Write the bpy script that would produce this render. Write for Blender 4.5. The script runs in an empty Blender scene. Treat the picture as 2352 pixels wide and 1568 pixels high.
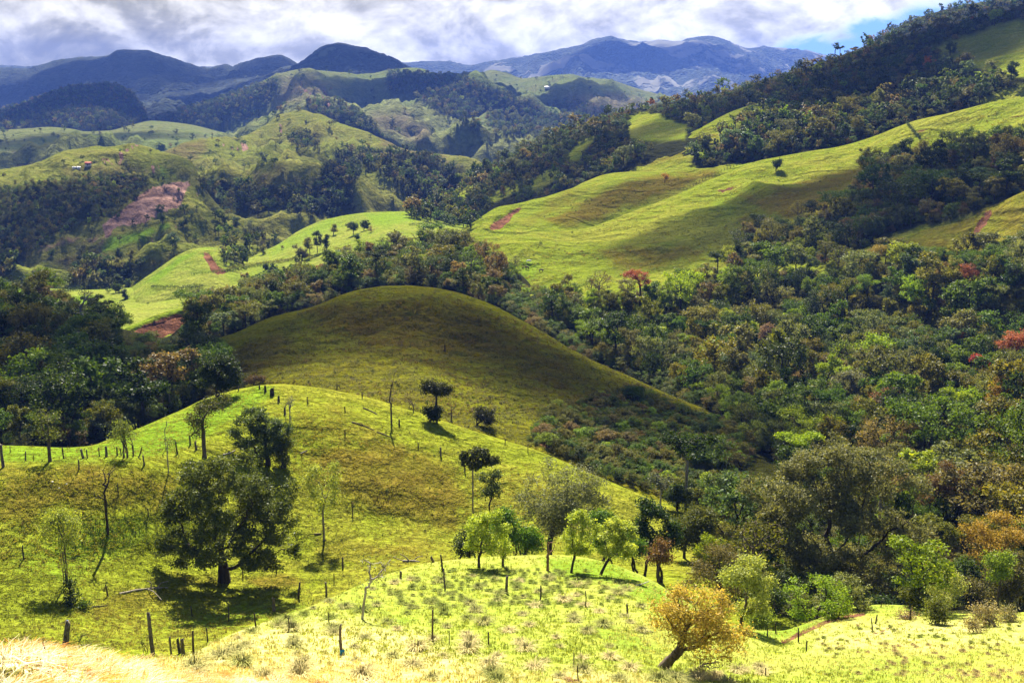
import bpy, bmesh, math, random, numpy as np
from mathutils import Vector
from mathutils.bvhtree import BVHTree
R = math.radians
scene = bpy.context.scene
COL = scene.collection

# ------------------------------------------------------------------ camera
W, H, F, CX, CY, HORIZON = 2352.0, 1568.0, 2520.0, 1176.0, 784.0, 260.0
PITCH = math.atan((CY - HORIZON) / F)
CZ = 130.0                                   # eye height above the lowest valley datum
cam_d = bpy.data.cameras.new('camera')
cam = bpy.data.objects.new('camera', cam_d)
COL.objects.link(cam)
cam.location = (0, 0, CZ)
cam.rotation_euler = (math.pi / 2 - PITCH, 0, 0)
cam_d.sensor_width = 36.0
cam_d.lens = 36.0 * F / W
cam_d.clip_start = 0.1
cam_d.clip_end = 60000
scene.camera = cam

# ------------------------------------------------------------------ sun, sky, exposure
SUN_EL, SUN_AZ = R(45), R(-7)                # azimuth measured from +Y towards +X
TO_SUN = Vector((math.sin(SUN_AZ) * math.cos(SUN_EL), math.cos(SUN_AZ) * math.cos(SUN_EL), math.sin(SUN_EL)))
sun_d = bpy.data.lights.new('sun', 'SUN')
sun_d.energy = 5.0
sun_d.angle = R(0.5)
sun_d.color = (1.0, 0.93, 0.80)
sun = bpy.data.objects.new('sun', sun_d)
COL.objects.link(sun)
sun.rotation_euler = (-TO_SUN).to_track_quat('-Z', 'Y').to_euler()
sun.location = (0, 0, 900)

scene.view_settings.view_transform = 'Standard'
scene.view_settings.look = 'None'
scene.view_settings.exposure = 2.0
scene.view_settings.gamma = 1.0
scene.view_settings.use_curve_mapping = False
cy = scene.cycles
cy.use_denoising = True
cy.denoiser = 'OPENIMAGEDENOISE'
cy.max_bounces = 5
cy.diffuse_bounces = 2
cy.glossy_bounces = 1
cy.transmission_bounces = 3
cy.transparent_max_bounces = 10
cy.volume_bounces = 0
cy.sample_clamp_indirect = 4.0
cy.use_adaptive_sampling = True
cy.adaptive_threshold = 0.01


class NT:
    """short hand for building node trees"""
    def __init__(self, tree):
        self.t = tree
        tree.nodes.clear()

    def n(self, typ, **kw):
        nd = self.t.nodes.new(typ)
        for k, v in kw.items():
            if k.startswith('i_'):
                nd.inputs[int(k[2:]) if k[2:].isdigit() else k[2:]].default_value = v
            else:
                setattr(nd, k, v)
        return nd

    def link(self, a, b):
        self.t.links.new(a, b)

    def val(self, sock, v):
        if isinstance(v, bpy.types.NodeSocket):
            self.link(v, sock)
        else:
            sock.default_value = v

    def math(self, op, a, b=0.0, c=0.0, clamp=False):
        nd = self.n('ShaderNodeMath', operation=op)
        nd.use_clamp = clamp
        self.val(nd.inputs[0], a)
        self.val(nd.inputs[1], b)
        self.val(nd.inputs[2], c)
        return nd.outputs[0]

    def mix(self, fac, a, b, blend='MIX'):
        nd = self.n('ShaderNodeMix', data_type='RGBA', blend_type=blend)
        self.val(nd.inputs[0], fac)
        self.val(nd.inputs[6], a if isinstance(a, bpy.types.NodeSocket) else (*a, 1))
        self.val(nd.inputs[7], b if isinstance(b, bpy.types.NodeSocket) else (*b, 1))
        return nd.outputs[2]

    def noise(self, vec, scale, detail=4, rough=0.55, dist=0.0):
        nd = self.n('ShaderNodeTexNoise')
        if vec is not None:
            self.link(vec, nd.inputs['Vector'])
        nd.inputs['Scale'].default_value = scale
        nd.inputs['Detail'].default_value = detail
        nd.inputs['Roughness'].default_value = rough
        nd.inputs['Distortion'].default_value = dist
        return nd.outputs[0]

    def ramp(self, x, lo, hi, a=0.0, b=1.0):
        nd = self.n('ShaderNodeMapRange', interpolation_type='SMOOTHSTEP')
        self.val(nd.inputs[0], x)
        for i, v in enumerate((lo, hi, a, b)):
            nd.inputs[i + 1].default_value = v
        return nd.outputs[0]


def build_world():
    w = bpy.data.worlds.new('World')
    scene.world = w
    w.use_nodes = True
    T = NT(w.node_tree)
    out = T.n('ShaderNodeOutputWorld')
    sky = T.n('ShaderNodeTexSky', sky_type='NISHITA', sun_disc=False)
    sky.sun_elevation = SUN_EL
    sky.sun_rotation = SUN_AZ
    sky.altitude = 900
    tc = T.n('ShaderNodeTexCoord')
    sep = T.n('ShaderNodeSeparateXYZ')
    T.link(tc.outputs['Generated'], sep.inputs[0])
    x, y, z = sep.outputs
    az = T.math('ARCTAN2', x, y)
    comb = T.n('ShaderNodeCombineXYZ')
    T.link(T.math('MULTIPLY', az, 10.5), comb.inputs[0])
    T.link(T.math('MULTIPLY', z, 17.0), comb.inputs[1])
    v = comb.outputs[0]
    off = T.n('ShaderNodeVectorMath', operation='ADD')
    T.link(v, off.inputs[0])
    off.inputs[1].default_value = (0.05, 0.16, 0)
    n1 = T.noise(v, 1.35, 10, 0.60, 0.25)
    n2 = T.noise(off.outputs[0], 1.35, 10, 0.60, 0.25)
    nb = T.noise(v, 0.75, 3, 0.5)
    # billows: lit where the mass thins towards the light, grey on their undersides
    lit = T.math('ADD', T.math('MULTIPLY', T.math('SUBTRACT', n1, n2), 3.4), 0.5, clamp=True)
    shade = T.math('ADD', T.math('MULTIPLY', lit, 0.55), T.math('MULTIPLY', T.math('SUBTRACT', nb, 0.32), 1.3))
    shade = T.math('ADD', shade, T.math('MULTIPLY', T.math('SUBTRACT', n1, 0.5), 0.7))
    low = T.ramp(z, 0.035, 0.075, -0.16, 0.10)
    west = T.ramp(az, -0.50, -0.15, -0.16, 0.04)
    shade = T.math('ADD', T.math('ADD', shade, low), west, clamp=True)
    rmp = T.n('ShaderNodeValToRGB')
    e = rmp.color_ramp.elements
    e[0].position, e[0].color = 0.06, (0.195, 0.185, 0.125, 1)
    e[1].position, e[1].color = 0.88, (0.70, 0.675, 0.585, 1)
    m = e.new(0.34); m.color = (0.305, 0.29, 0.215, 1)
    m = e.new(0.60); m.color = (0.50, 0.48, 0.40, 1)
    T.link(shade, rmp.inputs[0])
    # the gap of blue beside the right ridge, under the cloud deck's sloping edge
    edge = T.math('ADD', T.math('MULTIPLY', T.math('SUBTRACT', az, 0.216), 0.27), 0.0555)
    edge = T.math('ADD', edge, T.math('MULTIPLY', T.math('SUBTRACT', n1, 0.5), 0.06))
    gap = T.math('MULTIPLY', T.ramp(T.math('SUBTRACT', edge, z), -0.004, 0.012), T.ramp(az, 0.19, 0.23))
    high = T.ramp(T.math('ADD', z, T.math('MULTIPLY', n1, 0.25)), 0.30, 0.46, 0, 0.8)
    clear = T.math('MAXIMUM', gap, high)
    bg1 = T.n('ShaderNodeBackground')
    T.link(T.mix(1.0, sky.outputs[0], T.mix(gap, (1, 1, 1), (0.26, 0.44, 0.80)), 'MULTIPLY'), bg1.inputs[0])
    bg1.inputs[1].default_value = 0.05
    bg2 = T.n('ShaderNodeBackground')
    T.link(rmp.outputs[0], bg2.inputs[0])
    # the deck is brightest low over the mountains, duller overhead
    T.link(T.ramp(z, 0.10, 0.30, 0.60, 0.21), bg2.inputs[1])
    mx = T.n('ShaderNodeMixShader')
    T.link(clear, mx.inputs[0])
    T.link(bg2.outputs[0], mx.inputs[1])
    T.link(bg1.outputs[0], mx.inputs[2])
    T.link(mx.outputs[0], out.inputs[0])


build_world()


# ------------------------------------------------------------------ small numeric helpers
def ray_dir(x, y):
    """unit-forward direction of the photograph's pixel (2352 x 1568 frame); y component = 1"""
    a, b = (np.asarray(x, float) - CX) / F, (CY - np.asarray(y, float)) / F
    fy = math.cos(PITCH) + b * math.sin(PITCH)
    fz = -math.sin(PITCH) + b * math.cos(PITCH)
    return np.stack([a / fy, np.ones_like(a * fy), fz / fy], -1)


def at(x, y, D):
    """point of the valley seen at a pixel, D metres out"""
    p = ray_dir(x, y) * np.asarray(D, float)[..., None]
    p[..., 2] += CZ
    return p


def to_px(p):
    p = np.asarray(p, float) - (0, 0, CZ)
    c, s = math.cos(PITCH), math.sin(PITCH)
    d = p[..., 1] * c - p[..., 2] * s
    u = p[..., 1] * s + p[..., 2] * c
    d = np.where(np.abs(d) < 1e-3, 1e-3, d)
    return CX + F * p[..., 0] / d, CY - F * u / d, d


def _hash(ix, iy, seed):
    h = (ix.astype(np.int64) * 374761393 + iy.astype(np.int64) * 668265263 + seed * 1442695041) & 0xFFFFFFFF
    h = ((h ^ (h >> 13)) * 1274126177) & 0xFFFFFFFF
    h = h ^ (h >> 16)
    return (h & 0xFFFF) / 65535.0


def vnoise(x, y, seed=0):
    ix, iy = np.floor(x), np.floor(y)
    fx, fy = x - ix, y - iy
    fx = fx * fx * fx * (fx * (fx * 6 - 15) + 10)
    fy = fy * fy * fy * (fy * (fy * 6 - 15) + 10)
    a = _hash(ix, iy, seed); b = _hash(ix + 1, iy, seed)
    c = _hash(ix, iy + 1, seed); d = _hash(ix + 1, iy + 1, seed)
    return (a + (b - a) * fx) * (1 - fy) + (c + (d - c) * fx) * fy - 0.5


def fbm(x, y, seed=0, octv=4, gain=0.5, ridged=False):
    s, amp, tot = 0.0, 1.0, 0.0
    for o in range(octv):
        c, sn = math.cos(o * 1.3), math.sin(o * 1.3)
        v = vnoise((x * c - y * sn) * 2 ** o + o * 17.3, (x * sn + y * c) * 2 ** o - o * 9.1, seed + o)
        if ridged:
            v = 0.5 - 2 * np.abs(v)
        s = s + amp * v
        tot += amp
        amp *= gain
    return s / tot * 1.6


def pchip(xs, ys, x):
    """monotone cubic through (xs, ys[...]) along axis 0, evaluated at x; linear beyond the ends"""
    xs = np.asarray(xs, float); ys = np.asarray(ys, float)
    if len(xs) == 1:
        return np.repeat(ys, len(x), 0)
    sh = (-1,) + (1,) * (ys.ndim - 1)
    h = np.diff(xs).reshape(sh)
    dl = np.diff(ys, axis=0) / h
    m = np.empty_like(ys)
    m[0], m[-1] = dl[0], dl[-1]
    if len(xs) > 2:
        w1, w2 = 2 * h[1:] + h[:-1], h[1:] + 2 * h[:-1]
        with np.errstate(all='ignore'):
            hm = (w1 + w2) / (w1 / dl[:-1] + w2 / dl[1:])
        m[1:-1] = np.where(dl[:-1] * dl[1:] > 0, hm, 0.0)
    i = np.clip(np.searchsorted(xs, x) - 1, 0, len(xs) - 2)
    hh = (xs[i + 1] - xs[i]).reshape(sh)
    t = ((np.asarray(x) - xs[i]).reshape(sh)) / hh
    tc = np.clip(t, 0, 1)
    t2, t3 = tc * tc, tc ** 3
    r = (2 * t3 - 3 * t2 + 1) * ys[i] + (t3 - 2 * t2 + tc) * hh * m[i] + (-2 * t3 + 3 * t2) * ys[i + 1] + (t3 - t2) * hh * m[i + 1]
    return r + (t - tc) * hh * np.where(t < 0, m[0], m[-1])


def mesh_np(name, verts, faces, smooth=True, mats=()):
    """mesh from arrays; faces: (n,3)/(n,4) array, or a list of such arrays"""
    me = bpy.data.meshes.new(name)
    if not isinstance(faces, list):
        faces = [faces]
    faces = [f for f in faces if len(f)]
    loops = np.concatenate([f.reshape(-1) for f in faces]).astype(np.int32)
    sizes = np.concatenate([np.full(len(f), f.shape[1], np.int32) for f in faces])
    starts = np.concatenate([[0], np.cumsum(sizes)[:-1]]).astype(np.int32)
    me.vertices.add(len(verts))
    me.vertices.foreach_set('co', np.asarray(verts, np.float32).reshape(-1))
    me.loops.add(len(loops))
    me.loops.foreach_set('vertex_index', loops)
    me.polygons.add(len(sizes))
    me.polygons.foreach_set('loop_start', starts)
    me.polygons.foreach_set('loop_total', sizes)
    me.update(calc_edges=True)
    if smooth:
        me.polygons.foreach_set('use_smooth', np.ones(len(sizes), bool))
    for m in mats:
        me.materials.append(m)
    return me


def link(name, me, parent=None, loc=None, rot=None, scl=None):
    o = bpy.data.objects.new(name, me)
    COL.objects.link(o)
    if loc is not None: o.location = loc
    if rot is not None: o.rotation_euler = rot
    if scl is not None: o.scale = scl
    if parent is not None: o.parent = parent
    return o


def tag(o, label=None, cat=None, group=None, kind=None):
    for k, v in (('label', label), ('category', cat), ('group', group), ('kind', kind)):
        if v: o[k] = v
    return o


def poly_dist(px, py, poly):
    """signed distance in pixels to a polygon, positive inside"""
    P = np.asarray(poly, float)
    Q = np.roll(P, -1, 0)
    inside = np.zeros(px.shape, bool)
    best = np.full(px.shape, 1e12)
    for (x1, y1), (x2, y2) in zip(P, Q):
        dx, dy = x2 - x1, y2 - y1
        t = np.clip(((px - x1) * dx + (py - y1) * dy) / (dx * dx + dy * dy + 1e-9), 0, 1)
        best = np.minimum(best, (px - x1 - t * dx) ** 2 + (py - y1 - t * dy) ** 2)
        if y1 != y2:
            c = ((y1 > py) != (y2 > py)) & (px < dx * (py - y1) / (y2 - y1) + x1)
            inside ^= c
    d = np.sqrt(best)
    return np.where(inside, d, -d)


def line_dist(px, py, pts):
    best = np.full(px.shape, 1e12)
    for (x1, y1), (x2, y2) in zip(pts[:-1], pts[1:]):
        dx, dy = x2 - x1, y2 - y1
        t = np.clip(((px - x1) * dx + (py - y1) * dy) / (dx * dx + dy * dy + 1e-9), 0, 1)
        best = np.minimum(best, (px - x1 - t * dx) ** 2 + (py - y1 - t * dy) ** 2)
    return np.sqrt(best)


def sstep(x, a, b):
    t = np.clip((x - a) / (b - a), 0, 1)
    return t * t * (3 - 2 * t)
# ------------------------------------------------------------------ ground materials
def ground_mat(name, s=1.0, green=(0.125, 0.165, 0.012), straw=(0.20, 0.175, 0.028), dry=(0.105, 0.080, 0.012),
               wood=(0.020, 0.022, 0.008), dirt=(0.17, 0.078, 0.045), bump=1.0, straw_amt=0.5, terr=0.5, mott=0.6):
    """pasture: s = size of its features in metres relative to the nearest slope"""
    m = bpy.data.materials.new(name)
    m.use_nodes = True
    T = NT(m.node_tree)
    out = T.n('ShaderNodeOutputMaterial')
    b = T.n('ShaderNodeBsdfPrincipled')
    b.inputs['Roughness'].default_value = 0.95
    b.inputs['Specular IOR Level'].default_value = 0.0
    T.link(b.outputs[0], out.inputs[0])
    pos = T.n('ShaderNodeNewGeometry').outputs['Position']
    sep = T.n('ShaderNodeSeparateXYZ')
    T.link(pos, sep.inputs[0])
    big = T.noise(pos, 0.045 / s, 4, 0.6)
    mid = T.noise(pos, 0.30 / s, 5, 0.65)
    fine = T.noise(pos, 2.2 / s, 4, 0.7)
    mix1 = T.ramp(T.math('ADD', T.math('MULTIPLY', big, 0.55), T.math('MULTIPLY', mid, 0.45)), 0.42, 0.60)
    c = T.mix(T.math('MULTIPLY', mix1, straw_amt), green, straw)

    def attr(n):
        a = T.n('ShaderNodeAttribute', attribute_name=n)
        return a.outputs['Fac']
    jit = T.math('MULTIPLY', T.math('SUBTRACT', mid, 0.5), 1.6)

    def masked(n, soft=0.55):
        a = attr(n)
        g = T.math('MULTIPLY', T.math('MULTIPLY', a, T.math('SUBTRACT', 1.0, a)), 4.0)
        return T.math('ADD', a, T.math('MULTIPLY', jit, T.math('MULTIPLY', g, soft)), clamp=True)
    c = T.mix(masked('dry', 0.9), c, dry)
    c = T.mix(masked('lush'), c, (0.108, 0.185, 0.012))
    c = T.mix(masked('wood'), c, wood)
    dcol = T.mix(T.ramp(mid, 0.35, 0.65), dirt, tuple(v * 0.45 for v in dirt))
    c = T.mix(T.ramp(masked('dirt', 0.9), 0.32, 0.60), c, dcol)
    # blades and dung: fine mottling of the sward itself
    mot = T.math('ADD', T.math('MULTIPLY', T.ramp(fine, 0.3, 0.7), mott), 1.0 - mott * 0.55)
    hsv = T.n('ShaderNodeHueSaturation')
    T.link(c, hsv.inputs['Color'])
    T.link(mot, hsv.inputs['Value'])
    T.link(hsv.outputs[0], b.inputs['Base Color'])
    # cattle terraces run along the contour; tussocks break them
    warp = T.noise(pos, 0.12 / s, 3, 0.5)
    ph = T.math('ADD', T.math('MULTIPLY', sep.outputs[2], 3.2 / s), T.math('MULTIPLY', warp, 26.0))
    ter = T.math('SINE', ph)
    h = T.math('ADD', T.math('MULTIPLY', ter, 0.16 * terr * s), T.math('MULTIPLY', mid, 1.5 * s))
    h = T.math('ADD', h, T.math('MULTIPLY', fine, 0.32 * s))
    bp = T.n('ShaderNodeBump')
    bp.inputs['Strength'].default_value = 0.75 * bump
    bp.inputs['Distance'].default_value = 1.0
    T.link(h, bp.inputs['Height'])
    T.link(bp.outputs[0], b.inputs['Normal'])
    return m


def leaf_mat(name, instanced=False, trans=0.41, rough=0.5, spec=0.08):
    """foliage: colour comes from each tree, leaf-to-leaf variation from the faces"""
    m = bpy.data.materials.new(name)
    m.use_nodes = True
    T = NT(m.node_tree)
    out = T.n('ShaderNodeOutputMaterial')
    if instanced:
        a = T.n('ShaderNodeAttribute', attribute_name='tint', attribute_type='INSTANCER')
        base = a.outputs['Color']
    else:
        base = T.n('ShaderNodeObjectInfo').outputs['Color']
    lv = T.n('ShaderNodeAttribute', attribute_name='lv').outputs['Fac']
    hsv = T.n('ShaderNodeHueSaturation')
    T.link(base, hsv.inputs['Color'])
    T.link(T.math('ADD', T.math('MULTIPLY', lv, 1.4), 0.30), hsv.inputs['Value'])
    T.link(T.math('ADD', T.math('MULTIPLY', lv, -0.055), 0.527), hsv.inputs['Hue'])
    p = T.n('ShaderNodeBsdfPrincipled')
    p.inputs['Roughness'].default_value = rough
    p.inputs['Specular IOR Level'].default_value = spec
    T.link(hsv.outputs[0], p.inputs['Base Color'])
    t = T.n('ShaderNodeBsdfTranslucent')
    warm = T.mix(1.0, hsv.outputs[0], (1.25, 1.15, 0.5), 'MULTIPLY')
    T.link(warm, t.inputs[0])
    mx = T.n('ShaderNodeMixShader')
    mx.inputs[0].default_value = trans
    T.link(p.outputs[0], mx.inputs[1])
    T.link(t.outputs[0], mx.inputs[2])
    T.link(mx.outputs[0], out.inputs[0])
    return m


def bark_mat(name, a, b, scale=6.0):
    m = bpy.data.materials.new(name)
    m.use_nodes = True
    T = NT(m.node_tree)
    out = T.n('ShaderNodeOutputMaterial')
    p = T.n('ShaderNodeBsdfPrincipled')
    p.inputs['Roughness'].default_value = 0.9
    p.inputs['Specular IOR Level'].default_value = 0.15
    pos = T.n('ShaderNodeTexCoord').outputs['Object']
    st = T.n('ShaderNodeMapping')
    st.inputs['Scale'].default_value = (1, 1, 0.25)
    T.link(pos, st.inputs[0])
    n = T.noise(st.outputs[0], scale, 5, 0.65)
    T.link(T.mix(T.ramp(n, 0.32, 0.68), a, b), p.inputs['Base Color'])
    bp = T.n('ShaderNodeBump')
    bp.inputs['Strength'].default_value = 0.6
    bp.inputs['Distance'].default_value = 0.05
    T.link(n, bp.inputs['Height'])
    T.link(bp.outputs[0], p.inputs['Normal'])
    T.link(p.outputs[0], out.inputs[0])
    return m


def plain_mat(name, col, rough=0.8, var=0.35, scale=3.0):
    m = bpy.data.materials.new(name)
    m.use_nodes = True
    T = NT(m.node_tree)
    out = T.n('ShaderNodeOutputMaterial')
    p = T.n('ShaderNodeBsdfPrincipled')
    p.inputs['Roughness'].default_value = rough
    p.inputs['Specular IOR Level'].default_value = 0.2
    pos = T.n('ShaderNodeTexCoord').outputs['Object']
    n = T.noise(pos, scale, 4, 0.6)
    T.link(T.mix(T.ramp(n, 0.3, 0.7), tuple(c * (1 - var) for c in col), tuple(min(1, c * (1 + var)) for c in col)), p.inputs['Base Color'])
    T.link(p.outputs[0], out.inputs[0])
    return m


def canopy_mat(name, a=(0.022, 0.034, 0.012), b=(0.06, 0.065, 0.03), grass=(0.11, 0.13, 0.03), s=1.0, gfrac=0.62):
    """far mountains: unbroken woodland with some clearings"""
    m = bpy.data.materials.new(name)
    m.use_nodes = True
    T = NT(m.node_tree)
    out = T.n('ShaderNodeOutputMaterial')
    p = T.n('ShaderNodeBsdfPrincipled')
    p.inputs['Roughness'].default_value = 1.0
    p.inputs['Specular IOR Level'].default_value = 0.05
    pos = T.n('ShaderNodeNewGeometry').outputs['Position']
    crown = T.n('ShaderNodeTexVoronoi')
    crown.inputs['Scale'].default_value = 0.07 / s
    T.link(pos, crown.inputs['Vector'])
    n = T.noise(pos, 0.02 / s, 4, 0.65)
    c = T.mix(T.ramp(n, 0.35, 0.65), a, b)
    v = T.n('ShaderNodeSeparateColor')
    T.link(crown.outputs['Color'], v.inputs[0])
    hs = T.n('ShaderNodeHueSaturation')
    T.link(c, hs.inputs['Color'])
    T.link(T.math('ADD', T.math('MULTIPLY', v.outputs[0], 0.9), 0.55), hs.inputs['Value'])
    g = T.noise(pos, 0.0035 / s, 5, 0.62, 0.4)
    gm = T.ramp(g, gfrac - 0.03, gfrac + 0.03)
    T.link(T.mix(gm, hs.outputs[0], grass), p.inputs['Base Color'])
    h = T.math('MULTIPLY', crown.outputs['Distance'], T.math('SUBTRACT', 1.0, gm))
    bp = T.n('ShaderNodeBump')
    bp.invert = True
    bp.inputs['Strength'].default_value = 1.0
    bp.inputs['Distance'].default_value = 9.0 * s
    T.link(h, bp.inputs['Height'])
    T.link(bp.outputs[0], p.inputs['Normal'])
    T.link(p.outputs[0], out.inputs[0])
    return m


G_NEAR = ground_mat('pasture_near', 1.0, green=(0.205, 0.248, 0.034), straw=(0.33, 0.31, 0.075), dry=(0.50, 0.42, 0.17), terr=0.2, straw_amt=0.5, mott=0.45)
G_BOWL = ground_mat('pasture_bowl', 1.4, green=(0.150, 0.178, 0.013), straw=(0.200, 0.178, 0.024), dry=(0.125, 0.092, 0.014), terr=1.0, bump=1.35, mott=0.75)
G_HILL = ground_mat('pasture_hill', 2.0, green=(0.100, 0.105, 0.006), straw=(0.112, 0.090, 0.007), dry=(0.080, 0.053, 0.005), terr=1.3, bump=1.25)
G_MEAD = ground_mat('pasture_meadow', 2.6, green=(0.122, 0.152, 0.013), straw=(0.19, 0.172, 0.028), dry=(0.098, 0.070, 0.010), terr=1.1, bump=1.2)
G_FLAT = ground_mat('pasture_valley', 3.5, green=(0.13, 0.17, 0.020), straw=(0.21, 0.20, 0.045), terr=0.5)
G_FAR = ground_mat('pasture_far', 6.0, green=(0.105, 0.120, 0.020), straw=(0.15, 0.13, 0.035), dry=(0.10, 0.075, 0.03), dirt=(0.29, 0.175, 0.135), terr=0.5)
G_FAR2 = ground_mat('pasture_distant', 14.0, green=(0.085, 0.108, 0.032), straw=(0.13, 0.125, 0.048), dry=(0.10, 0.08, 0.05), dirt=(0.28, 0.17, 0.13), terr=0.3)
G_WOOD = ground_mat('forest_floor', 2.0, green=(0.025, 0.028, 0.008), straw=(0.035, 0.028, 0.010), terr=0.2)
C_FAR = canopy_mat('mountain_woodland', gfrac=0.66)
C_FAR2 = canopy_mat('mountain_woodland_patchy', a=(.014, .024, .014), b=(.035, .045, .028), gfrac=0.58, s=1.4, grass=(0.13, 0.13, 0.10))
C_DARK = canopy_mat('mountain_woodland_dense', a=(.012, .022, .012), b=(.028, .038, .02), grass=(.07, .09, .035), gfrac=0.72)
# ------------------------------------------------------------------ terrain
LAYERS = {}


def layer(name, key, mat, rows, x0, x1, step, back=(60, 20), noise=(), marks=(), wood=0.0, seed=1, end=None, nback=6, crest_keep=0.25, skirt=0.08, cut=0.0025, crest_w=1e9, carve=0.0):
    """One landform. rows: crest first, then lines down its near face, each [(x, y, metres out)] as seen in the photograph.
    back: how far and how deep the far side falls away. marks: (attribute, polygon or ('line', pts, width), softness px, strength)."""
    nu = int((x1 - x0) / step) + 1
    us = np.linspace(x0, x1, nu)
    rr = []
    for r in rows:
        a = np.asarray(r, float)
        v = pchip(a[:, 0], a[:, 1:], us)
        D = np.maximum(v[:, 1], 1.0)
        rr.append(at(us, v[:, 0], D))
    if end is not None:
        for (dy, z) in end:                       # extra rows nearer than the last one, in metres
            p = rr[-1].copy()
            p[:, 1] = dy
            p[:, 0] *= 0.35
            p[:, 2] = CZ + z
            rr.append(p)
    if end is None:                               # the near foot runs on down into the valley
        p = rr[-1].copy()
        q = np.linalg.norm(p[:, :2], axis=1, keepdims=True)
        k = skirt * q
        p[:, :2] *= 1 - k / q
        p[:, 2:] -= k * 1.1
        rr.append(p)
    c = rr[0]
    q0 = np.linalg.norm(c[:, :2], axis=1)
    d = c[:, :2] / q0[:, None]
    sight = np.maximum((CZ - c[:, 2]) / q0, 0)     # the far side must fall faster than the line of sight
    bk = []
    for f, g in ((1.0, 1.0), (0.72, 0.66), (0.45, 0.31), (0.2, 0.075)):
        q = c.copy()
        q[:, :2] += d * back[0] * f
        q[:, 2] -= back[1] * g + back[0] * f * sight
        bk.append(q)
    ctl = np.stack(bk + rr)                        # (k, nu, 3)
    seg = np.linalg.norm(np.diff(ctl, axis=0), axis=2).mean(1)
    t = np.concatenate([[0], np.cumsum(seg)])
    ts = []
    for k in range(len(t) - 1):
        if k < 4:
            n = nback // 2 + 1
        else:
            i = k - 4
            a, b = to_px(ctl[k])[1], to_px(ctl[k + 1])[1]
            n = int(np.clip(np.abs(np.clip(b, -400, 1900) - np.clip(a, -400, 1900)).max() / step, 4, 160))
        ts.append(np.linspace(t[k], t[k + 1], n, endpoint=False))
    ts = np.concatenate(ts + [t[-1:]])
    g = pchip(t, ctl, ts)                          # (nv, nu, 3)
    crest = sstep(np.abs(ts - t[4]) / max(min(seg[4] * 0.9, crest_w), 1e-3), 0, 1)[:, None]
    msk = crest_keep + (1 - crest_keep) * crest
    for j, nz in enumerate(noise):
        sc, amp = nz[0], nz[1]
        rid = len(nz) > 2 and nz[2]
        g[..., 2] += (fbm(g[..., 0] / sc, g[..., 1] / sc, seed * 31 + j * 7, 4, 0.5, rid) - (carve if rid else 0)) * amp * msk
    nv = len(ts)
    verts = g.reshape(-1, 3)
    px, py, dep = to_px(verts)
    jx = fbm(verts[:, 0] / (dep.mean() * 0.02), verts[:, 1] / (dep.mean() * 0.02), seed + 5, 3)
    att = {k: np.zeros(len(verts), np.float32) for k in ('dry', 'dirt', 'wood', 'lush')}
    att['wood'] += wood
    visible = np.repeat(np.arange(nv) >= 4 * (nback // 2 + 1) - nback // 2, nu)
    for (a, shape, soft, k) in marks:
        if shape == 'all':
            m = np.full(len(verts), k)
        elif shape[0] == 'line':
            m = sstep(-line_dist(px, py, shape[1]), -shape[2] - soft, -shape[2] + soft) * k * visible
        else:
            m = sstep(poly_dist(px, py, shape) + jx * soft * 1.2, -soft, soft) * k * visible
        att[a] = np.maximum(att[a], m) if k >= 0 else att[a] * (1 + m)
    scar = sstep(att['dirt'] + jx * 0.5, 0.35, 0.6)   # bare earth lies in a torn hollow
    verts[:, 2] -= scar * np.clip(dep * cut, 0, 4)
    i = np.arange(nv - 1)[:, None] * nu + np.arange(nu - 1)[None]
    faces = np.stack([i, i + nu, i + nu + 1, i + 1], -1).reshape(-1, 4)
    me = mesh_np(name, verts, faces, True, (mat,))
    for k, v in att.items():
        la = me.attributes.new(k, 'FLOAT', 'POINT')
        la.data.foreach_set('value', np.clip(v, 0, 1).astype(np.float32))
    o = link(name, me)
    o['kind'] = 'structure'
    LAYERS[key] = (verts, faces)
    return o
CLEAR = [[(1440, 272), (1470, 258), (1510, 260), (1582, 290), (1572, 318), (1500, 325), (1445, 320)],
         [(1296, 365), (1320, 335), (1366, 308), (1372, 318), (1345, 345), (1330, 368), (1300, 372)],
         [(1010, 480), (1050, 445), (1085, 418), (1100, 425), (1060, 462), (1030, 492)],
         [(1105, 462), (1150, 435), (1200, 420), (1190, 440), (1130, 468)], [(1195, 432), (1250, 395), (1290, 380), (1280, 410), (1230, 440)],
         [(2135, 112), (2200, 88), (2300, 52), (2360, 40), (2620, 20), (2620, 180), (2352, 178), (2280, 168), (2200, 138)],
         [(2240, 235), (2300, 205), (2360, 190), (2620, 150), (2620, 190), (2360, 235), (2260, 245)]]
X0, X1 = -260, 2620
# far right mountain
layer('mountain', 'L0', C_FAR2, [
    [(X0, 150, 8200), (800, 148, 8200), (930, 142, 8000), (1010, 138, 8000), (1075, 146, 7800), (1130, 140, 7700), (1190, 132, 7600), (1250, 116, 7500), (1330, 103, 7400), (1372, 88, 7400), (1402, 83, 7400), (1430, 88, 7400), (1475, 94, 7500), (1520, 92, 7500), (1560, 93, 7500), (1590, 84, 7500), (1620, 80, 7500), (1655, 85, 7500), (1690, 99, 7500), (1735, 107, 7600), (1775, 107, 7700), (1820, 111, 7800), (1875, 119, 7900), (1930, 135, 8000), (X1, 180, 8200)],
    [(X0, 200, 6800), (930, 190, 6800), (1130, 185, 6500), (1400, 150, 6300), (1620, 145, 6300), (1875, 170, 6600), (X1, 210, 6800)],
    [(X0, 260, 5000), (1000, 255, 5000), (1500, 240, 4600), (1900, 250, 4600), (X1, 260, 5000)],
    [(X0, 300, 4000), (X1, 300, 4000)]], X0, X1, 4, back=(1800, 500),
    noise=((800, 130, True), (260, 100, True), (40, 18)), seed=3, carve=0.5, crest_keep=0.20)
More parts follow.
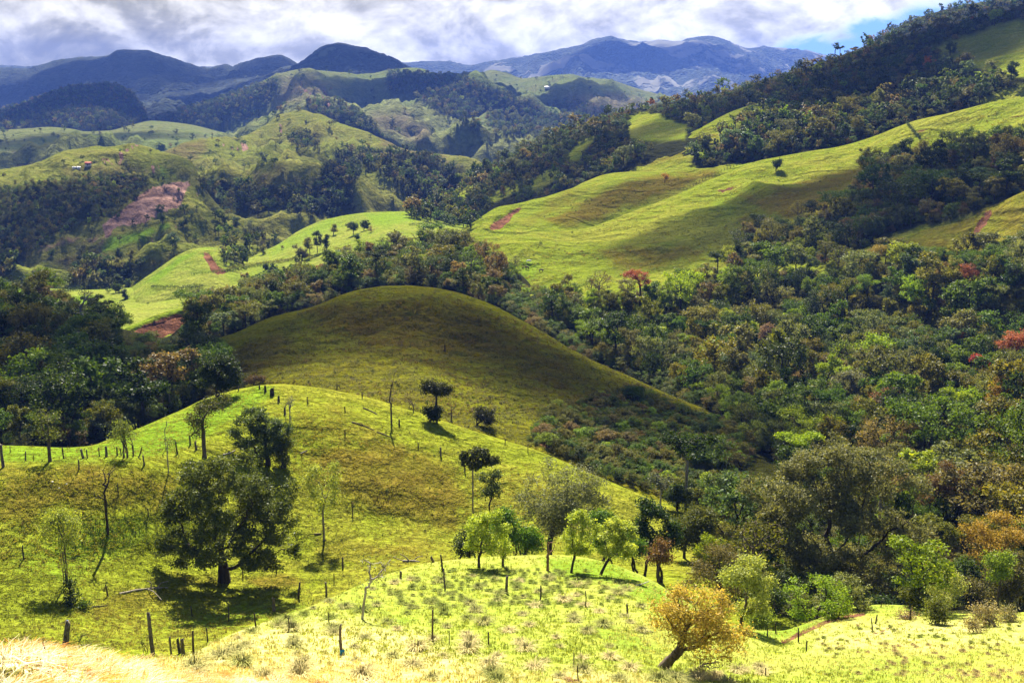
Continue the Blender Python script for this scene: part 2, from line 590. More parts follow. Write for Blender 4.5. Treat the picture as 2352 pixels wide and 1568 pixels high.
# far left mountain
layer('mountain', 'L1', C_DARK, [
    [(X0, 175, 6400), (0, 158, 6300), (60, 158, 6300), (100, 145, 6200), (150, 134, 6200), (200, 130, 6200), (245, 129, 6200), (270, 116, 6200), (300, 115, 6200), (335, 119, 6200), (380, 130, 6200), (430, 146, 6200), (475, 154, 6300), (500, 149, 6400), (516, 147, 6400), (532, 155, 6400), (560, 140, 6000), (600, 126, 5900), (640, 122, 5900), (665, 132, 5900), (700, 150, 5900), (900, 190, 5900), (X1, 300, 5900)],
    [(X0, 240, 5000), (0, 215, 4900), (200, 185, 4800), (330, 175, 4800), (500, 185, 4800), (650, 165, 4700), (900, 220, 4700), (X1, 340, 4700)],
    [(X0, 330, 3600), (0, 300, 3500), (300, 260, 3500), (650, 220, 3500), (900, 260, 3500), (X1, 400, 3500)]], X0, 1300, 4, back=(1500, 400),
    noise=((700, 90, True), (230, 75, True), (34, 16)), seed=8, carve=0.5, crest_keep=0.22)
# blue dark peak in the middle
layer('mountain', 'L2', C_DARK, [
    [(X0, 260, 4700), (600, 165, 4700), (640, 151, 4700), (690, 136, 4600), (720, 118, 4600), (745, 104, 4600), (768, 95, 4600), (785, 93, 4600), (805, 97, 4600), (835, 104, 4600), (870, 115, 4600), (905, 128, 4500), (930, 143, 4500), (960, 158, 4400), (1010, 170, 4300), (1100, 186, 4200), (X1, 330, 4000)],
    [(X0, 300, 3800), (620, 190, 3700), (785, 150, 3600), (900, 165, 3600), (1100, 225, 3500), (X1, 360, 3500)],
    [(X0, 330, 3000), (620, 240, 2900), (900, 240, 2900), (X1, 400, 2900)]], 300, 1400, 4, back=(1200, 400),
    noise=((500, 75, True), (170, 60, True), (28, 13)), seed=12, carve=0.5, crest_keep=0.22)
# pale pasture hills right of the centre
layer('hill', 'L5', G_FAR2, [
    [(X0, 300, 3600), (1050, 200, 3700), (1090, 176, 3650), (1130, 162, 3600), (1165, 168, 3600), (1200, 180, 3500), (1240, 176, 3500), (1300, 171, 3500), (1340, 178, 3500), (1400, 184, 3400), (1440, 196, 3400), (1500, 214, 3400), (1560, 230, 3400), (X1, 300, 3400)],
    [(X0, 330, 2800), (1080, 225, 2800), (1200, 222, 2700), (1350, 215, 2700), (1500, 238, 2700), (X1, 330, 2700)],
    [(X0, 360, 2200), (1100, 275, 2200), (1300, 290, 2100), (1500, 280, 2200), (X1, 380, 2200)],
    [(X0, 400, 1800), (1100, 330, 1800), (1500, 330, 1800), (X1, 400, 1800)]], 1000, 1700, 4, back=(500, 160),
    noise=((380, 80, True), (110, 32, True), (40, 8, True)), seed=15, carve=0.4, crest_keep=0.05,
    marks=[('wood', [(1120, 235), (1200, 230), (1260, 240), (1330, 232), (1400, 250), (1330, 300), (1250, 320), (1120, 290)], 10, .8),
           ('dry', [(1290, 225), (1420, 215), (1520, 240), (1480, 290), (1330, 280)], 10, .7)])
# blue forest hill on the left
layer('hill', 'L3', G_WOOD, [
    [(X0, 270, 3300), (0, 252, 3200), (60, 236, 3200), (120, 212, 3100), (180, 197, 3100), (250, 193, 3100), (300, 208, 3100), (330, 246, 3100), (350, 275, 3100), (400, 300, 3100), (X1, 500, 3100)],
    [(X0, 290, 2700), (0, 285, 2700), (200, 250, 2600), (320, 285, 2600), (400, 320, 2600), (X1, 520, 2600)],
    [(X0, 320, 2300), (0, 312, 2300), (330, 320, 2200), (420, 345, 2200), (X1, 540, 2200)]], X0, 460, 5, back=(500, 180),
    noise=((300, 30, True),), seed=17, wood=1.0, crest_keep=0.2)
# long spurs of the middle distance
HC = layer('hill', 'HC', G_FAR2, [
    [(X0, 320, 2900), (250, 300, 2900), (330, 280, 2900), (400, 258, 2900), (450, 240, 2900), (520, 222, 2900), (580, 195, 2900), (640, 168, 2900), (690, 160, 2900), (730, 163, 2900), (790, 170, 2900), (850, 166, 3000), (900, 155, 3000), (950, 152, 3000), (1000, 168, 2900), (1060, 172, 2800), (1110, 182, 2700), (1160, 202, 2700), (1220, 228, 2600), (1280, 255, 2600), (1340, 280, 2600), (1420, 310, 2600), (X1, 500, 2600)],
    [(X0, 335, 2500), (330, 300, 2450), (450, 272, 2400), (580, 235, 2350), (660, 205, 2300), (760, 200, 2350), (850, 215, 2350), (950, 205, 2300), (1060, 205, 2200), (1160, 235, 2200), (1280, 285, 2150), (1420, 330, 2150), (X1, 520, 2150)],
    [(X0, 345, 2000), (330, 320, 2000), (500, 285, 1950), (640, 262, 1900), (700, 250, 1880), (780, 262, 1900), (900, 275, 1950), (1000, 262, 1950), (1100, 275, 1850), (1200, 295, 1850), (1300, 325, 1800), (X1, 540, 1800)],
    [(X0, 365, 1600), (330, 345, 1620), (600, 330, 1600), (800, 335, 1600), (900, 335, 1650), (1050, 325, 1600), (1200, 345, 1550), (1350, 370, 1500), (X1, 560, 1500)],
    [(X0, 420, 1300), (600, 400, 1300), (1350, 430, 1300), (X1, 600, 1300)]], X0, 1500, 4, back=(500, 200),
    noise=((300, 95, True), (100, 36, True), (34, 7, True)), seed=21, carve=0.4, crest_keep=0.06,
    marks=[('wood', [(340, 262), (440, 245), (560, 205), (640, 182), (625, 225), (590, 262), (520, 285), (430, 300), (345, 300)], 9, .9),
           ('wood', [(700, 236), (780, 232), (850, 275), (885, 320), (840, 330), (790, 305), (735, 275)], 7, .9),
           ('wood', [(890, 165), (1000, 172), (1080, 178), (1150, 205), (1230, 240), (1300, 275), (1250, 300), (1130, 280), (1010, 262), (960, 225), (890, 210)], 9, .95),
           ('wood', [(1040, 262), (1150, 285), (1220, 300), (1180, 315), (1080, 300)], 6, .8),
           ('dry', [(1180, 232), (1260, 252), (1330, 300), (1260, 330), (1190, 280)], 9, .8),
           ('dry', [(650, 175), (700, 170), (760, 200), (690, 235), (630, 240)], 9, .6),
           ('dry', [(840, 265), (930, 262), (1000, 300), (960, 330), (860, 320)], 8, .7),
           ('dirt', ('line', [(690, 186), (700, 205), (735, 225), (760, 232)], 2.0), 1.5, .9)])
# flat grazing plateau on the left
layer('plateau', 'LP', G_FAR2, [
    [(X0, 300, 2200), (0, 297, 2150), (70, 294, 2100), (110, 291, 2100), (160, 295, 2050), (200, 302, 2000), (250, 300, 2000), (300, 288, 2050), (350, 278, 2100), (420, 283, 2100), (500, 300, 2100), (560, 320, 2100), (700, 400, 2100), (X1, 600, 2000)],
    [(X0, 330, 1800), (0, 325, 1750), (150, 318, 1700), (300, 315, 1720), (420, 315, 1750), (560, 345, 1750), (X1, 620, 1700)],
    [(X0, 375, 1450), (0, 370, 1420), (150, 350, 1400), (300, 345, 1400), (450, 345, 1450), (X1, 640, 1450)],
    [(X0, 440, 1200), (0, 430, 1200), (300, 420, 1200), (X1, 660, 1200)]], X0, 640, 4, back=(300, 60),
    noise=((260, 18, True), (80, 5, True)), seed=25, carve=0.4, crest_keep=0.1,
    marks=[('dry', [(10, 355), (70, 345), (120, 360), (110, 390), (20, 390)], 8, .7),
           ('wood', [(20, 365), (60, 352), (110, 355), (100, 372), (40, 392)], 7, .6)])
# centre pastures with the bare track along the spine
layer('hill', 'HB', G_FAR, [
    [(X0, 420, 1400), (250, 370, 1380), (330, 352, 1370), (380, 338, 1360), (430, 322, 1350), (480, 312, 1380), (540, 306, 1420), (570, 296, 1450), (605, 275, 1500), (640, 254, 1520), (690, 243, 1520), (720, 250, 1500), (780, 282, 1460), (830, 300, 1430), (880, 322, 1400), (930, 345, 1370), (1000, 352, 1340), (1060, 358, 1320), (1110, 378, 1300), (1180, 420, 1280), (X1, 620, 1200)],
    [(X0, 440, 1200), (330, 385, 1180), (450, 348, 1180), (540, 335, 1220), (640, 300, 1280), (720, 300, 1260), (800, 340, 1220), (880, 350, 1230), (1000, 375, 1210), (1110, 400, 1190), (X1, 640, 1100)],
    [(X0, 480, 1000), (330, 420, 1020), (450, 392, 1020), (560, 385, 1030), (640, 360, 1060), (720, 370, 1060), (830, 385, 1080), (900, 400, 1060), (1000, 420, 1040), (1110, 435, 1020), (X1, 680, 950)],
    [(X0, 540, 900), (330, 480, 900), (450, 455, 900), (560, 450, 890), (680, 455, 900), (800, 470, 920), (900, 475, 900), (1000, 470, 920), (1110, 470, 930), (X1, 720, 850)],
    [(X0, 600, 780), (450, 540, 790), (700, 540, 790), (900, 520, 800), (1110, 510, 850), (X1, 780, 750)]], 200, 1260, 4, back=(260, 70),
    noise=((165, 60, True), (60, 17, True), (18, 2.2)), seed=28, carve=0.4, crest_keep=0.15,
    marks=[('dirt', ('line', [(612, 272), (630, 262), (632, 250)], 2.2), 1.5, 1), ('dirt', ('line', [(640, 285), (650, 292), (644, 300)], 2.2), 1.5, .9),
           ('dirt', [(545, 322), (566, 325), (575, 345), (560, 342)], 3, .7), ('dirt', ('line', [(500, 322), (520, 334), (560, 340)], 1.6), 1.2, .7),
           ('dirt', [(735, 410), (765, 402), (770, 425), (740, 430)], 5, .5),
           ('dirt', [(655, 480), (668, 465), (672, 490), (650, 520)], 5, .35), ('dirt', [(815, 400), (835, 395), (850, 440), (820, 470)], 9, .3),
           ('dry', [(380, 335), (470, 318), (480, 345), (430, 375), (375, 380)], 8, .6), ('dry', [(560, 400), (650, 380), (700, 420), (610, 450)], 12, .5),
           ('dry', [(870, 300), (930, 320), (1000, 350), (1060, 380), (930, 390), (880, 350)], 8, .6),
           ('wood', [(455, 425), (520, 425), (640, 440), (720, 420), (790, 345), (850, 345), (900, 350), (960, 358), (1060, 395), (1050, 450), (950, 470), (930, 440), (865, 388), (830, 385), (805, 430), (812, 480), (790, 495), (720, 500), (640, 470), (600, 500), (520, 480)], 9, .95),
           ('wood', [(660, 318), (690, 305), (730, 320), (735, 335), (690, 338)], 4, .9)])
# wide pasture dome with the house, the scrubby face and the pink slip
layer('hill', 'HA', G_FAR, [
    [(X0, 415, 980), (-60, 402, 1000), (0, 391, 1010), (60, 378, 1030), (100, 364, 1040), (140, 348, 1050), (200, 337, 1060), (260, 332, 1060), (300, 327, 1060), (330, 334, 1060), (370, 348, 1050), (410, 358, 1030), (440, 376, 1010), (452, 395, 1000), (462, 420, 985), (480, 445, 965), (520, 478, 920), (560, 502, 880), (600, 522, 850), (640, 542, 830), (700, 570, 810), (X1, 800, 700)],
    [(X0, 445, 900), (0, 410, 930), (100, 388, 960), (200, 376, 975), (300, 368, 980), (370, 388, 965), (430, 412, 950), (470, 450, 920), (540, 505, 850), (620, 540, 800), (700, 580, 790), (X1, 810, 680)],
    [(X0, 470, 860), (0, 435, 890), (100, 418, 915), (200, 410, 930), (300, 402, 935), (380, 412, 920), (420, 428, 905), (470, 470, 870), (540, 520, 815), (620, 556, 775), (700, 590, 770), (X1, 820, 660)],
    [(X0, 560, 780), (0, 520, 800), (100, 505, 815), (200, 495, 820), (300, 485, 825), (380, 480, 830), (430, 490, 815), (500, 525, 775), (580, 560, 740), (700, 605, 730), (X1, 830, 640)],
    [(X0, 610, 720), (0, 575, 735), (100, 560, 745), (200, 548, 745), (300, 530, 750), (400, 520, 750), (500, 550, 720), (600, 590, 690), (700, 620, 690), (X1, 850, 620)],
    [(X0, 670, 650), (0, 640, 660), (150, 635, 660), (300, 625, 655), (450, 615, 655), (600, 625, 650), (700, 650, 640), (X1, 880, 590)],
    [(X0, 720, 600), (300, 690, 600), (700, 690, 600), (X1, 900, 560)]], X0, 760, 4, back=(220, 60),
    noise=((105, 27, True), (38, 9, True), (12, .9)), seed=32, carve=0.4, cut=.001, crest_keep=0.2,
    marks=[('dirt', [(438, 415), (432, 440), (415, 470), (380, 490), (330, 512), (262, 522), (245, 545), (232, 515), (300, 468), (335, 440), (352, 425), (405, 416)], 6, .8),
           ('dirt', [(85, 560), (160, 535), (250, 525), (235, 560), (150, 575), (70, 590)], 8, .4),
           ('dirt', ('line', [(316, 330), (290, 345), (262, 360), (236, 374)], 1.8), 1.2, .95), ('dirt', ('line', [(452, 432), (458, 442), (440, 456)], 2.4), 1.5, .9),
           ('dirt', ('line', [(236, 374), (300, 380), (345, 382)], 1.2), 1.0, .5), ('dirt', ('line', [(345, 382), (368, 380)], 1.5), 1.0, .9),
           ('dirt', [(436, 573), (475, 572), (500, 585), (480, 612), (455, 605)], 5, .6), ('dirt', ('line', [(470, 496), (420, 512), (380, 535), (320, 560)], 1.5), 1.2, .8),
           ('dirt', [(405, 362), (440, 375), (470, 405), (455, 405)], 4, .4),
           ('lush', [(240, 560), (255, 545), (330, 528), (385, 512), (392, 518), (330, 545), (270, 570), (235, 578)], 3, .9),
           ('lush', [(360, 385), (385, 390), (410, 408), (372, 410)], 4, .5),
           ('dry', [(150, 390), (300, 380), (350, 392), (280, 405), (140, 410)], 8, .5), ('dry', [(100, 600), (220, 575), (300, 590), (200, 630)], 12, .7),
           ('dry', [(300, 600), (400, 580), (420, 615), (330, 630)], 10, .5),
           ('wood', [(X0, 470), (0, 432), (100, 418), (220, 404), (300, 395), (335, 408), (345, 425), (310, 455), (245, 500), (200, 515), (130, 540), (60, 590), (0, 640), (X0, 680)], 9, .9),
           ('wood', [(170, 615), (230, 600), (330, 615), (300, 645), (170, 650)], 8, .85)])
# bright valley pastures
layer('meadow', 'P', G_FLAT, [
    [(X0, 662, 640), (0, 661, 630), (100, 660, 620), (200, 664, 615), (300, 660, 610), (400, 652, 610), (470, 640, 615), (520, 622, 630), (560, 600, 650), (610, 575, 680), (640, 560, 700), (690, 528, 730), (740, 507, 740), (800, 494, 740), (860, 487, 735), (930, 485, 730), (970, 495, 720), (1010, 508, 710), (1090, 520, 700), (1200, 560, 650), (X1, 700, 600)],
    [(X0, 690, 565), (0, 685, 560), (200, 690, 550), (300, 685, 555), (400, 672, 565), (500, 650, 580), (600, 617, 600), (700, 580, 620), (800, 550, 640), (930, 520, 650), (1010, 535, 640), (1200, 590, 590), (X1, 740, 540)],
    [(X0, 730, 500), (0, 722, 495), (200, 725, 485), (300, 720, 490), (420, 700, 505), (500, 680, 520), (600, 650, 535), (700, 615, 550), (850, 575, 570), (950, 560, 570), (1200, 620, 540), (X1, 780, 480)],
    [(X0, 800, 420), (400, 790, 420), (800, 680, 470), (1000, 640, 490), (X1, 850, 420)]], X0, 1300, 5, back=(120, 30),
    noise=((90, 5), (22, 0.8)), seed=36, crest_keep=0.2,
    marks=[('lush', [(90, 690), (150, 680), (215, 680), (220, 700), (160, 715), (100, 700)], 9, .8), ('lush', [(0, 662), (90, 664), (80, 680), (0, 680)], 4, .8),
           ('lush', [(640, 560), (700, 525), (760, 505), (780, 515), (700, 555), (620, 590)], 9, .5), ('lush', [(840, 492), (930, 488), (950, 510), (860, 520)], 8, .6),
           ('wood', [(350, 640), (450, 632), (500, 650), (430, 668), (360, 672)], 7, .6)])
# little green knoll with the red cut, among the valley pastures
layer('knoll', 'KN', G_FLAT, [
    [(250, 700, 600), (330, 640, 612), (370, 612, 620), (410, 585, 628), (440, 572, 632), (470, 568, 634), (505, 570, 634), (540, 590, 630), (580, 622, 625), (640, 690, 620)],
    [(250, 720, 570), (340, 655, 585), (430, 620, 590), (480, 612, 590), (540, 625, 590), (640, 710, 580)],
    [(250, 750, 540), (340, 690, 550), (480, 660, 550), (640, 740, 550)]], 260, 630, 4, back=(70, 18), noise=((30, 2.0), (9, .4)), seed=38,
    marks=[('dirt', [(466, 575), (482, 573), (486, 588), (497, 600), (506, 612), (522, 622), (500, 626), (484, 616), (476, 600), (466, 590)], 5, .8), ('lush', [(330, 650), (410, 590), (470, 568), (505, 570), (460, 576), (420, 600), (360, 650)], 4, .8),
           ('wood', [(505, 580), (560, 585), (580, 600), (560, 610), (510, 605)], 5, .7)])
# right ridge under forest
layer('ridge', 'RR', G_MEAD, [
    [(700, 600, 950), (960, 490, 950), (1030, 452, 950), (1060, 424, 950), (1100, 392, 960), (1180, 356, 980), (1250, 320, 1000), (1330, 285, 1030), (1400, 264, 1050), (1500, 240, 1060), (1600, 224, 1060), (1700, 204, 1060), (1800, 178, 1050), (1850, 160, 1050), (1900, 143, 1030), (1960, 125, 1020), (2050, 100, 1000), (2100, 80, 990), (2200, 58, 980), (2280, 34, 960), (2352, 20, 950), (X1, -50, 930)],
    [(700, 620, 880), (1000, 490, 870), (1100, 440, 870), (1200, 405, 870), (1330, 350, 880), (1450, 318, 890), (1600, 285, 890), (1700, 262, 880), (1850, 225, 870), (2000, 190, 850), (2200, 130, 820), (2352, 92, 800), (X1, 20, 780)],
    [(700, 640, 800), (1000, 515, 790), (1100, 480, 775), (1200, 462, 765), (1300, 440, 755), (1500, 385, 745), (1700, 335, 730), (1850, 310, 720), (2000, 275, 705), (2200, 215, 680), (2352, 175, 660), (X1, 120, 640)],
    [(700, 660, 720), (1000, 545, 720), (1200, 510, 700), (1500, 440, 690), (1700, 390, 680), (2000, 335, 660), (2352, 250, 620), (X1, 200, 600)],
    [(700, 720, 640), (1200, 600, 640), (1700, 470, 640), (2352, 330, 590), (X1, 300, 560)]], 760, X1, 5, back=(260, 70),
    noise=((130, 13, True), (30, 2.0)), seed=41, wood=1.0, crest_keep=0.15,
    marks=[('wood', c_, 4, -1.0) for c_ in CLEAR])
# higher ridge beyond, top right
layer('ridge', 'RR2', G_WOOD, [
    [(1700, 200, 1500), (1900, 140, 1500), (1990, 105, 1500), (2050, 72, 1500), (2100, 48, 1500), (2200, 18, 1500), (2300, 0, 1500), (X1, -80, 1500)],
    [(1700, 240, 1300), (1990, 150, 1300), (2200, 70, 1300), (X1, -20, 1300)],
    [(1700, 280, 1150), (2200, 120, 1150), (X1, 40, 1150)]], 1720, X1, 6, back=(300, 90), noise=((150, 14, True),), seed=44, crest_keep=0.15)
# grass spur running down out of the ridge
layer('spur', 'SP', G_MEAD, [
    [(1300, 450, 760), (1380, 410, 770), (1430, 388, 775), (1465, 366, 780), (1505, 345, 785), (1560, 318, 792), (1610, 295, 800), (1655, 270, 808), (1700, 250, 815), (1735, 240, 820), (1760, 236, 822), (1790, 250, 822), (1840, 300, 800)],
    [(1300, 480, 720), (1430, 405, 735), (1505, 378, 735), (1610, 335, 745), (1700, 300, 755), (1760, 285, 760), (1840, 330, 760)],
    [(1300, 520, 680), (1430, 440, 690), (1610, 390, 690), (1700, 365, 700), (1840, 370, 710)],
    [(1300, 560, 640), (1600, 450, 650), (1840, 420, 660)]], 1320, 1830, 4, back=(60, 26), noise=((40, 4, True), (12, .6)), seed=47,
    marks=[('wood', [(1590, 360), (1660, 320), (1700, 290), (1720, 262), (1760, 250), (1840, 300), (1840, 400), (1600, 400)], 9, .8),
           ('dry', [(1500, 350), (1620, 300), (1660, 310), (1560, 370), (1480, 385)], 10, .5)])
# far shoulder of the right meadow
layer('meadow', 'M1b', G_MEAD, [
    [(960, 580, 580), (1050, 535, 590), (1090, 512, 600), (1110, 496, 608), (1140, 480, 620), (1200, 464, 640), (1260, 450, 655), (1310, 434, 668), (1350, 416, 680), (1390, 402, 690), (1430, 396, 700), (1500, 393, 705), (1560, 390, 705), (1620, 385, 705), (1665, 377, 705), (1720, 376, 705), (1800, 366, 700), (1900, 360, 690)],
    [(960, 600, 555), (1090, 530, 572), (1140, 510, 582), (1200, 500, 592), (1300, 478, 606), (1400, 450, 620), (1500, 425, 640), (1600, 402, 660), (1700, 388, 670), (1900, 375, 660)],
    [(960, 620, 535), (1090, 552, 545), (1200, 548, 545), (1300, 530, 560), (1420, 508, 575), (1500, 478, 590), (1600, 440, 605), (1700, 400, 630), (1900, 395, 630)],
    [(960, 660, 500), (1200, 600, 500), (1500, 540, 530), (1700, 450, 590), (1900, 430, 600)]], 970, 1860, 4, back=(70, 22),
    noise=((55, 5.0, True), (15, .8), (5, .3)), seed=51,
    marks=[('dirt', [(1128, 512), (1150, 498), (1198, 470), (1196, 478), (1175, 500), (1150, 528), (1120, 530)], 4, .9),
           ('dry', [(1250, 505), (1330, 470), (1400, 430), (1480, 410), (1600, 395), (1650, 385), (1640, 400), (1560, 440), (1440, 470), (1380, 500), (1300, 520)], 12, .85),
           ('dry', [(1300, 440), (1370, 425), (1300, 480), (1220, 520), (1190, 520)], 12, .45)])
# great sunlit meadow on the right
layer('meadow', 'M1', G_MEAD, [
    [(1000, 640, 470), (1100, 575, 480), (1150, 552, 490), (1195, 541, 500), (1230, 535, 508), (1290, 530, 518), (1350, 522, 528), (1400, 506, 538), (1440, 490, 548), (1500, 468, 560), (1560, 444, 580), (1620, 418, 598), (1660, 402, 610), (1700, 386, 620), (1740, 370, 628), (1800, 358, 634), (1850, 349, 638), (1910, 340, 640), (1960, 328, 640), (2010, 312, 636), (2060, 292, 630), (2110, 275, 625), (2170, 262, 620), (2230, 247, 612), (2290, 233, 606), (2352, 224, 600), (2450, 200, 590), (X1, 170, 580)],
    [(1000, 660, 450), (1100, 610, 455), (1195, 572, 472), (1290, 558, 490), (1400, 530, 512), (1500, 492, 536), (1600, 452, 560), (1680, 428, 575), (1760, 408, 585), (1850, 385, 590), (1960, 365, 590), (2060, 340, 582), (2170, 308, 570), (2290, 280, 555), (2352, 265, 548), (X1, 215, 530)],
    [(1000, 690, 430), (1100, 655, 430), (1200, 605, 455), (1300, 590, 466), (1400, 570, 478), (1500, 535, 492), (1600, 500, 506), (1700, 470, 518), (1800, 445, 522), (1900, 428, 522), (2000, 412, 518), (2100, 390, 510), (2200, 362, 500), (2352, 322, 486), (X1, 265, 470)],
    [(1000, 730, 400), (1100, 712, 400), (1200, 670, 420), (1300, 655, 425), (1400, 640, 430), (1500, 620, 436), (1600, 595, 440), (1700, 565, 448), (1800, 535, 452), (1900, 512, 450), (2000, 488, 446), (2100, 468, 440), (2200, 445, 432), (2352, 405, 420), (X1, 345, 410)],
    [(1000, 790, 350), (1200, 750, 360), (1400, 725, 370), (1600, 690, 375), (1800, 650, 380), (2000, 610, 380), (2200, 570, 375), (X1, 450, 360)]], 1010, X1, 4, back=(90, 26),
    noise=((80, 6.5, True), (20, .7), (6, .2)), seed=55, crest_keep=0.1,
    marks=[('dirt', [(1985, 368), (2005, 360), (2040, 364), (2066, 368), (2060, 382), (2030, 398), (1990, 398), (1984, 384)], 4, .85),
           ('dirt', [(2272, 312), (2300, 302), (2322, 290), (2310, 310), (2280, 322)], 3, .8), ('dirt', [(1640, 436), (1690, 425), (1700, 430), (1660, 442)], 3, .7),
           ('dirt', ('line', [(2352, 262), (2290, 272), (2200, 290), (2100, 302), (2000, 318)], 1.6), 1.5, .5),
           ('dirt', ('line', [(1640, 438), (1560, 468), (1500, 492), (1400, 522), (1330, 540)], 1.2), 1.5, .4),
           ('dry', [(1660, 455), (1760, 440), (1900, 405), (1980, 385), (1990, 400), (1960, 430), (1930, 470), (1880, 495), (1800, 510), (1720, 540), (1700, 500)], 16, .8),
           ('dry', [(1380, 575), (1480, 560), (1560, 560), (1620, 570), (1600, 600), (1520, 610), (1420, 620)], 14, .6),
           ('dry', [(1800, 372), (1700, 410), (1660, 425), (1740, 395), (1790, 380)], 5, .4),
           ('lush', [(1200, 590), (1240, 600), (1230, 640), (1180, 670), (1150, 690)], 10, .5), ('lush', [(1660, 440), (1700, 450), (1780, 500), (1700, 495), (1640, 470)], 8, .35),
           ('wood', [(1880, 500), (1930, 470), (1965, 420), (2000, 398), (2060, 382), (2130, 372), (2200, 350), (2300, 330), (2620, 330), (2620, 460), (2300, 470), (2200, 500), (2100, 520), (2000, 560), (1900, 600), (1700, 610), (1680, 575), (1720, 545), (1800, 520)], 10, .95)])
# brown shoulder low on the right
layer('hill', 'M2', G_MEAD, [
    [(1880, 620, 440), (1950, 585, 430), (1990, 562, 425), (2040, 537, 418), (2100, 519, 410), (2160, 508, 404), (2220, 494, 398), (2290, 468, 391), (2352, 440, 385), (2450, 395, 378), (X1, 330, 370)],
    [(1880, 640, 410), (2000, 590, 402), (2100, 555, 390), (2200, 538, 382), (2290, 518, 374), (2352, 500, 368), (X1, 410, 350)],
    [(1880, 670, 385), (2000, 625, 380), (2100, 600, 370), (2200, 590, 362), (2352, 565, 348), (X1, 480, 330)],
    [(1880, 720, 350), (2100, 690, 340), (2352, 660, 318), (X1, 590, 300)]], 1890, X1, 5, back=(50, 16), noise=((40, 2.5, True), (10, .5)), seed=58,
    marks=[('dry', 'all', 0, .55), ('dirt', [(2240, 520), (2262, 484), (2282, 478), (2275, 500), (2240, 545), (2222, 560)], 4, .85)])
# floor under the forest belt behind the round hill
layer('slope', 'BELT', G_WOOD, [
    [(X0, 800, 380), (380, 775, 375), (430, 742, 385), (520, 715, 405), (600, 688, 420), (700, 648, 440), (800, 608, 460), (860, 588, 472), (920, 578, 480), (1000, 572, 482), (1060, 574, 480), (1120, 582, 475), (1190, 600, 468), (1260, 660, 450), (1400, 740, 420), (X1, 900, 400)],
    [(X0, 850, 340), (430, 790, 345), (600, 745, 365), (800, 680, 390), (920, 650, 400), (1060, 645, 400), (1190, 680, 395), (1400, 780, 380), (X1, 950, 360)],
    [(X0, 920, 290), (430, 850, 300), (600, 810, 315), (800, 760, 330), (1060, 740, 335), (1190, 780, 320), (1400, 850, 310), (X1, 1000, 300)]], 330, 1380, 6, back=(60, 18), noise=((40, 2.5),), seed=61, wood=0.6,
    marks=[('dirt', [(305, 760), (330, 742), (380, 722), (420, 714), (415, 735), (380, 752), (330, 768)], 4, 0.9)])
# cut bank with a grass lip in the forest belt
layer('bank', 'BANK', G_MEAD, [
    [(270, 775, 400), (290, 752, 404), (310, 744, 406), (340, 731, 408), (370, 720, 410), (400, 712, 412), (425, 708, 413), (445, 716, 413), (470, 760, 413)],
    [(270, 782, 396), (290, 758, 401), (340, 740, 404), (400, 722, 408), (425, 715, 410), (470, 768, 410)],
    [(270, 800, 392), (290, 785, 393), (340, 772, 395), (400, 758, 399), (425, 752, 402), (470, 790, 402)],
    [(270, 830, 380), (400, 800, 380), (470, 820, 380)]], 272, 466, 3, back=(25, 8), noise=((12, .8), (4, .3)), seed=63,
    marks=[('dirt', [(300, 760), (330, 744), (370, 730), (405, 719), (428, 714), (424, 740), (400, 765), (330, 790)], 2.5, 1.0), ('lush', [(285, 754), (340, 730), (400, 711), (430, 706), (430, 713), (400, 719), (340, 738), (290, 760)], 2, .5)])
# forest floor of the left gully
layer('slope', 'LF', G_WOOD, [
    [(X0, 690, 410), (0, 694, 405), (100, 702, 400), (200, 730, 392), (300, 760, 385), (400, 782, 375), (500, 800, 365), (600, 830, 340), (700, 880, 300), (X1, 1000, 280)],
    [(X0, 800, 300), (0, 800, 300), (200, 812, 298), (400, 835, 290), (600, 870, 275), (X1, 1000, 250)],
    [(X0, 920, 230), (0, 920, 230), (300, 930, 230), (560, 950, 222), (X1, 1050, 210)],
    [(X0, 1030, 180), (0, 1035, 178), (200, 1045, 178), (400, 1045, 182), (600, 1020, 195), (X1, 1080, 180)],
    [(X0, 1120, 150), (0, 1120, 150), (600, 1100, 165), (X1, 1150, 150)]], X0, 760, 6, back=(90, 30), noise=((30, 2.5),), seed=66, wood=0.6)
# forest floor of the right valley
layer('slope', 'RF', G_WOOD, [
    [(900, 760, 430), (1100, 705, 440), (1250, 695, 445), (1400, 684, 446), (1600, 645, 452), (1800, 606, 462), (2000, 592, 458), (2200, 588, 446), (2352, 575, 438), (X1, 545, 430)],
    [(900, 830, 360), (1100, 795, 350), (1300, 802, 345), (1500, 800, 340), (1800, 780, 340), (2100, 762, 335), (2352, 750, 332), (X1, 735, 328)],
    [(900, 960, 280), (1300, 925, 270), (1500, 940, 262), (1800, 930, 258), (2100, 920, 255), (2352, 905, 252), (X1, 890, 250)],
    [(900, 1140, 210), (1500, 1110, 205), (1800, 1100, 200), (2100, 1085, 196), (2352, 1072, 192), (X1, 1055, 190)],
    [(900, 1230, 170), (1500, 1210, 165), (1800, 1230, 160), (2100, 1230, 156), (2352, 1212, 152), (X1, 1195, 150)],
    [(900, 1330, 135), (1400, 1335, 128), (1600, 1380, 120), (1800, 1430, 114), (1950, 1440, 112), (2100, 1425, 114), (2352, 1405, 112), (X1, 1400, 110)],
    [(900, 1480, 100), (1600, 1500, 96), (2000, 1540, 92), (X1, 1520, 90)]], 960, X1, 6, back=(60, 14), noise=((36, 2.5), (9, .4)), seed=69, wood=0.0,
    marks=[('wood', [(1000, 690), (2620, 540), (2620, 1300), (2150, 1330), (1700, 1330), (1500, 1150), (1300, 1000)], 20, .6), ('lush', [(1450, 1260), (1600, 1280), (1700, 1400), (1500, 1400)], 15, .6)])
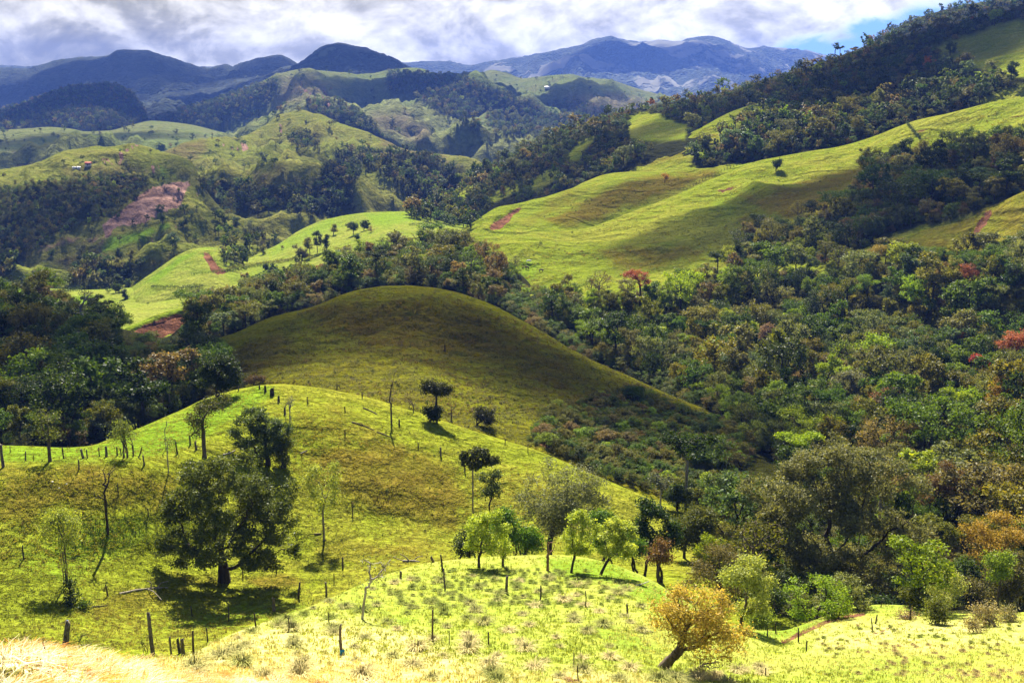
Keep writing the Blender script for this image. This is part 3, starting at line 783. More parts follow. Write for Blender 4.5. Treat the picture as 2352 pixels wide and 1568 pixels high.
# round brown hill in cloud shade
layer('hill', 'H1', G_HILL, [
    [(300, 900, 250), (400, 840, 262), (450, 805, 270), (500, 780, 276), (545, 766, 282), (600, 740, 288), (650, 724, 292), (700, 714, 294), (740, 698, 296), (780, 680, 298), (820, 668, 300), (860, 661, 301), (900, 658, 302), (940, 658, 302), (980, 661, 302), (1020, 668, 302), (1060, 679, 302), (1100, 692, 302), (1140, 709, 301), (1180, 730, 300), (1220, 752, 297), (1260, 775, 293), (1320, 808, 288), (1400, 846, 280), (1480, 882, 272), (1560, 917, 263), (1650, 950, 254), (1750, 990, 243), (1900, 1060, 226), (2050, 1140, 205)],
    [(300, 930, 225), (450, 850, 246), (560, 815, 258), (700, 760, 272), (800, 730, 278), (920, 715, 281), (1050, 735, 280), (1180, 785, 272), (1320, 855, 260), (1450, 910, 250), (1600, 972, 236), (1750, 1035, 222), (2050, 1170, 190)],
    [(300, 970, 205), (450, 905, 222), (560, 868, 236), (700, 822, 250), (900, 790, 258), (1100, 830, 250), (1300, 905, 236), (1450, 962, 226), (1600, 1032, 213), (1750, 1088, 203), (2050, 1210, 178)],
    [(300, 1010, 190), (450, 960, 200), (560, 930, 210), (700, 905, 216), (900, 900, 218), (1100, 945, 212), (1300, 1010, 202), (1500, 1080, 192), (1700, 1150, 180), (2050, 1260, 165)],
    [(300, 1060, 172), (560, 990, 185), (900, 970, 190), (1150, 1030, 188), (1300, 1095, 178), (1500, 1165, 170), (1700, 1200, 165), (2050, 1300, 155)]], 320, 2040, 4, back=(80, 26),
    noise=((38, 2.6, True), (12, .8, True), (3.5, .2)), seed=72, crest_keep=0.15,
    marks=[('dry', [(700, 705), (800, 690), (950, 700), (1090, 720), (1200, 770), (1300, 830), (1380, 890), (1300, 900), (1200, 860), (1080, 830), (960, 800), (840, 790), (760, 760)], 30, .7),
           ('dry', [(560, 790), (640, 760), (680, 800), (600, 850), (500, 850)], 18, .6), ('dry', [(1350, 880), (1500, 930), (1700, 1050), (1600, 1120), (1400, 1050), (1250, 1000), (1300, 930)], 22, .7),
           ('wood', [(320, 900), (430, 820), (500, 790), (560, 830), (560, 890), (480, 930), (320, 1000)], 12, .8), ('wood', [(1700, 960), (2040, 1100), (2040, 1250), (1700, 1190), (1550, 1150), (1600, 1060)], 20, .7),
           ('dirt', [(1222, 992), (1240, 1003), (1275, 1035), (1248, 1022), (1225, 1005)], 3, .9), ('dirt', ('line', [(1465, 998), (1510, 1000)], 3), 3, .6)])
# pasture bowl with the broad tree, and the bright ridge behind it
layer('pasture', 'H2', G_BOWL, [
    [(X0, 1032, 128), (-60, 1026, 132), (0, 1022, 135), (80, 1024, 138), (150, 1028, 140), (200, 1026, 142), (260, 1006, 146), (320, 984, 151), (370, 962, 155), (420, 940, 159), (470, 918, 162), (520, 902, 164), (560, 892, 165), (600, 886, 166), (640, 884, 166), (690, 888, 166), (740, 894, 166), (800, 905, 166), (860, 919, 165), (920, 938, 164), (980, 957, 163), (1050, 981, 162), (1150, 1012, 160), (1230, 1036, 158), (1330, 1076, 155), (1430, 1117, 152), (1490, 1141, 150), (1560, 1163, 149), (1650, 1192, 147), (1800, 1250, 143), (2000, 1330, 138)],
    [(X0, 1060, 122), (0, 1052, 126), (150, 1050, 128), (250, 1042, 130), (350, 1036, 133), (450, 1012, 140), (520, 990, 144), (600, 960, 150), (700, 955, 152), (800, 970, 152), (950, 1010, 151), (1100, 1060, 148), (1250, 1095, 146), (1400, 1140, 143), (1490, 1168, 142), (1650, 1215, 140), (2000, 1350, 132)],
    [(X0, 1085, 118), (0, 1078, 120), (150, 1074, 121), (300, 1072, 124), (420, 1068, 130), (520, 1060, 136), (620, 1060, 141), (700, 1065, 142), (850, 1090, 140), (1000, 1130, 138), (1150, 1165, 137), (1300, 1180, 137), (1480, 1205, 137), (1650, 1245, 134), (2000, 1370, 125)],
    [(X0, 1200, 110), (0, 1190, 111), (150, 1180, 113), (300, 1175, 117), (420, 1170, 122), (520, 1172, 127), (640, 1180, 130), (760, 1195, 131), (900, 1215, 130), (1050, 1230, 129), (1200, 1235, 130), (1480, 1250, 130), (1650, 1280, 126), (2000, 1400, 118)],
    [(X0, 1310, 102), (0, 1305, 103), (150, 1300, 106), (300, 1300, 110), (420, 1300, 114), (520, 1300, 117), (640, 1292, 119), (760, 1275, 122), (900, 1270, 122), (1050, 1270, 121), (1200, 1275, 122), (1480, 1290, 122), (1650, 1320, 118), (2000, 1430, 112)],
    [(X0, 1400, 94), (0, 1395, 95), (150, 1385, 97), (300, 1382, 101), (420, 1378, 104), (520, 1375, 106), (640, 1368, 107), (760, 1345, 110), (900, 1320, 112), (1050, 1310, 112), (1200, 1315, 112), (1480, 1330, 114), (2000, 1450, 105)],
    [(X0, 1490, 84), (0, 1485, 85), (300, 1470, 90), (520, 1455, 93), (760, 1420, 96), (900, 1380, 101), (1200, 1370, 103), (2000, 1480, 98)],
    [(X0, 1600, 72), (300, 1580, 77), (700, 1540, 82), (1200, 1450, 92), (2000, 1520, 90)]], X0, 1960, 4, back=(32, 14),
    noise=((24, 1.1), (7, .3), (2.2, .09)), seed=75, crest_keep=0.2,
    marks=[('lush', [(0, 1022), (200, 1026), (320, 985), (480, 915), (600, 888), (640, 900), (560, 950), (480, 1000), (400, 1040), (300, 1050), (100, 1060), (0, 1060)], 14, .8),
           ('lush', [(40, 1290), (130, 1250), (200, 1200), (330, 1180), (340, 1230), (240, 1290), (130, 1340)], 26, .5), ('lush', [(380, 1440), (560, 1390), (700, 1390), (680, 1410), (500, 1440)], 14, .5),
           ('dry', [(700, 1040), (860, 1010), (980, 1040), (1060, 1100), (1080, 1160), (1040, 1220), (940, 1190), (800, 1150), (720, 1120)], 22, .75),
           ('dry', [(690, 950), (780, 940), (900, 990), (860, 1020), (720, 1010)], 22, .4), ('dry', [(0, 1075), (200, 1075), (400, 1090), (420, 1150), (340, 1180), (150, 1160), (0, 1190)], 24, .75), ('dry', [(300, 1340), (420, 1330), (480, 1370), (300, 1420), (200, 1410)], 24, .45), ('dry', [(700, 1250), (900, 1240), (1040, 1260), (900, 1300), (760, 1300)], 20, .35),
           ('dry', [(420, 1085), (540, 1070), (520, 1110), (430, 1120)], 14, .4),
           ('dry', [(570, 1330), (640, 1320), (700, 1335), (690, 1350), (600, 1352)], 8, .8), ('dry', [(390, 1310), (500, 1330), (520, 1350), (420, 1345)], 12, .5)])
# sunlit slope at our feet, its knoll and the spur with the earth track
layer('foreground_slope', 'F', G_NEAR, [
    [(X0, 1480, 15), (-60, 1500, 19), (0, 1500, 22), (100, 1500, 25), (200, 1508, 28), (290, 1516, 32), (350, 1512, 36), (410, 1508, 42), (450, 1494, 47), (500, 1470, 54), (560, 1444, 59), (640, 1415, 65), (700, 1396, 70), (760, 1372, 75), (830, 1340, 81), (890, 1318, 86), (950, 1300, 90), (1010, 1289, 93), (1080, 1281, 95), (1160, 1275, 96.5), (1240, 1273, 97), (1300, 1275, 96), (1350, 1281, 95), (1400, 1292, 93), (1450, 1310, 91), (1500, 1334, 88), (1550, 1365, 85), (1600, 1398, 83), (1650, 1424, 82), (1700, 1440, 82), (1750, 1448, 83), (1790, 1448, 85), (1830, 1440, 88), (1870, 1424, 92), (1920, 1404, 96), (1970, 1392, 98), (2020, 1388, 98.5), (2070, 1390, 97), (2130, 1399, 95), (2200, 1408, 93), (2280, 1410, 91), (2352, 1406, 90), (2450, 1395, 88), (X1, 1380, 86)],
    [(X0, 1515, 14), (0, 1518, 20), (100, 1518, 23), (200, 1522, 26), (350, 1530, 33), (450, 1512, 44), (560, 1462, 55), (700, 1416, 66), (830, 1362, 76), (950, 1326, 84), (1080, 1310, 88), (1240, 1303, 90), (1350, 1310, 88), (1450, 1336, 84), (1550, 1385, 79), (1650, 1438, 76), (1720, 1462, 76), (1790, 1472, 78), (1870, 1455, 83), (1970, 1428, 88), (2070, 1424, 88), (2200, 1438, 85), (2352, 1438, 82), (X1, 1415, 78)],
    [(X0, 1540, 12.5), (0, 1535, 17), (200, 1540, 22), (350, 1552, 29), (450, 1545, 36), (560, 1512, 45), (700, 1468, 55), (830, 1425, 63), (950, 1390, 71), (1080, 1370, 76), (1240, 1362, 77), (1350, 1368, 76), (1450, 1390, 72), (1550, 1428, 68), (1650, 1472, 66), (1790, 1505, 68), (1970, 1490, 72), (2200, 1488, 72), (2352, 1490, 69), (X1, 1475, 66)],
    [(X0, 1580, 11), (0, 1572, 13.5), (200, 1570, 18), (350, 1575, 24), (450, 1572, 29), (560, 1565, 36), (700, 1555, 41), (830, 1545, 44), (1080, 1525, 50), (1240, 1518, 52), (1450, 1525, 53), (1650, 1548, 54), (1970, 1560, 55), (2200, 1558, 55), (2352, 1558, 53), (X1, 1550, 51)],
    [(X0, 1720, 8.0), (0, 1720, 8.6), (300, 1725, 10.5), (600, 1760, 15), (1000, 1780, 20), (1500, 1790, 24), (2000, 1790, 26), (X1, 1780, 25)],
    [(X0, 2100, 4.2), (0, 2100, 4.3), (600, 2150, 6), (1200, 2200, 7.5), (2000, 2200, 8.5), (X1, 2200, 8.5)]], X0, X1, 4, back=(42, 22), end=((1.0, -1.72), (-3.0, -1.45), (-40.0, 3.0)),
    noise=((9, .32), (2.6, .10)), seed=79, cut=.001, crest_keep=0.4,
    marks=[('dirt', ('line', [(1985, 1408), (1940, 1415), (1890, 1430), (1850, 1448), (1800, 1473)], 5), 4, .75), ('dirt', ('line', [(2080, 1425), (2000, 1458), (1900, 1492)], 2.5), 3, .5),
           ('dirt', [(1280, 1540), (1310, 1550), (1345, 1568), (1300, 1570)], 8, .6), ('dry', [(-40, 1700), (-40, 1470), (210, 1490), (350, 1512), (450, 1490), (560, 1450), (700, 1425), (840, 1430), (960, 1460), (1060, 1500), (1150, 1540), (1250, 1575), (1250, 1700)], 34, .75), ('dry', [(1250, 1590), (1300, 1530), (1450, 1540), (1700, 1590)], 16, .5), ('dry', [(1880, 1440), (2080, 1425), (2352, 1430), (2352, 1480), (2000, 1500), (1870, 1490)], 22, .4),
           ('lush', [(1240, 1280), (1400, 1290), (1520, 1350), (1620, 1420), (1540, 1420), (1400, 1340), (1280, 1320)], 14, .8), ('lush', [(1700, 1455), (1850, 1430), (2000, 1390), (2100, 1395), (1980, 1400), (1850, 1445), (1790, 1470)], 8, .7),
           ('lush', [(1330, 1440), (1420, 1440), (1520, 1490), (1430, 1490)], 14, .6), ('lush', [(1800, 1530), (2050, 1500), (2250, 1540), (2000, 1568)], 22, .4), ('lush', [(900, 1415), (960, 1420), (920, 1440), (860, 1440)], 8, .6)])
# valley datum reaching to the horizon
xx, yy = np.meshgrid(np.linspace(-14000, 14000, 15), np.linspace(-4000, 16000, 11))
gv = np.stack([xx, yy, np.full_like(xx, 6.0)], -1)
gv[..., 2] = np.where(yy > 1500, 0.0, 6.0)
ii = np.arange(10)[:, None] * 15 + np.arange(14)[None]
gm = mesh_np('ground', gv.reshape(-1, 3), np.stack([ii, ii + 1, ii + 16, ii + 15], -1).reshape(-1, 4), True, (C_FAR,))
link('ground', gm)['kind'] = 'structure'

# one ray-casting tree over all landforms
KEYS = list(LAYERS)
_v, _f, _own, o_ = [], [], [], 0
for k_ in KEYS:
    v_, f_ = LAYERS[k_]
    _v.append(v_); _f.append(f_ + o_); _own.append(np.full(len(f_), KEYS.index(k_)))
    o_ += len(v_)
_own = np.concatenate(_own)
BVH = BVHTree.FromPolygons(np.concatenate(_v).tolist(), np.concatenate(_f).tolist())
EYE = Vector((0, 0, CZ))


def ground_at(x, y):
    """where the photograph's pixel meets the land: (point, normal, landform) """
    d = Vector(ray_dir(x, y).tolist()).normalized()
    p, n, i, t = BVH.ray_cast(EYE, d)
    return (None, None, None) if p is None else (p, n, KEYS[_own[i]])


def drop(x, y):
    p, n, i, t = BVH.ray_cast(Vector((x, y, 2000)), Vector((0, 0, -1)))
    return p, n


def mpp(p):
    """metres per picture pixel at a point"""
    return float(to_px(np.array([[p[0], p[1], p[2]]]))[2][0]) / F
# ------------------------------------------------------------------ tree builder
def colonize(att, nodes, step, kill, rng, up=0.06, wob=0.25, iters=140):
    """grow a branch skeleton towards attraction points; returns nodes (n,3) and parents"""
    N = [np.asarray(p, float) for p in nodes]
    par = [-1] + list(range(len(nodes) - 1))
    att = np.asarray(att, float)
    arr = np.array(N)
    d = np.linalg.norm(att[:, None] - arr[None], axis=2)
    near, nd = d.argmin(1), d.min(1)
    alive = np.ones(len(att), bool)
    for _ in range(iters):
        if not alive.any(): break
        ids = near[alive]
        vec = att[alive] - arr[ids]
        vec /= np.linalg.norm(vec, axis=1, keepdims=True) + 1e-9
        uq, inv = np.unique(ids, return_inverse=True)
        acc = np.zeros((len(uq), 3))
        np.add.at(acc, inv, vec)
        acc /= np.linalg.norm(acc, axis=1, keepdims=True) + 1e-9
        acc += rng.normal(0, wob, acc.shape)
        acc[:, 2] += up
        acc /= np.linalg.norm(acc, axis=1, keepdims=True) + 1e-9
        new = arr[uq] + acc * step
        base = len(arr)
        arr = np.concatenate([arr, new])
        par += uq.tolist()
        dn = np.linalg.norm(att[:, None] - new[None], axis=2)
        j = dn.argmin(1); m = dn[np.arange(len(att)), j]
        upd = m < nd
        near[upd] = base + j[upd]; nd[upd] = m[upd]
        alive &= nd > kill
        if len(arr) > 4000: break
    return arr, np.array(par)


def tube_segments(arr, par, rad, sides_big=6, sides_small=3, thr=0.05):
    """one frustum per branch segment"""
    V, Fc, off = [], [], 0
    ch = np.arange(len(arr))[par >= 0]
    big = rad[ch] > thr
    for sel, ns in ((ch[big], sides_big), (ch[~big], sides_small)):
        if not len(sel): continue
        a, b = arr[par[sel]], arr[sel]
        ra = np.minimum(rad[par[sel]], rad[sel] * 1.45); rb = rad[sel]
        ax = b - a
        L = np.linalg.norm(ax, axis=1, keepdims=True) + 1e-9
        ax = ax / L
        b = b + ax * np.minimum(rb, L[:, 0] * 0.2)[:, None]
        ref = np.where(np.abs(ax[:, 2:3]) < 0.9, [[0, 0, 1.0]], [[1.0, 0, 0]])
        u = np.cross(ax, ref); u /= np.linalg.norm(u, axis=1, keepdims=True) + 1e-9
        w = np.cross(ax, u)
        th = np.arange(ns) * 2 * np.pi / ns
        ring = u[:, None] * np.cos(th)[None, :, None] + w[:, None] * np.sin(th)[None, :, None]
        va = a[:, None] + ring * ra[:, None, None]
        vb = b[:, None] + ring * rb[:, None, None]
        V.append(np.concatenate([va, vb], 1).reshape(-1, 3))
        k = np.arange(len(sel))[:, None] * 2 * ns + off
        i = np.arange(ns)[None]
        j = (i + 1) % ns
        Fc.append(np.stack([k + i, k + j, k + ns + j, k + ns + i], -1).reshape(-1, 4))
        off += len(sel) * 2 * ns
    return np.concatenate(V), np.concatenate(Fc)


def leaf_quads(cen, size, rng, centre, flat=0.35, aspect=0.55, outw=0.5):
    """small bent-over leaf faces; returns verts, faces"""
    n = len(cen)
    nrm = rng.normal(0, 1, (n, 3))
    nrm /= np.linalg.norm(nrm, axis=1, keepdims=True)
    out = cen - centre
    out /= np.linalg.norm(out, axis=1, keepdims=True) + 1e-6
    nrm = nrm + out * outw + np.array([0, 0, flat])
    nrm /= np.linalg.norm(nrm, axis=1, keepdims=True) + 1e-9
    t = np.cross(nrm, rng.normal(0, 1, (n, 3)))
    t /= np.linalg.norm(t, axis=1, keepdims=True) + 1e-9
    s = np.cross(nrm, t)
    L = size * rng.uniform(0.6, 1.35, n)[:, None]
    Wd = L * aspect
    v = np.stack([cen - t * L * .5, cen + s * Wd * .5 - nrm * L * .06, cen + t * L * .5, cen - s * Wd * .5 - nrm * L * .06], 1)
    f = np.arange(n * 4).reshape(n, 4)
    return v.reshape(-1, 3), f


def lobes_points(lobes, n, rng, surf=0.55, yscale=1.0):
    """random points in a union of ellipsoids, more towards their shells; lobes (x, z, rx, rz[, y, ry])"""
    vol = np.array([l[2] * l[3] * (l[5] if len(l) > 5 else l[2]) for l in lobes]) ** 0.8
    ids = rng.choice(len(lobes), n, p=vol / vol.sum())
    d = rng.normal(0, 1, (n, 3))
    d /= np.linalg.norm(d, axis=1, keepdims=True)
    r = rng.uniform(0, 1, n) ** (1 / 3) * (1 - surf) + surf * rng.uniform(0.72, 1.0, n)
    L = np.array([[l[0], l[4] if len(l) > 4 else 0.0, l[1], l[2], (l[5] if len(l) > 5 else l[2] * yscale), l[3]] for l in lobes])[ids]
    p = L[:, :3] + d * r[:, None] * L[:, 3:]
    return p, ids


def set_lv(me, rng, per=None):
    n = len(me.polygons)
    a = me.attributes.new('lv', 'FLOAT', 'FACE')
    v = rng.beta(2.2, 2.2, n) if per is None else np.clip(per + rng.normal(0, 0.14, n), 0, 1)
    a.data.foreach_set('value', v.astype(np.float32))


def make_tree(name, seed, lobes, trunk_r, n_att=260, n_leaf=4000, leaf=0.25, stems=1, lean=(0, 0), fork=0.35, bark=None, leafm=None,
              surf=0.55, wob=0.25, clump=0.35, flat=0.35, twig=0.012, step_k=1.0, yscale=1.0, base_r=0.0, up=0.06, aspect=0.55, sub=True):
    """returns (trunk mesh, crown mesh or None); base at the origin, metres"""
    rng = np.random.default_rng(seed)
    lob = [tuple(l) for l in lobes]
    top = max(l[1] + l[3] for l in lob)
    if sub:                                      # break each lobe into uneven billows
        extra = []
        for l in lob:
            k = max(5, int(7 * l[2] / top * 4))
            for _ in range(k):
                d = rng.normal(0, 1, 3); d /= np.linalg.norm(d)
                rr = rng.uniform(.28, .5)
                y0 = l[4] if len(l) > 4 else 0.0
                ry = l[5] if len(l) > 5 else l[2] * yscale
                extra.append((l[0] + d[0] * l[2] * .72, l[1] + d[2] * l[3] * .72, l[2] * rr, l[3] * rr * .85, y0 + d[1] * ry * .72, ry * rr))
        lob = extra
    att, ids = lobes_points(lob, n_att, rng, surf, yscale)
    att = att[att[:, 2] > 0.04 * top]
    lowest = max(np.percentile(att[:, 2], 3), 0.05 * top)
    step = step_k * top / 22.0
    nodes_all, par_all = None, None
    groups = [att] if stems == 1 else [att[i::stems] for i in range(stems)]
    for gi, at_ in enumerate(groups):
        if not len(at_): continue
        b0 = np.array([rng.normal(0, base_r), rng.normal(0, base_r), -0.25 - 0.02 * top]) if stems > 1 else np.array([0, 0, -0.25 - 0.02 * top])
        hh = lowest * (1 - fork) if stems == 1 else lowest * .3
        hh = max(hh, step)
        k = max(2, int(hh / step) + 1)
        tr = [b0]
        for q in range(1, k + 1):
            f_ = q / k
            tr.append(b0 + np.array([lean[0] * f_ ** 1.2 + rng.normal(0, .03 * step) , lean[1] * f_ + rng.normal(0, .03 * step), (hh - b0[2]) * f_]))
        arr, par = colonize(at_, tr, step, step * 1.3, rng, up=up, wob=wob)
        if nodes_all is None:
            nodes_all, par_all = arr, par
        else:
            par = np.where(par >= 0, par + len(nodes_all), -1)
            nodes_all, par_all = np.concatenate([nodes_all, arr]), np.concatenate([par_all, par])
    arr, par = nodes_all, par_all
    n = len(arr)
    r = np.zeros(n); kids = np.zeros(n, int)
    np.add.at(kids, par[par >= 0], 1)
    e = 2.3
    acc = np.zeros(n)
    for i in range(n - 1, -1, -1):
        v = acc[i] if kids[i] else twig ** e
        r[i] = v ** (1 / e)
        if par[i] >= 0: acc[par[i]] += v
    root = r[par < 0].max()
    ex = math.log(max(trunk_r / twig, 1.01)) / math.log(max(root / twig, 1.01))
    r = twig * (r / twig) ** ex
    hgt = np.clip(arr[:, 2] / (0.12 * top), 0, 1)
    r = r * (1 + 0.25 * (1 - hgt) ** 2 * (r > 0.35 * trunk_r))
    v, f = tube_segments(arr, par, r, thr=max(0.035, twig * 1.6))
    tm = mesh_np(name + '_trunk', v, f, True, (bark,) if bark else ())
    cm = None
    if n_leaf:
        tips = arr[(kids == 0) | (r < twig * 2.2)]
        src = np.concatenate([tips, att]) if len(tips) else att
        pick = rng.integers(0, len(src), n_leaf)
        shade = rng.uniform(0.2, 0.8, len(src))
        cen = src[pick] + rng.normal(0, 1, (n_leaf, 3)) * clump * np.array([1, 1, .7])
        keep = cen[:, 2] > 0.05
        cen, pick = cen[keep], pick[keep]
        mid = np.array([np.mean(att[:, 0]), np.mean(att[:, 1]), np.percentile(att[:, 2], 30)])
        v, f = leaf_quads(cen, leaf, rng, mid, flat, aspect)
        cm = mesh_np(name + '_crown', v, f, False, (leafm,) if leafm else ())
        set_lv(cm, rng, shade[pick] * 0.55 + 0.22)
    return tm, cm


LEAF = leaf_mat('leaves')
LEAF_I = leaf_mat('leaves_of_wood', True)
DRYLEAF = leaf_mat('thin_leaves', False, 0.35)
BARK = bark_mat('bark_dark', (0.018, 0.013, 0.009), (0.055, 0.042, 0.028))
BARK_B = bark_mat('bark_brown', (0.05, 0.035, 0.02), (0.13, 0.10, 0.065))
BARK_P = bark_mat('bark_pale', (0.17, 0.14, 0.11), (0.42, 0.38, 0.32))
BARK_L = bark_mat('deadwood_grey', (0.10, 0.08, 0.06), (0.30, 0.26, 0.20))
POSTW = bark_mat('post_wood', (0.045, 0.034, 0.024), (0.17, 0.135, 0.10), 9)
POSTD = bark_mat('post_wood_dark', (0.02, 0.016, 0.012), (0.075, 0.058, 0.042), 9)

# colours of foliage (linear)
GREEN = (0.062, 0.108, 0.012); DARK = (0.032, 0.054, 0.009); GREY = (0.110, 0.124, 0.058); OLIVE = (0.104, 0.108, 0.018)
LIME = (0.165, 0.235, 0.018); YEL = (0.22, 0.24, 0.03); BROWN = (0.135, 0.108, 0.056); RUST = (0.25, 0.095, 0.028)
RED = (0.34, 0.075, 0.045); ORANGE = (0.36, 0.19, 0.03); BLUISH = (0.070, 0.110, 0.062); TEAL = (0.04, 0.075, 0.034); PINK = (0.46, 0.20, 0.25)


def kinds(pref, n_leaf, leaf, leafm, n_att, twig):
    """ten crowns of forest trees, 10 m tall"""
    shapes = [
        ([(0, 6.4, 4.2, 3.4)], 0.20, 0.5), ([(-1.2, 5.9, 3.3, 2.8), (1.7, 7.0, 3.1, 2.6)], 0.22, 0.5),
        ([(0, 8.2, 5.0, 1.6), (1.2, 6.5, 3.8, 1.6), (-1.4, 5.0, 3.0, 1.6)], 0.20, 0.3), ([(0, 5.9, 3.2, 4.0)], 0.20, 0.5),
        ([(-1.9, 7.4, 2.8, 1.9), (2.0, 7.7, 2.9, 1.8), (0.1, 5.2, 3.4, 2.4)], 0.20, 0.35), ([(0, 5.2, 4.3, 4.0)], 0.24, 0.6),
        ([(.4, 8.4, 2.7, 1.5), (-.3, 5.8, 3.8, 2.2)], 0.18, 0.35), ([(-1.3, 5.2, 3.3, 2.9), (2.1, 4.9, 2.9, 2.6), (0.2, 7.8, 3.0, 2.1)], 0.24, 0.5),
        ([(0, 4.2, 4.6, 3.6)], 0.20, 0.6), ([(0, 7.4, 2.8, 2.5), (0, 4.4, 2.5, 2.4)], 0.18, 0.4),
        ([(0, 7.0, 3.6, 2.6), (-1.5, 5.4, 2.6, 1.8)], 0.20, 0.3), ([(0, 12.2, 3.6, 1.5), (1.6, 10.8, 2.6, 1.2), (-1.4, 9.6, 2.0, 1.0)], 0.24, 0.1)]
    out = []
    for i, (lb, tr, fk) in enumerate(shapes):
        out.append(make_tree(f'{pref}_{i}', 100 + i, lb, tr, n_att + (160 if i == 10 else 0), n_leaf // 4 if i == 10 else int(n_leaf * (1, .8, 1.3, .75, 1.15, 1.35, .9, 1.0, 1.3, .8, 1, 1)[i]), leaf * (1, 1.18, .82, 1.25, .9, .78, 1.1, 1.0, .8, 1.15, .8, 1)[i], 1, fork=fk, bark=BARK_L if i == 11 else BARK_B if i == 10 else BARK, leafm=leafm, clump=0.30, surf=0.6, twig=twig))
    return out


NEAR_KINDS = kinds('forest_tree', 3400, 0.40, LEAF, 150, 0.03)


class Wood:
    """positions waiting to become instances of one stuff object"""
    def __init__(self): self.rows = []
    def add(self, p, scl, rz, idx, tint): self.rows.append((*p, *scl, rz, idx, *tint))


def proto_collection(name, meshes):
    c = bpy.data.collections.new(name)
    for i, ms in enumerate(meshes):
        o = bpy.data.objects.new(f'{name}_{i:02d}', ms)
        c.objects.link(o)
    return c


def joined(tm, cm, name, leafm, bark):
    """trunk and crown in one mesh for instancing"""
    v1 = np.empty(len(tm.vertices) * 3, np.float32); tm.vertices.foreach_get('co', v1)
    v2 = np.empty(len(cm.vertices) * 3, np.float32); cm.vertices.foreach_get('co', v2)
    f1 = np.empty(len(tm.loops), np.int32); tm.loops.foreach_get('vertex_index', f1)
    f2 = np.empty(len(cm.loops), np.int32); cm.loops.foreach_get('vertex_index', f2)
    f1, f2 = f1.reshape(-1, 4), f2.reshape(-1, 4) + len(v1) // 3
    me = mesh_np(name, np.concatenate([v1, v2]).reshape(-1, 3), np.concatenate([f1, f2]), False, (bark, leafm))
    me.polygons.foreach_set('material_index', np.concatenate([np.zeros(len(f1)), np.ones(len(f2))]).astype(np.int32))
    lv = np.empty(len(f2), np.float32); cm.attributes['lv'].data.foreach_get('value', lv)
    a = me.attributes.new('lv', 'FLOAT', 'FACE')
    a.data.foreach_set('value', np.concatenate([np.full(len(f1), .5), lv]).astype(np.float32))
    return me


def scatter_object(name, rows, coll):
    """ONE object: points carrying the plants of a mass nobody could count"""
    a = np.array(rows, float)
    me = bpy.data.meshes.new(name)
    me.vertices.add(len(a))
    me.vertices.foreach_set('co', a[:, :3].astype(np.float32).reshape(-1))
    for nm, typ, key, dat in (('scl', 'FLOAT_VECTOR', 'vector', a[:, 3:6]), ('rot', 'FLOAT_VECTOR', 'vector', np.stack([np.zeros(len(a))] * 2 + [a[:, 6]], 1)),
                              ('tint', 'FLOAT_COLOR', 'color', np.concatenate([a[:, 8:11], np.ones((len(a), 1))], 1))):
        at_ = me.attributes.new(nm, typ, 'POINT')
        at_.data.foreach_set(key, dat.astype(np.float32).reshape(-1))
    ai = me.attributes.new('idx', 'INT', 'POINT')
    ai.data.foreach_set('value', a[:, 7].astype(np.int32))
    o = link(name, me)
    g = bpy.data.node_groups.new(name + '_scatter', 'GeometryNodeTree')
    g.interface.new_socket('Geometry', in_out='INPUT', socket_type='NodeSocketGeometry')
    g.interface.new_socket('Geometry', in_out='OUTPUT', socket_type='NodeSocketGeometry')
    N, L = g.nodes, g.links
    gi, go = N.new('NodeGroupInput'), N.new('NodeGroupOutput')
    iop = N.new('GeometryNodeInstanceOnPoints')
    ci = N.new('GeometryNodeCollectionInfo')
    ci.inputs['Collection'].default_value = coll
    ci.inputs['Separate Children'].default_value = True
    ci.inputs['Reset Children'].default_value = True

    def na(nm, ty):
        q = N.new('GeometryNodeInputNamedAttribute'); q.data_type = ty; q.inputs[0].default_value = nm
        return q.outputs[0]
    L.new(gi.outputs[0], iop.inputs['Points'])
    L.new(ci.outputs[0], iop.inputs['Instance'])
    iop.inputs['Pick Instance'].default_value = True
    L.new(na('idx', 'INT'), iop.inputs['Instance Index'])
    L.new(na('rot', 'FLOAT_VECTOR'), iop.inputs['Rotation'])
    L.new(na('scl', 'FLOAT_VECTOR'), iop.inputs['Scale'])
    L.new(iop.outputs[0], go.inputs[0])
    md = o.modifiers.new('scatter', 'NODES')
    md.node_group = g
    o['kind'] = 'stuff'
    return o


MID_COLL = proto_collection('wood_kind', [joined(t, c, f'wood_kind_{i}', LEAF_I, BARK) for i, (t, c) in enumerate(NEAR_KINDS)])
_far = []
for i_, (t_, c_) in enumerate(kinds('far_tree', 420, 1.0, LEAF_I, 40, 0.06)):
    _far.append(joined(t_, c_, f'far_wood_kind_{i_}', LEAF_I, BARK))
FAR_COLL = proto_collection('far_wood_kind', _far)
# ------------------------------------------------------------------ forests
RNG = np.random.default_rng(7)
PALETTE = [('dark green', DARK, 26), ('deep green', GREEN, 22), ('grey green', GREY, 15), ('olive', OLIVE, 15), ('bluish green', BLUISH, 5), ('brownish', BROWN, 7), ('bright lime green', LIME, 4), ('rusty', RUST, 1.2)]
LAND = [('wide_round', 0), ('two_domed', 1), ('umbrella_shaped', 2), ('tall_oval', 3), ('spreading', 4), ('round', 5), ('narrow_topped', 6), ('many_domed', 7), ('low', 8), ('slender', 9)]


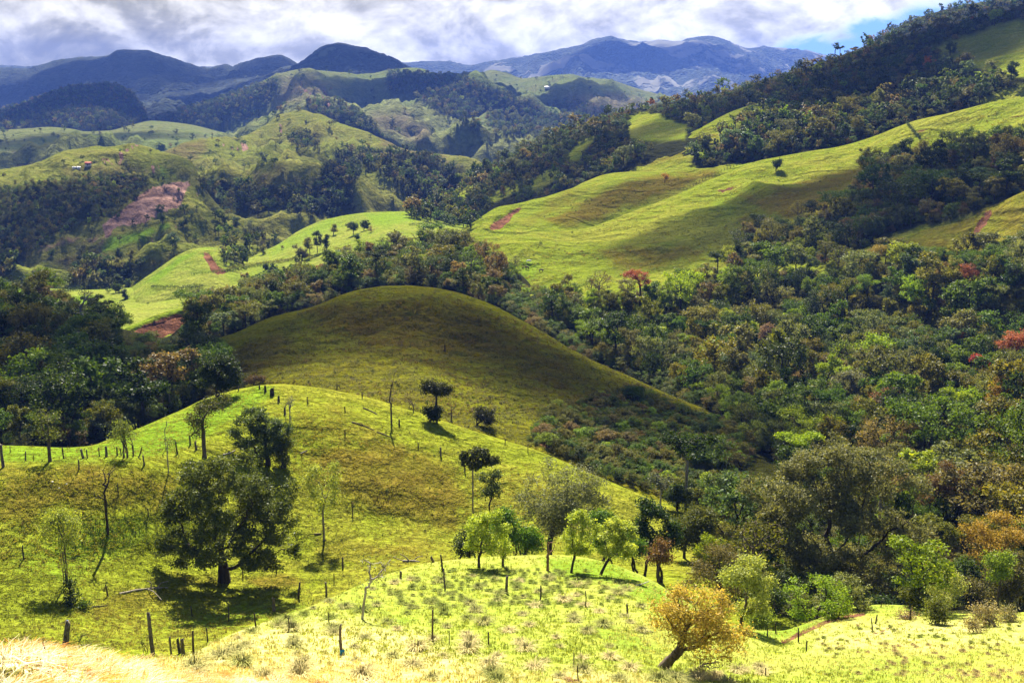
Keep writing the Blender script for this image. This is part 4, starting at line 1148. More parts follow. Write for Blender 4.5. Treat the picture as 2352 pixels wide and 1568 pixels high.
def sample_region(poly, keys, radius, n_try, rng, exclude=(), edge=0.0):
    """points of the land seen inside a picture polygon, at least radius metres apart"""
    P = np.asarray(poly, float)
    lo, hi = P.min(0), P.max(0)
    xy = rng.uniform(lo, hi, (n_try, 2))
    m = poly_dist(xy[:, 0], xy[:, 1], poly) > 0
    for ex in exclude:
        m &= (poly_dist(xy[:, 0], xy[:, 1], ex) < edge) & (poly_dist(xy[:, 0], xy[:, 1] - 20, ex) < 0)
    grid, out = {}, []
    for x, y in xy[m]:
        p, n, k = ground_at(x, y)
        if p is None or k not in keys: continue
        rad = radius * rng.uniform(.8, 1.25)
        c = (int(p.x // radius), int(p.y // radius))
        ok = True
        for i in (-1, 0, 1):
            for j in (-1, 0, 1):
                for q in grid.get((c[0] + i, c[1] + j), ()):
                    if (q.x - p.x) ** 2 + (q.y - p.y) ** 2 < rad * rad: ok = False
        if ok:
            grid.setdefault(c, []).append(p)
            out.append((p, x, y))
    return out


def pick_colour(rng, weights=None):
    w = np.array([c[2] for c in PALETTE] if weights is None else weights, float)
    i = rng.choice(len(PALETTE), p=w / w.sum())
    c = np.array(PALETTE[i][1]) * np.array([1.12, 1.11, .68]) * rng.uniform(.75, 1.3) * np.array([rng.uniform(.88, 1.14), 1, rng.uniform(.85, 1.15)])
    return PALETTE[i][0], tuple(c)


# (name of the wood, polygon, landforms, spacing, height, palette weights, clearings)
BANKVIEW = [(275, 700), (445, 690), (450, 830), (420, 890), (310, 900), (262, 800)]
SPURVIEW = [(1395, 440), (1430, 382), (1505, 338), (1640, 285), (1740, 236), (1770, 240), (1725, 285), (1690, 335), (1610, 410), (1500, 440)]
H1LEFT = [(455, 770), (600, 725), (640, 740), (620, 880), (520, 905), (475, 860)]
GIANT = [(1740, 1230), (2100, 1230), (2110, 1440), (1740, 1460)]
WOODS = [
    ('right valley', [(1115, 775), (1190, 738), (1250, 708), (1330, 690), (1420, 690), (1500, 680), (1600, 660), (1690, 628), (1780, 630), (1900, 630), (2000, 615), (2200, 610), (2352, 585), (2620, 560), (2620, 1290), (2352, 1290), (2180, 1270), (2080, 1230), (1900, 1160), (1720, 1150), (1560, 1140), (1640, 1010), (1700, 985), (1600, 925), (1500, 880), (1400, 840), (1300, 800), (1200, 752)], ('RF', 'M1', 'M2'), 5.0, 9.0, [18, 28, 18, 26, 4, 4, 10, 0], ()),
    ('wooded gully of the right meadow', [(1690, 605), (1690, 580), (1725, 548), (1800, 525), (1885, 503), (1935, 474), (1968, 424), (2003, 402), (2060, 388), (2130, 376), (2200, 356), (2300, 334), (2620, 300), (2620, 420), (2352, 440), (2290, 468), (2200, 500), (2100, 520), (2040, 537), (1990, 565), (1900, 605)], ('M1', 'RF'), 6.0, 9.0, [30, 20, 10, 16, 6, 11, 2, .12], ()),
    ('left gully', [(-240, 690), (0, 690), (100, 702), (200, 738), (270, 778), (380, 790), (470, 800), (540, 840), (560, 900), (560, 950), (480, 1000), (400, 1040), (-240, 1060)], ('LF', 'BELT', 'H1'), 4.9, 8.2, [30, 40, 3, 18, 2, 4, 6, .2], [BANKVIEW, H1LEFT]),
    ('wood behind the round hill', [(430, 742), (520, 712), (600, 684), (700, 645), (800, 606), (860, 586), (920, 576), (1000, 570), (1060, 572), (1120, 580), (1190, 598), (1190, 640), (1150, 690), (1110, 720), (1000, 700), (800, 690), (700, 730), (600, 760), (480, 810), (420, 800)], ('BELT', 'P'), 4.7, 7.6, [24, 22, 16, 16, 5, 7, 6, .2], [BANKVIEW]),
    ('right ridge', [(1010, 520), (1010, 470), (1060, 425), (1100, 392), (1180, 356), (1250, 320), (1330, 285), (1400, 263), (1500, 239), (1600, 223), (1700, 203), (1800, 177), (1900, 142), (2050, 99), (2200, 57), (2352, 18), (2620, -60), (2620, 200), (2352, 225), (2000, 320), (1700, 395), (1400, 410), (1200, 475), (1090, 520)], ('RR',), 5.4, 7.8, [30, 18, 18, 14, 8, 10, 3, .25], CLEAR + [SPURVIEW]),
    ('front gully', [(1560, 1155), (1720, 1160), (1900, 1170), (2080, 1240), (2180, 1280), (2352, 1300), (2620, 1300), (2620, 1400), (2352, 1400), (2150, 1400), (1980, 1390), (1850, 1430), (1760, 1440), (1700, 1400), (1600, 1290)], ('RF', 'F', 'H2'), 7.5, 6.5, [24, 26, 8, 26, 4, 6, 4, .3], [GIANT]),
    ('higher ridge', [(1980, 110), (2050, 72), (2100, 48), (2200, 18), (2300, 0), (2620, -80), (2620, 0), (2352, 60), (2050, 130)], ('RR2',), 8.5, 10, [30, 20, 10, 10, 20, 5, 0, 0], ()),
    ('spur gully', [(1590, 362), (1660, 318), (1700, 288), (1722, 262), (1760, 248), (1850, 310), (1850, 400), (1600, 400)], ('SP', 'RR'), 7, 9, [30, 16, 18, 12, 8, 16, 3, 1.2], ()),
]
LABEL_OF = {'front gully': 'in the undergrowth around the foot of the giant tree', 'right valley': 'in the dense forest filling the right valley', 'wooded gully of the right meadow': 'in the dark wooded gully below the right meadow', 'left gully': 'in the dark forest of the left gully',
            'wood behind the round hill': 'in the wood behind the round brown hill', 'right ridge': 'in the forest on the right ridge', 'higher ridge': 'on the higher ridge at the top right', 'spur gully': 'in the gully beside the grass spur'}
trees = []
for name, poly, keys, rad, ht, wts, ex in WOODS:
    for p, x, y in sample_region(poly, keys, rad, 26000, RNG, ex, 2):
        cname, tint = pick_colour(RNG, wts)
        h = ht * float(np.clip(RNG.lognormal(-.10, .34), .45, 1.8)) / 10.0
        wd = h * RNG.uniform(.85, 1.25)
        k = int(RNG.choice(12, p=[.10, .11, .09, .08, .10, .10, .08, .12, .05, .06, .07, .04]))
        if k == 11: h, wd = min(h, 1.1) * .8, min(wd, 1.1) * .9
        trees.append(dict(p=p, x=x, y=y, s=(wd, wd, h), rz=RNG.uniform(0, 6.28), k=k, tint=tint, cname=cname, wood=name))
# sparse trees standing in the ridge's clearings
for ex in CLEAR[2:5]:
    for p, x, y in sample_region(ex, ('RR',), 11, 1500, RNG):
        cname, tint = pick_colour(RNG, [20, 20, 10, 20, 0, 12, 5, 0])
        h = RNG.uniform(.7, 1.2)
        trees.append(dict(p=p, x=x, y=y, s=(h * .8, h * .8, h), rz=RNG.uniform(0, 6.28), k=int(RNG.choice([3, 9, 6])), tint=tint, cname=cname, wood='right ridge'))

# the trees that show largest become things of their own; a tree hidden by the land or by nearer crowns is left to the mass
INDIVIDUAL = 215


def rank(t):
    p = t['p']
    u, v, d = to_px(np.array([[p.x, p.y, p.z + 8.0 * t['s'][2]]]))
    if not (4 < u[0] < W - 4 and 4 < v[0] < H - 4): return 0
    q = Vector((p.x, p.y, p.z + 8.5 * t['s'][2]))
    dv = q - EYE
    hit = BVH.ray_cast(EYE, dv.normalized(), dv.length - 1.0)
    if hit[0] is not None: return 0
    return t['s'][0] / d[0]


for t in trees: t['r'] = rank(t)
# rough crown-to-crown visibility in picture space, nearest first
zb = np.full((H.__int__() // 8 + 2, W.__int__() // 8 + 2), 1e9)
order = sorted(range(len(trees)), key=lambda i: trees[i]['p'].y)
for i in order:
    t = trees[i]
    p = t['p']
    u, v, d = to_px(np.array([[p.x, p.y, p.z + 6.6 * t['s'][2]]]))
    rx, rz_ = 3.4 * t['s'][0] * F / d[0], 2.9 * t['s'][2] * F / d[0]
    xs = np.arange(max(0, int((u[0] - rx) / 8)), min(zb.shape[1] - 1, int((u[0] + rx) / 8)) + 1)
    ys = np.arange(max(0, int((v[0] - rz_) / 8)), min(zb.shape[0] - 1, int((v[0] + rz_) / 8)) + 1)
    if not len(xs) or not len(ys): t['r'] = 0; continue
    sub = zb[ys[0]:ys[-1] + 1, xs[0]:xs[-1] + 1]
    free = (sub > d[0]).mean()
    if free < 0.4: t['r'] *= 0.02
    else: t['r'] *= free ** .5
    np.minimum(sub, d[0], out=sub)
order = sorted(range(len(trees)), key=lambda i: -trees[i]['r'])
chosen = [i for i in order if trees[i]['r'] > 0][:INDIVIDUAL]
SHAPE = {0: 'round crowned', 1: 'two domed', 2: 'flat topped', 3: 'tall oval', 4: 'spreading', 5: 'broad rounded', 6: 'narrow topped', 7: 'many domed', 8: 'low bushy', 9: 'slender', 10: 'thinly leaved', 11: 'tall emergent'}


def forest_tree(p, s, rz, k, tint, label, group, name='forest_tree'):
    e = link(name, None, None, p, (0, 0, rz), s)
    tag(e, label, 'tree', group)
    t = link('trunk', NEAR_KINDS[k][0], e)
    c = link('crown', NEAR_KINDS[k][1], e)
    c.color = (*tint, 1)
    return e


for i in chosen:
    t = trees[i]
    forest_tree(t['p'], t['s'], t['rz'], t['k'], t['tint'], f"{t['cname']} {SHAPE[t['k']]} tree {LABEL_OF[t['wood']]}",
                f"{t['cname']} {SHAPE[t['k']]} trees {LABEL_OF[t['wood']]}")
taken = set(chosen)
near_rows, far_rows = [], []
for i, t in enumerate(trees):
    if i in taken: continue
    (near_rows if t['p'].y < 560 else far_rows).append((*t['p'], *t['s'], t['rz'], t['k'], *t['tint']))

# far woods: clumps of dark trees on the distant hills
FARW = [
    ([(X0, 475), (0, 436), (100, 420), (220, 405), (300, 397), (335, 410), (345, 428), (310, 458), (245, 502), (200, 518), (130, 545), (60, 595), (0, 645), (X0, 680)], ('HA',), 5.0, 5.0, 12000),
    ([(X0, 560), (0, 540), (60, 560), (30, 640), (120, 645), (330, 640), (330, 660), (X0, 665)], ('HA', 'P'), 7, 9, 6000),
    ([(170, 615), (230, 602), (330, 617), (300, 645), (170, 650)], ('HA',), 6.5, 8, 2500),
    ([(455, 425), (520, 425), (640, 442), (720, 420), (790, 347), (850, 347), (900, 352), (960, 360), (1060, 397), (1050, 450), (950, 472), (930, 442), (865, 390), (830, 387), (805, 432), (812, 482), (790, 497), (720, 502), (640, 472), (600, 502), (520, 482)], ('HB', 'HA'), 8, 10.5, 16000),
    ([(940, 500), (950, 470), (1010, 462), (1090, 500), (1085, 525), (1000, 512)], ('P', 'HB', 'RR', 'M1b'), 7, 11, 3500),
    ([(340, 264), (440, 247), (560, 207), (640, 184), (627, 227), (592, 264), (522, 287), (430, 302), (345, 302)], ('HC',), 11, 11, 9000),
    ([(700, 238), (780, 234), (850, 277), (885, 322), (840, 332), (790, 307), (735, 277)], ('HC',), 9, 11, 7000),
    ([(890, 167), (1000, 174), (1080, 180), (1150, 207), (1230, 242), (1300, 277), (1250, 302), (1130, 282), (1010, 264), (960, 227), (890, 212)], ('HC',), 12, 12, 9000),
    ([(1040, 264), (1150, 287), (1220, 302), (1180, 317), (1080, 302)], ('HC',), 10, 11, 3000),
    ([(1120, 237), (1200, 232), (1260, 242), (1330, 234), (1400, 252), (1330, 302), (1250, 322), (1120, 292)], ('L5',), 14, 12, 5000),
    ([(X0, 275), (0, 254), (60, 238), (120, 214), (180, 199), (250, 195), (300, 210), (330, 248), (345, 290), (330, 315), (X0, 320)], ('L3',), 13, 12, 12000),
    ([(660, 320), (690, 307), (730, 322), (735, 335), (690, 340)], ('HB',), 8, 9, 1500),
    ([(505, 582), (560, 587), (580, 602), (560, 612), (510, 607)], ('KN', 'HA'), 6, 8, 1000),
    ([(350, 642), (450, 634), (500, 652), (430, 668), (360, 672)], ('P', 'HA'), 7, 8, 1500),
    ([(500, 540), (600, 545), (640, 560), (600, 580), (520, 570)], ('HA',), 8, 8, 1200),
    ([(410, 480), (480, 500), (560, 520), (600, 540), (560, 555), (480, 540)], ('HA',), 30, 8, 700),
    ([(600, 645), (700, 610), (690, 630), (560, 690), (480, 705), (420, 715), (430, 700), (520, 680)], ('P', 'BELT'), 8, 7, 2500),
    ([(200, 755), (300, 740), (420, 700), (440, 705), (330, 745), (260, 775)], ('P', 'LF', 'BELT'), 7, 8, 2500),
]
for poly, keys, rad, ht, nt in FARW:
    for p, x, y in sample_region(poly, keys, rad * .82, int(nt * 1.5), RNG, [BANKVIEW], 2):
        cname, tint = pick_colour(RNG, [32, 24, 16, 10, 12, 8, 1, 0])
        h = ht * RNG.uniform(.6, 1.25) / 10
        w_ = h * RNG.uniform(.9, 1.3)
        far_rows.append((*p, w_, w_, h, RNG.uniform(0, 6.28), int(RNG.choice([0, 1, 3, 5, 7, 8])), *tint))
# scattered dots of trees and bushes over the far pastures
SPARSE = [([(0, 300), (300, 292), (560, 320), (560, 345), (300, 350), (0, 385)], ('LP',), 34, 9, 900), ([(330, 345), (640, 250), (780, 285), (1000, 352), (1100, 380), (900, 400), (700, 420), (450, 420)], ('HB',), 34, 8, 600),
          ([(650, 165), (900, 158), (1100, 185), (1300, 260), (1350, 350), (900, 340), (640, 330), (600, 240)], ('HC',), 55, 10, 1100), ([(1100, 170), (1340, 180), (1520, 230), (1400, 280), (1150, 260)], ('L5',), 60, 11, 500),
          ([(60, 380), (300, 335), (440, 400), (620, 540), (640, 600), (300, 640), (250, 580)], ('HA',), 28, 6, 420), ([(100, 680), (400, 660), (640, 570), (900, 490), (950, 550), (600, 640), (300, 715)], ('P',), 40, 4.5, 300),
          ([(560, 200), (700, 165), (700, 250), (560, 300)], ('HC', 'HB'), 45, 9, 500)]
for poly, keys, rad, ht, nt in SPARSE:
    for p, x, y in sample_region(poly, keys, rad, nt, RNG):
        cname, tint = pick_colour(RNG, [34, 26, 10, 14, 8, 6, 2, 0])
        h = ht * RNG.uniform(.4, 1.2) / 10
        w_ = h * RNG.uniform(.9, 1.3)
        far_rows.append((*p, w_ * 1.15, w_ * 1.15, h, RNG.uniform(0, 6.28), int(RNG.choice([0, 1, 5, 7, 8])), *tint))
CREASES = [([(200, 400), (330, 352), (480, 312), (640, 256), (780, 285), (930, 347), (1100, 378), (1100, 470), (900, 470), (500, 500), (300, 500)], ('HB',), 9, 7, 5200, 14, 1.7), ([(330, 285), (640, 172), (760, 168), (940, 156), (1100, 185), (1340, 285), (1350, 350), (330, 345)], ('HC',), 15, 9, 5200, 26, 3.0),
           ([(0, 400), (300, 330), (452, 398), (620, 530), (640, 620), (100, 640)], ('HA',), 7, 5, 3600, 10, .9), ([(1100, 170), (1340, 180), (1520, 230), (1400, 290), (1150, 280)], ('L5',), 18, 10, 2500, 30, 3.5)]
for poly, keys, rad, ht, nt, arm, thr in CREASES:      # woods follow the damp creases of the far hills
    for p, x, y in sample_region(poly, keys, rad, nt, RNG):
        zz = [drop(p.x + a, p.y + b)[0] for a, b in ((arm, 0), (-arm, 0), (0, arm), (0, -arm))]
        if any(q is None for q in zz) or sum(q.z for q in zz) / 4 - p.z < thr: continue
        cname, tint = pick_colour(RNG, [30, 26, 14, 16, 8, 6, 0, 0])
        h = ht * RNG.uniform(.45, 1.15) / 10
        w_ = h * RNG.uniform(1.0, 1.5)
        far_rows.append((*p, w_, w_, h, RNG.uniform(0, 6.28), int(RNG.choice([0, 1, 5, 7, 8])), *tint))
scatter_object('forest', near_rows, MID_COLL)
scatter_object('distant_forest', far_rows, FAR_COLL)
print('trees', len(trees), 'near', len(near_rows), 'far', len(far_rows))
# ------------------------------------------------------------------ grass, tussocks, scrub
def tuft_mesh(name, seed, nb, h, spread, width, curl=.6, leafm=None, wind=(0, 0)):
    rng = np.random.default_rng(seed)
    V, Fc = [], []
    for i in range(nb):
        a = rng.uniform(0, 6.28); r = spread * math.sqrt(rng.uniform(0, 1)) * .5
        b = np.array([math.cos(a) * r, math.sin(a) * r, -.02])
        d = np.array([math.cos(a + rng.normal(0, .5)), math.sin(a + rng.normal(0, .5)), 0])
        d = d + np.array([wind[0], wind[1], 0]); d /= np.linalg.norm(d) + 1e-6
        hh = h * rng.uniform(.55, 1.2); ou = hh * curl * rng.uniform(.4, 1.3)
        sdir = np.cross(d, (0, 0, 1)) * width * .5
        m = b + d * ou * .35 + np.array([0, 0, hh * .72]); t = b + d * ou + np.array([0, 0, hh * (.95 - .45 * curl * rng.uniform(.3, 1))])
        k = len(V)
        V += [b - sdir, b + sdir, m + sdir * .8, m - sdir * .8, t + sdir * .12, t - sdir * .12]
        Fc += [(k, k + 1, k + 2, k + 3), (k + 3, k + 2, k + 4, k + 5)]
    me = mesh_np(name, np.array(V), np.array(Fc), False, (leafm,))
    set_lv(me, rng)
    return me


GRASSM = leaf_mat('grass_blades', True, 0.5, 0.7, 0.08)
TUFTS = proto_collection('grass_tuft', [tuft_mesh(f'grass_tuft_{i}', 40 + i, 16, .13, .30, .022, .7, GRASSM) for i in range(4)])
TUSSM = leaf_mat('tussock_blades', True, 0.16, 0.8, 0.04)
TUSS = proto_collection('tussock', [tuft_mesh(f'tussock_{i}', 60 + i, 230, .40, .40, .024, 1.25, TUSSM) for i in range(4)])
TALL = proto_collection('dry_grass', [tuft_mesh(f'dry_grass_{i}', 80 + i, 44, .24, .34, .012, 1.4, GRASSM, wind=(.8, -.25)) for i in range(5)])
GR = np.random.default_rng(99)


def grass_points(poly, keys, n, fn, world_even=True, dens=None):
    """points over the land inside a picture polygon; kept with a chance growing with the ground each pixel covers"""
    P = np.asarray(poly, float); lo, hi = P.min(0), P.max(0)
    xy = GR.uniform(lo, hi, (n, 2))
    xy = xy[poly_dist(xy[:, 0], xy[:, 1], poly) > 0]
    rows = []
    for x, y in xy:
        p, nn, k = ground_at(x, y)
        if p is None or k not in keys: continue
        r = fn(p, x, y)
        if r is not None: rows.append(r)
    return rows


def g_tint(p, green, straw, k=.5, sc=9.0, seed=3):
    f = float(np.clip(vnoise(np.array([p[0] / sc]), np.array([p[1] / sc]), seed)[0] * 1.6 + k + GR.normal(0, .18), 0, 1))
    return tuple(np.array(green) * (1 - f) + np.array(straw) * f)


SLOPE = [(-160, 1660), (-160, 1496), (-20, 1496), (200, 1508), (350, 1512), (450, 1494), (560, 1444), (700, 1396), (830, 1340), (950, 1300), (1080, 1281), (1240, 1273), (1400, 1292), (1550, 1365), (1700, 1440), (1790, 1448), (1920, 1404), (2020, 1388), (2130, 1399), (2520, 1400), (2520, 1660)]


def fr(p, x, y):
    lower = np.clip((y - 1400) / 150, 0, 1) * np.clip((1700 - x) / 500, 0.1, 1)
    s = GR.uniform(.7, 1.5)
    return (p.x, p.y, p.z, s, s, s * GR.uniform(.7, 1.3), GR.uniform(0, 6.28), int(GR.integers(0, 4)), *g_tint(p, (.27, .32, .038), (.60, .52, .22), .04 + .62 * lower))


rows = grass_points(SLOPE, ('F',), 27000, fr)
rows += grass_points([(-20, 1020), (330, 980), (600, 884), (760, 896), (1050, 981), (1490, 1141), (1480, 1300), (1000, 1300), (640, 1415), (450, 1500), (-20, 1480)], ('H2',), 26000,
                     lambda p, x, y: (p.x, p.y, p.z, *(np.array([1, 1, .8]) * GR.uniform(1.0, 2.0)), GR.uniform(0, 6.28), int(GR.integers(0, 4)), *g_tint(p, (.14, .17, .012), (.22, .19, .03), .45, 12, 8)))
rows += grass_points([(520, 880), (560, 790), (700, 715), (860, 661), (1020, 668), (1220, 752), (1480, 882), (1650, 950), (1500, 1010), (1230, 1030), (1000, 975), (760, 895), (600, 884)], ('H1',), 11000,
                     lambda p, x, y: (p.x, p.y, p.z - .1, *(np.array([1, 1, .55]) * GR.uniform(3.0, 7.5)), GR.uniform(0, 6.28), int(GR.integers(0, 4)), *g_tint(p, (.115, .12, .008), (.115, .085, .010), .5, 10, 8)))
rows += grass_points([(1090, 700), (1195, 541), (1420, 498), (1700, 386), (2010, 312), (2352, 224), (2352, 320), (2000, 400), (1900, 480), (1680, 580), (1400, 650)], ('M1',), 8000,
                     lambda p, x, y: (p.x, p.y, p.z - .15, *(np.array([1, 1, .5]) * GR.uniform(5.0, 10)), GR.uniform(0, 6.28), int(GR.integers(0, 4)), *g_tint(p, (.13, .16, .012), (.16, .12, .018), .45, 16, 9)))
scatter_object('grass', rows, TUFTS)


def ft(p, x, y):
    s = GR.uniform(.6, 1.5)
    lower = np.clip((y - 1360) / 130, 0, 1)
    return (p.x, p.y, p.z - .02, s, s, s * GR.uniform(.7, 1.1), GR.uniform(0, 6.28), int(GR.integers(0, 4)), *g_tint(p, (.14, .17, .028), (.42, .36, .15), .15 + .6 * lower, 6, 5))


TUSSOCKS = [(420, 1560), (470, 1490), (620, 1430), (760, 1380), (860, 1350), (1000, 1310), (1250, 1305), (1440, 1340), (1500, 1440), (1480, 1568), (420, 1568)]
rows = [ft(p, x, y) for p, x, y in sample_region(TUSSOCKS, ('F',), 2.5, 3200, GR)] + grass_points([(1760, 1568), (1760, 1530), (1500, 1560), (1480, 1568)], ('F',), 40, ft)
rows += grass_points([(860, 1350), (1080, 1300), (1350, 1310), (1460, 1380), (1300, 1400), (950, 1400)], ('F',), 260, lambda p, x, y: (p.x, p.y, p.z, *([GR.uniform(.4, .8)] * 3), GR.uniform(0, 6.28), int(GR.integers(0, 4)), *g_tint(p, (.14, .18, .025), (.24, .23, .06), .3)))
rows += grass_points([(1850, 1450), (2050, 1420), (2352, 1430), (2352, 1560), (1900, 1560)], ('F',), 120, lambda p, x, y: (p.x, p.y, p.z, *([GR.uniform(.3, .6)] * 3), GR.uniform(0, 6.28), int(GR.integers(0, 4)), *g_tint(p, (.11, .14, .02), (.30, .22, .08), .4)))
scatter_object('grass_tussocks', rows, TUSS)


def fd(p, x, y):
    s = GR.uniform(.6, 1.25)
    if vnoise(np.array([p.x / .9]), np.array([p.y / .9]), 21)[0] < -.12: return None
    s *= 1 + .9 * float(vnoise(np.array([p.x / 1.7]), np.array([p.y / 1.7]), 23)[0])
    t = g_tint(p, (.50, .36, .07), (.84, .80, .66), .42, 1.1, 11)
    if GR.random() < .22: t = (.70, .32, .05)
    elif GR.random() < .16: t = (.40, .44, .06)
    return (p.x, p.y, p.z, s, s, s * GR.uniform(.7, 1.1), GR.uniform(0, 6.28), int(GR.integers(0, 5)), *t)


DRYP = [(-30, 1600), (-30, 1498), (100, 1500), (210, 1512), (300, 1530), (420, 1545), (560, 1562), (760, 1576), (1300, 1592), (1300, 1640), (-30, 1640)]
scatter_object('dry_grass', grass_points(DRYP, ('F',), 13000, fd), TALL)

# scrub on the shaded flank of the round hill, and undergrowth that closes the woods
SCRUB = [(1215, 1010), (1235, 960), (1330, 930), (1450, 900), (1560, 940), (1680, 985), (1760, 1020), (1700, 1090), (1620, 1150), (1560, 1150), (1480, 1125), (1400, 1095), (1300, 1055), (1240, 1025)]
scr = []
for p, x, y in sample_region(SCRUB, ('H1', 'RF'), 1.45, 22000, GR):
    if vnoise(np.array([p.x / 14]), np.array([p.y / 14]), 4)[0] < -.36: continue
    c, t = pick_colour(GR, [8, 30, 3, 40, 2, 12, 8, 0])
    s = GR.uniform(.12, .36)
    scr.append((p.x, p.y, p.z - .25, s * 1.3, s * 1.3, s, GR.uniform(0, 6.28), int(GR.choice([8, 5, 0, 7])), *t))
scatter_object('scrub', scr, MID_COLL)
und = []
for name, poly, keys, rad, ht, wts, ex in WOODS[:6]:
    for p, x, y in sample_region(poly, keys, 3.6 if p.y < 560 else 4.5, 16000, GR, ex if name == 'right ridge' else (), 2):
        c, t = pick_colour(GR, [24, 26, 8, 22, 8, 8, 3, 0])
        s = GR.uniform(.22, .48)
        und.append((p.x, p.y, p.z - .5, s * 1.5, s * 1.5, s * 1.15, GR.uniform(0, 6.28), int(GR.choice([8, 5, 7])), *t))
for p, x, y in sample_region([(1185, 655), (1260, 672), (1420, 790), (1720, 950), (1720, 1010), (1400, 850), (1200, 752), (1140, 712)], ('RF', 'M1', 'BELT'), 2.4, 9000, GR):
    c, t = pick_colour(GR, [24, 30, 6, 26, 2, 6, 6, 0])
    s = GR.uniform(.2, .42)
    und.append((p.x, p.y, p.z - .5, s * 1.5, s * 1.5, s * 1.1, GR.uniform(0, 6.28), int(GR.choice([8, 5, 7])), *t))
scatter_object('undergrowth', und, MID_COLL)
# weeds, dung and little bushes dotted over the bare hill and the bowl
wd = []
for poly, keys, n_, lo_, hi_ in (([(560, 860), (700, 720), (930, 665), (1180, 740), (1400, 860), (1500, 930), (1230, 960), (1000, 970), (760, 890), (600, 880)], ('H1',), 900, .025, .085),
                                 ([(0, 1080), (420, 1080), (700, 960), (1000, 1000), (1400, 1120), (1300, 1200), (800, 1250), (640, 1400), (0, 1460)], ('H2',), 420, .018, .05),
                                 ([(1200, 560), (1500, 480), (1900, 350), (2300, 260), (2300, 300), (1900, 420), (1600, 590), (1250, 640)], ('M1',), 160, .05, .14),
                                 ([(1240, 500), (1420, 430), (1640, 388), (1560, 440), (1400, 500)], ('M1b',), 500, .05, .14)):
    for p, x, y in sample_region(poly, keys, 1.0, n_, GR):
        s = GR.uniform(lo_, hi_)
        c, t = pick_colour(GR, [20, 20, 4, 30, 4, 26, 2, 0])
        wd.append((p.x, p.y, p.z - s * 1.5, s * 1.3, s * 1.3, s, GR.uniform(0, 6.28), int(GR.choice([8, 5])), *t))
scatter_object('weeds', wd, FAR_COLL)
# pale stones and bleached sticks on the slopes read as light flecks
# ------------------------------------------------------------------ single trees, shrubs, dead trees
def spot(x, y=None, D=None):
    """ground point: where pixel (x, y) meets the land, or D metres out in picture column x"""
    if D is None:
        return ground_at(x, y)[0]
    yy = 900.0
    for _ in range(4):                            # column of the picture, followed down to the land
        a = at(x, yy, D)
        p, n = drop(float(a[0]), float(a[1]))
        if p is None: return Vector(a.tolist())
        yy = float(to_px(np.array([[p.x, p.y, p.z]]))[1][0])
    return p


PLANTED = []


def plant(name, label, base, lobes, trunk=6.0, col=GREEN, n=3000, leaf=0.22, cat='tree', group=None, seed=None, bark=BARK, **kw):
    """a plant of its own; base = (x, y) or (x, None, D); lobes (x, y, rx, ry) of its crown as the photograph shows it; trunk = width in pixels"""
    p = spot(*base)
    u, v, d = (float(q[0]) for q in to_px(np.array([[p.x, p.y, p.z]])))
    s = d / F
    loc = []
    for l in lobes:
        depth = l[4] * s if len(l) > 4 else 0.0
        loc.append(((l[0] - u) * s, max((v - l[1]) * s / 0.96, 0.2), l[2] * s, l[3] * s / 0.96, depth, l[2] * s * 0.9))
    if n > 250: n, leaf = int(n * 2.1), leaf * 1.12
    sd = seed if seed is not None else 500 + len(PLANTED)
    tm, cm = make_tree(name, sd, loc, max(trunk * s * 0.42, 0.015), n_leaf=n, leaf=leaf, bark=bark, leafm=LEAF, **kw)
    PLANTED.append((label, p, max(q[1] + q[3] for q in loc)))
    if cm is None:                                # a leafless skeleton is one mesh
        o = link(name, tm, None, p)
        return tag(o, label, cat, group)
    e = tag(link(name, None, None, p), label, cat, group)
    link('trunk', tm, e)
    c = link('crown', cm, e)
    c.color = (*col, 1)
    return e


# --- the bowl and the bright ridge
plant('broad_tree', 'big broad dark green tree with a thick black trunk in the pasture bowl', (515, 1336),
      [(530, 1080, 100, 46), (430, 1125, 68, 62), (640, 1130, 66, 64), (520, 1165, 130, 78), (398, 1205, 50, 62), (660, 1210, 50, 58), (440, 1242, 68, 46), (605, 1248, 76, 46), (382, 1255, 34, 30), (645, 1275, 50, 32), (425, 1275, 46, 22), (590, 1285, 46, 22), (505, 1235, 64, 46, -70), (560, 1255, 50, 34, -60), (470, 1262, 44, 24, 40)],
      trunk=30, col=(0.088, 0.112, 0.018), n=21000, leaf=0.26, n_att=900, step_k=.8, fork=.25, clump=.27, surf=.7, wob=.3)
plant('dark_tree', 'dark green leaning tree on the slope right behind the big broad tree', (616, 1066), [(585, 965, 42, 26), (570, 1000, 36, 30), (625, 985, 44, 30), (605, 1030, 40, 24), (660, 1010, 26, 18)], trunk=14, col=(.075, .11, .03), n=4500, leaf=.28, n_att=300, fork=.5, clump=.3)
plant('yellow_green_bush', 'olive yellow bush at the right foot of the dark leaning tree', (655, 1072), [(652, 1035, 26, 34)], trunk=5, col=(.12, .14, .02), n=1500, leaf=.24, cat='bush', stems=4, base_r=.5)
plant('gnarled_tree', 'gnarled half bare tree with a thick leaning trunk on the bright ridge', (470, 1050), [(475, 955, 36, 28), (500, 935, 30, 24), (455, 985, 22, 18), (530, 915, 18, 14)], trunk=11, col=(.075, .085, .02), n=1500, leaf=.22, n_att=260, fork=.25, clump=.3, bark=BARK_B)
plant('vase_tree', 'leafless vase shaped tree on the left fence row', (115, 1060), [(112, 975, 32, 38), (95, 1000, 18, 20), (135, 1000, 18, 20)], trunk=9, col=(.10, .12, .02), n=420, leaf=.2, n_att=260, fork=.35, bark=BARK_B, up=.25, wob=.15)
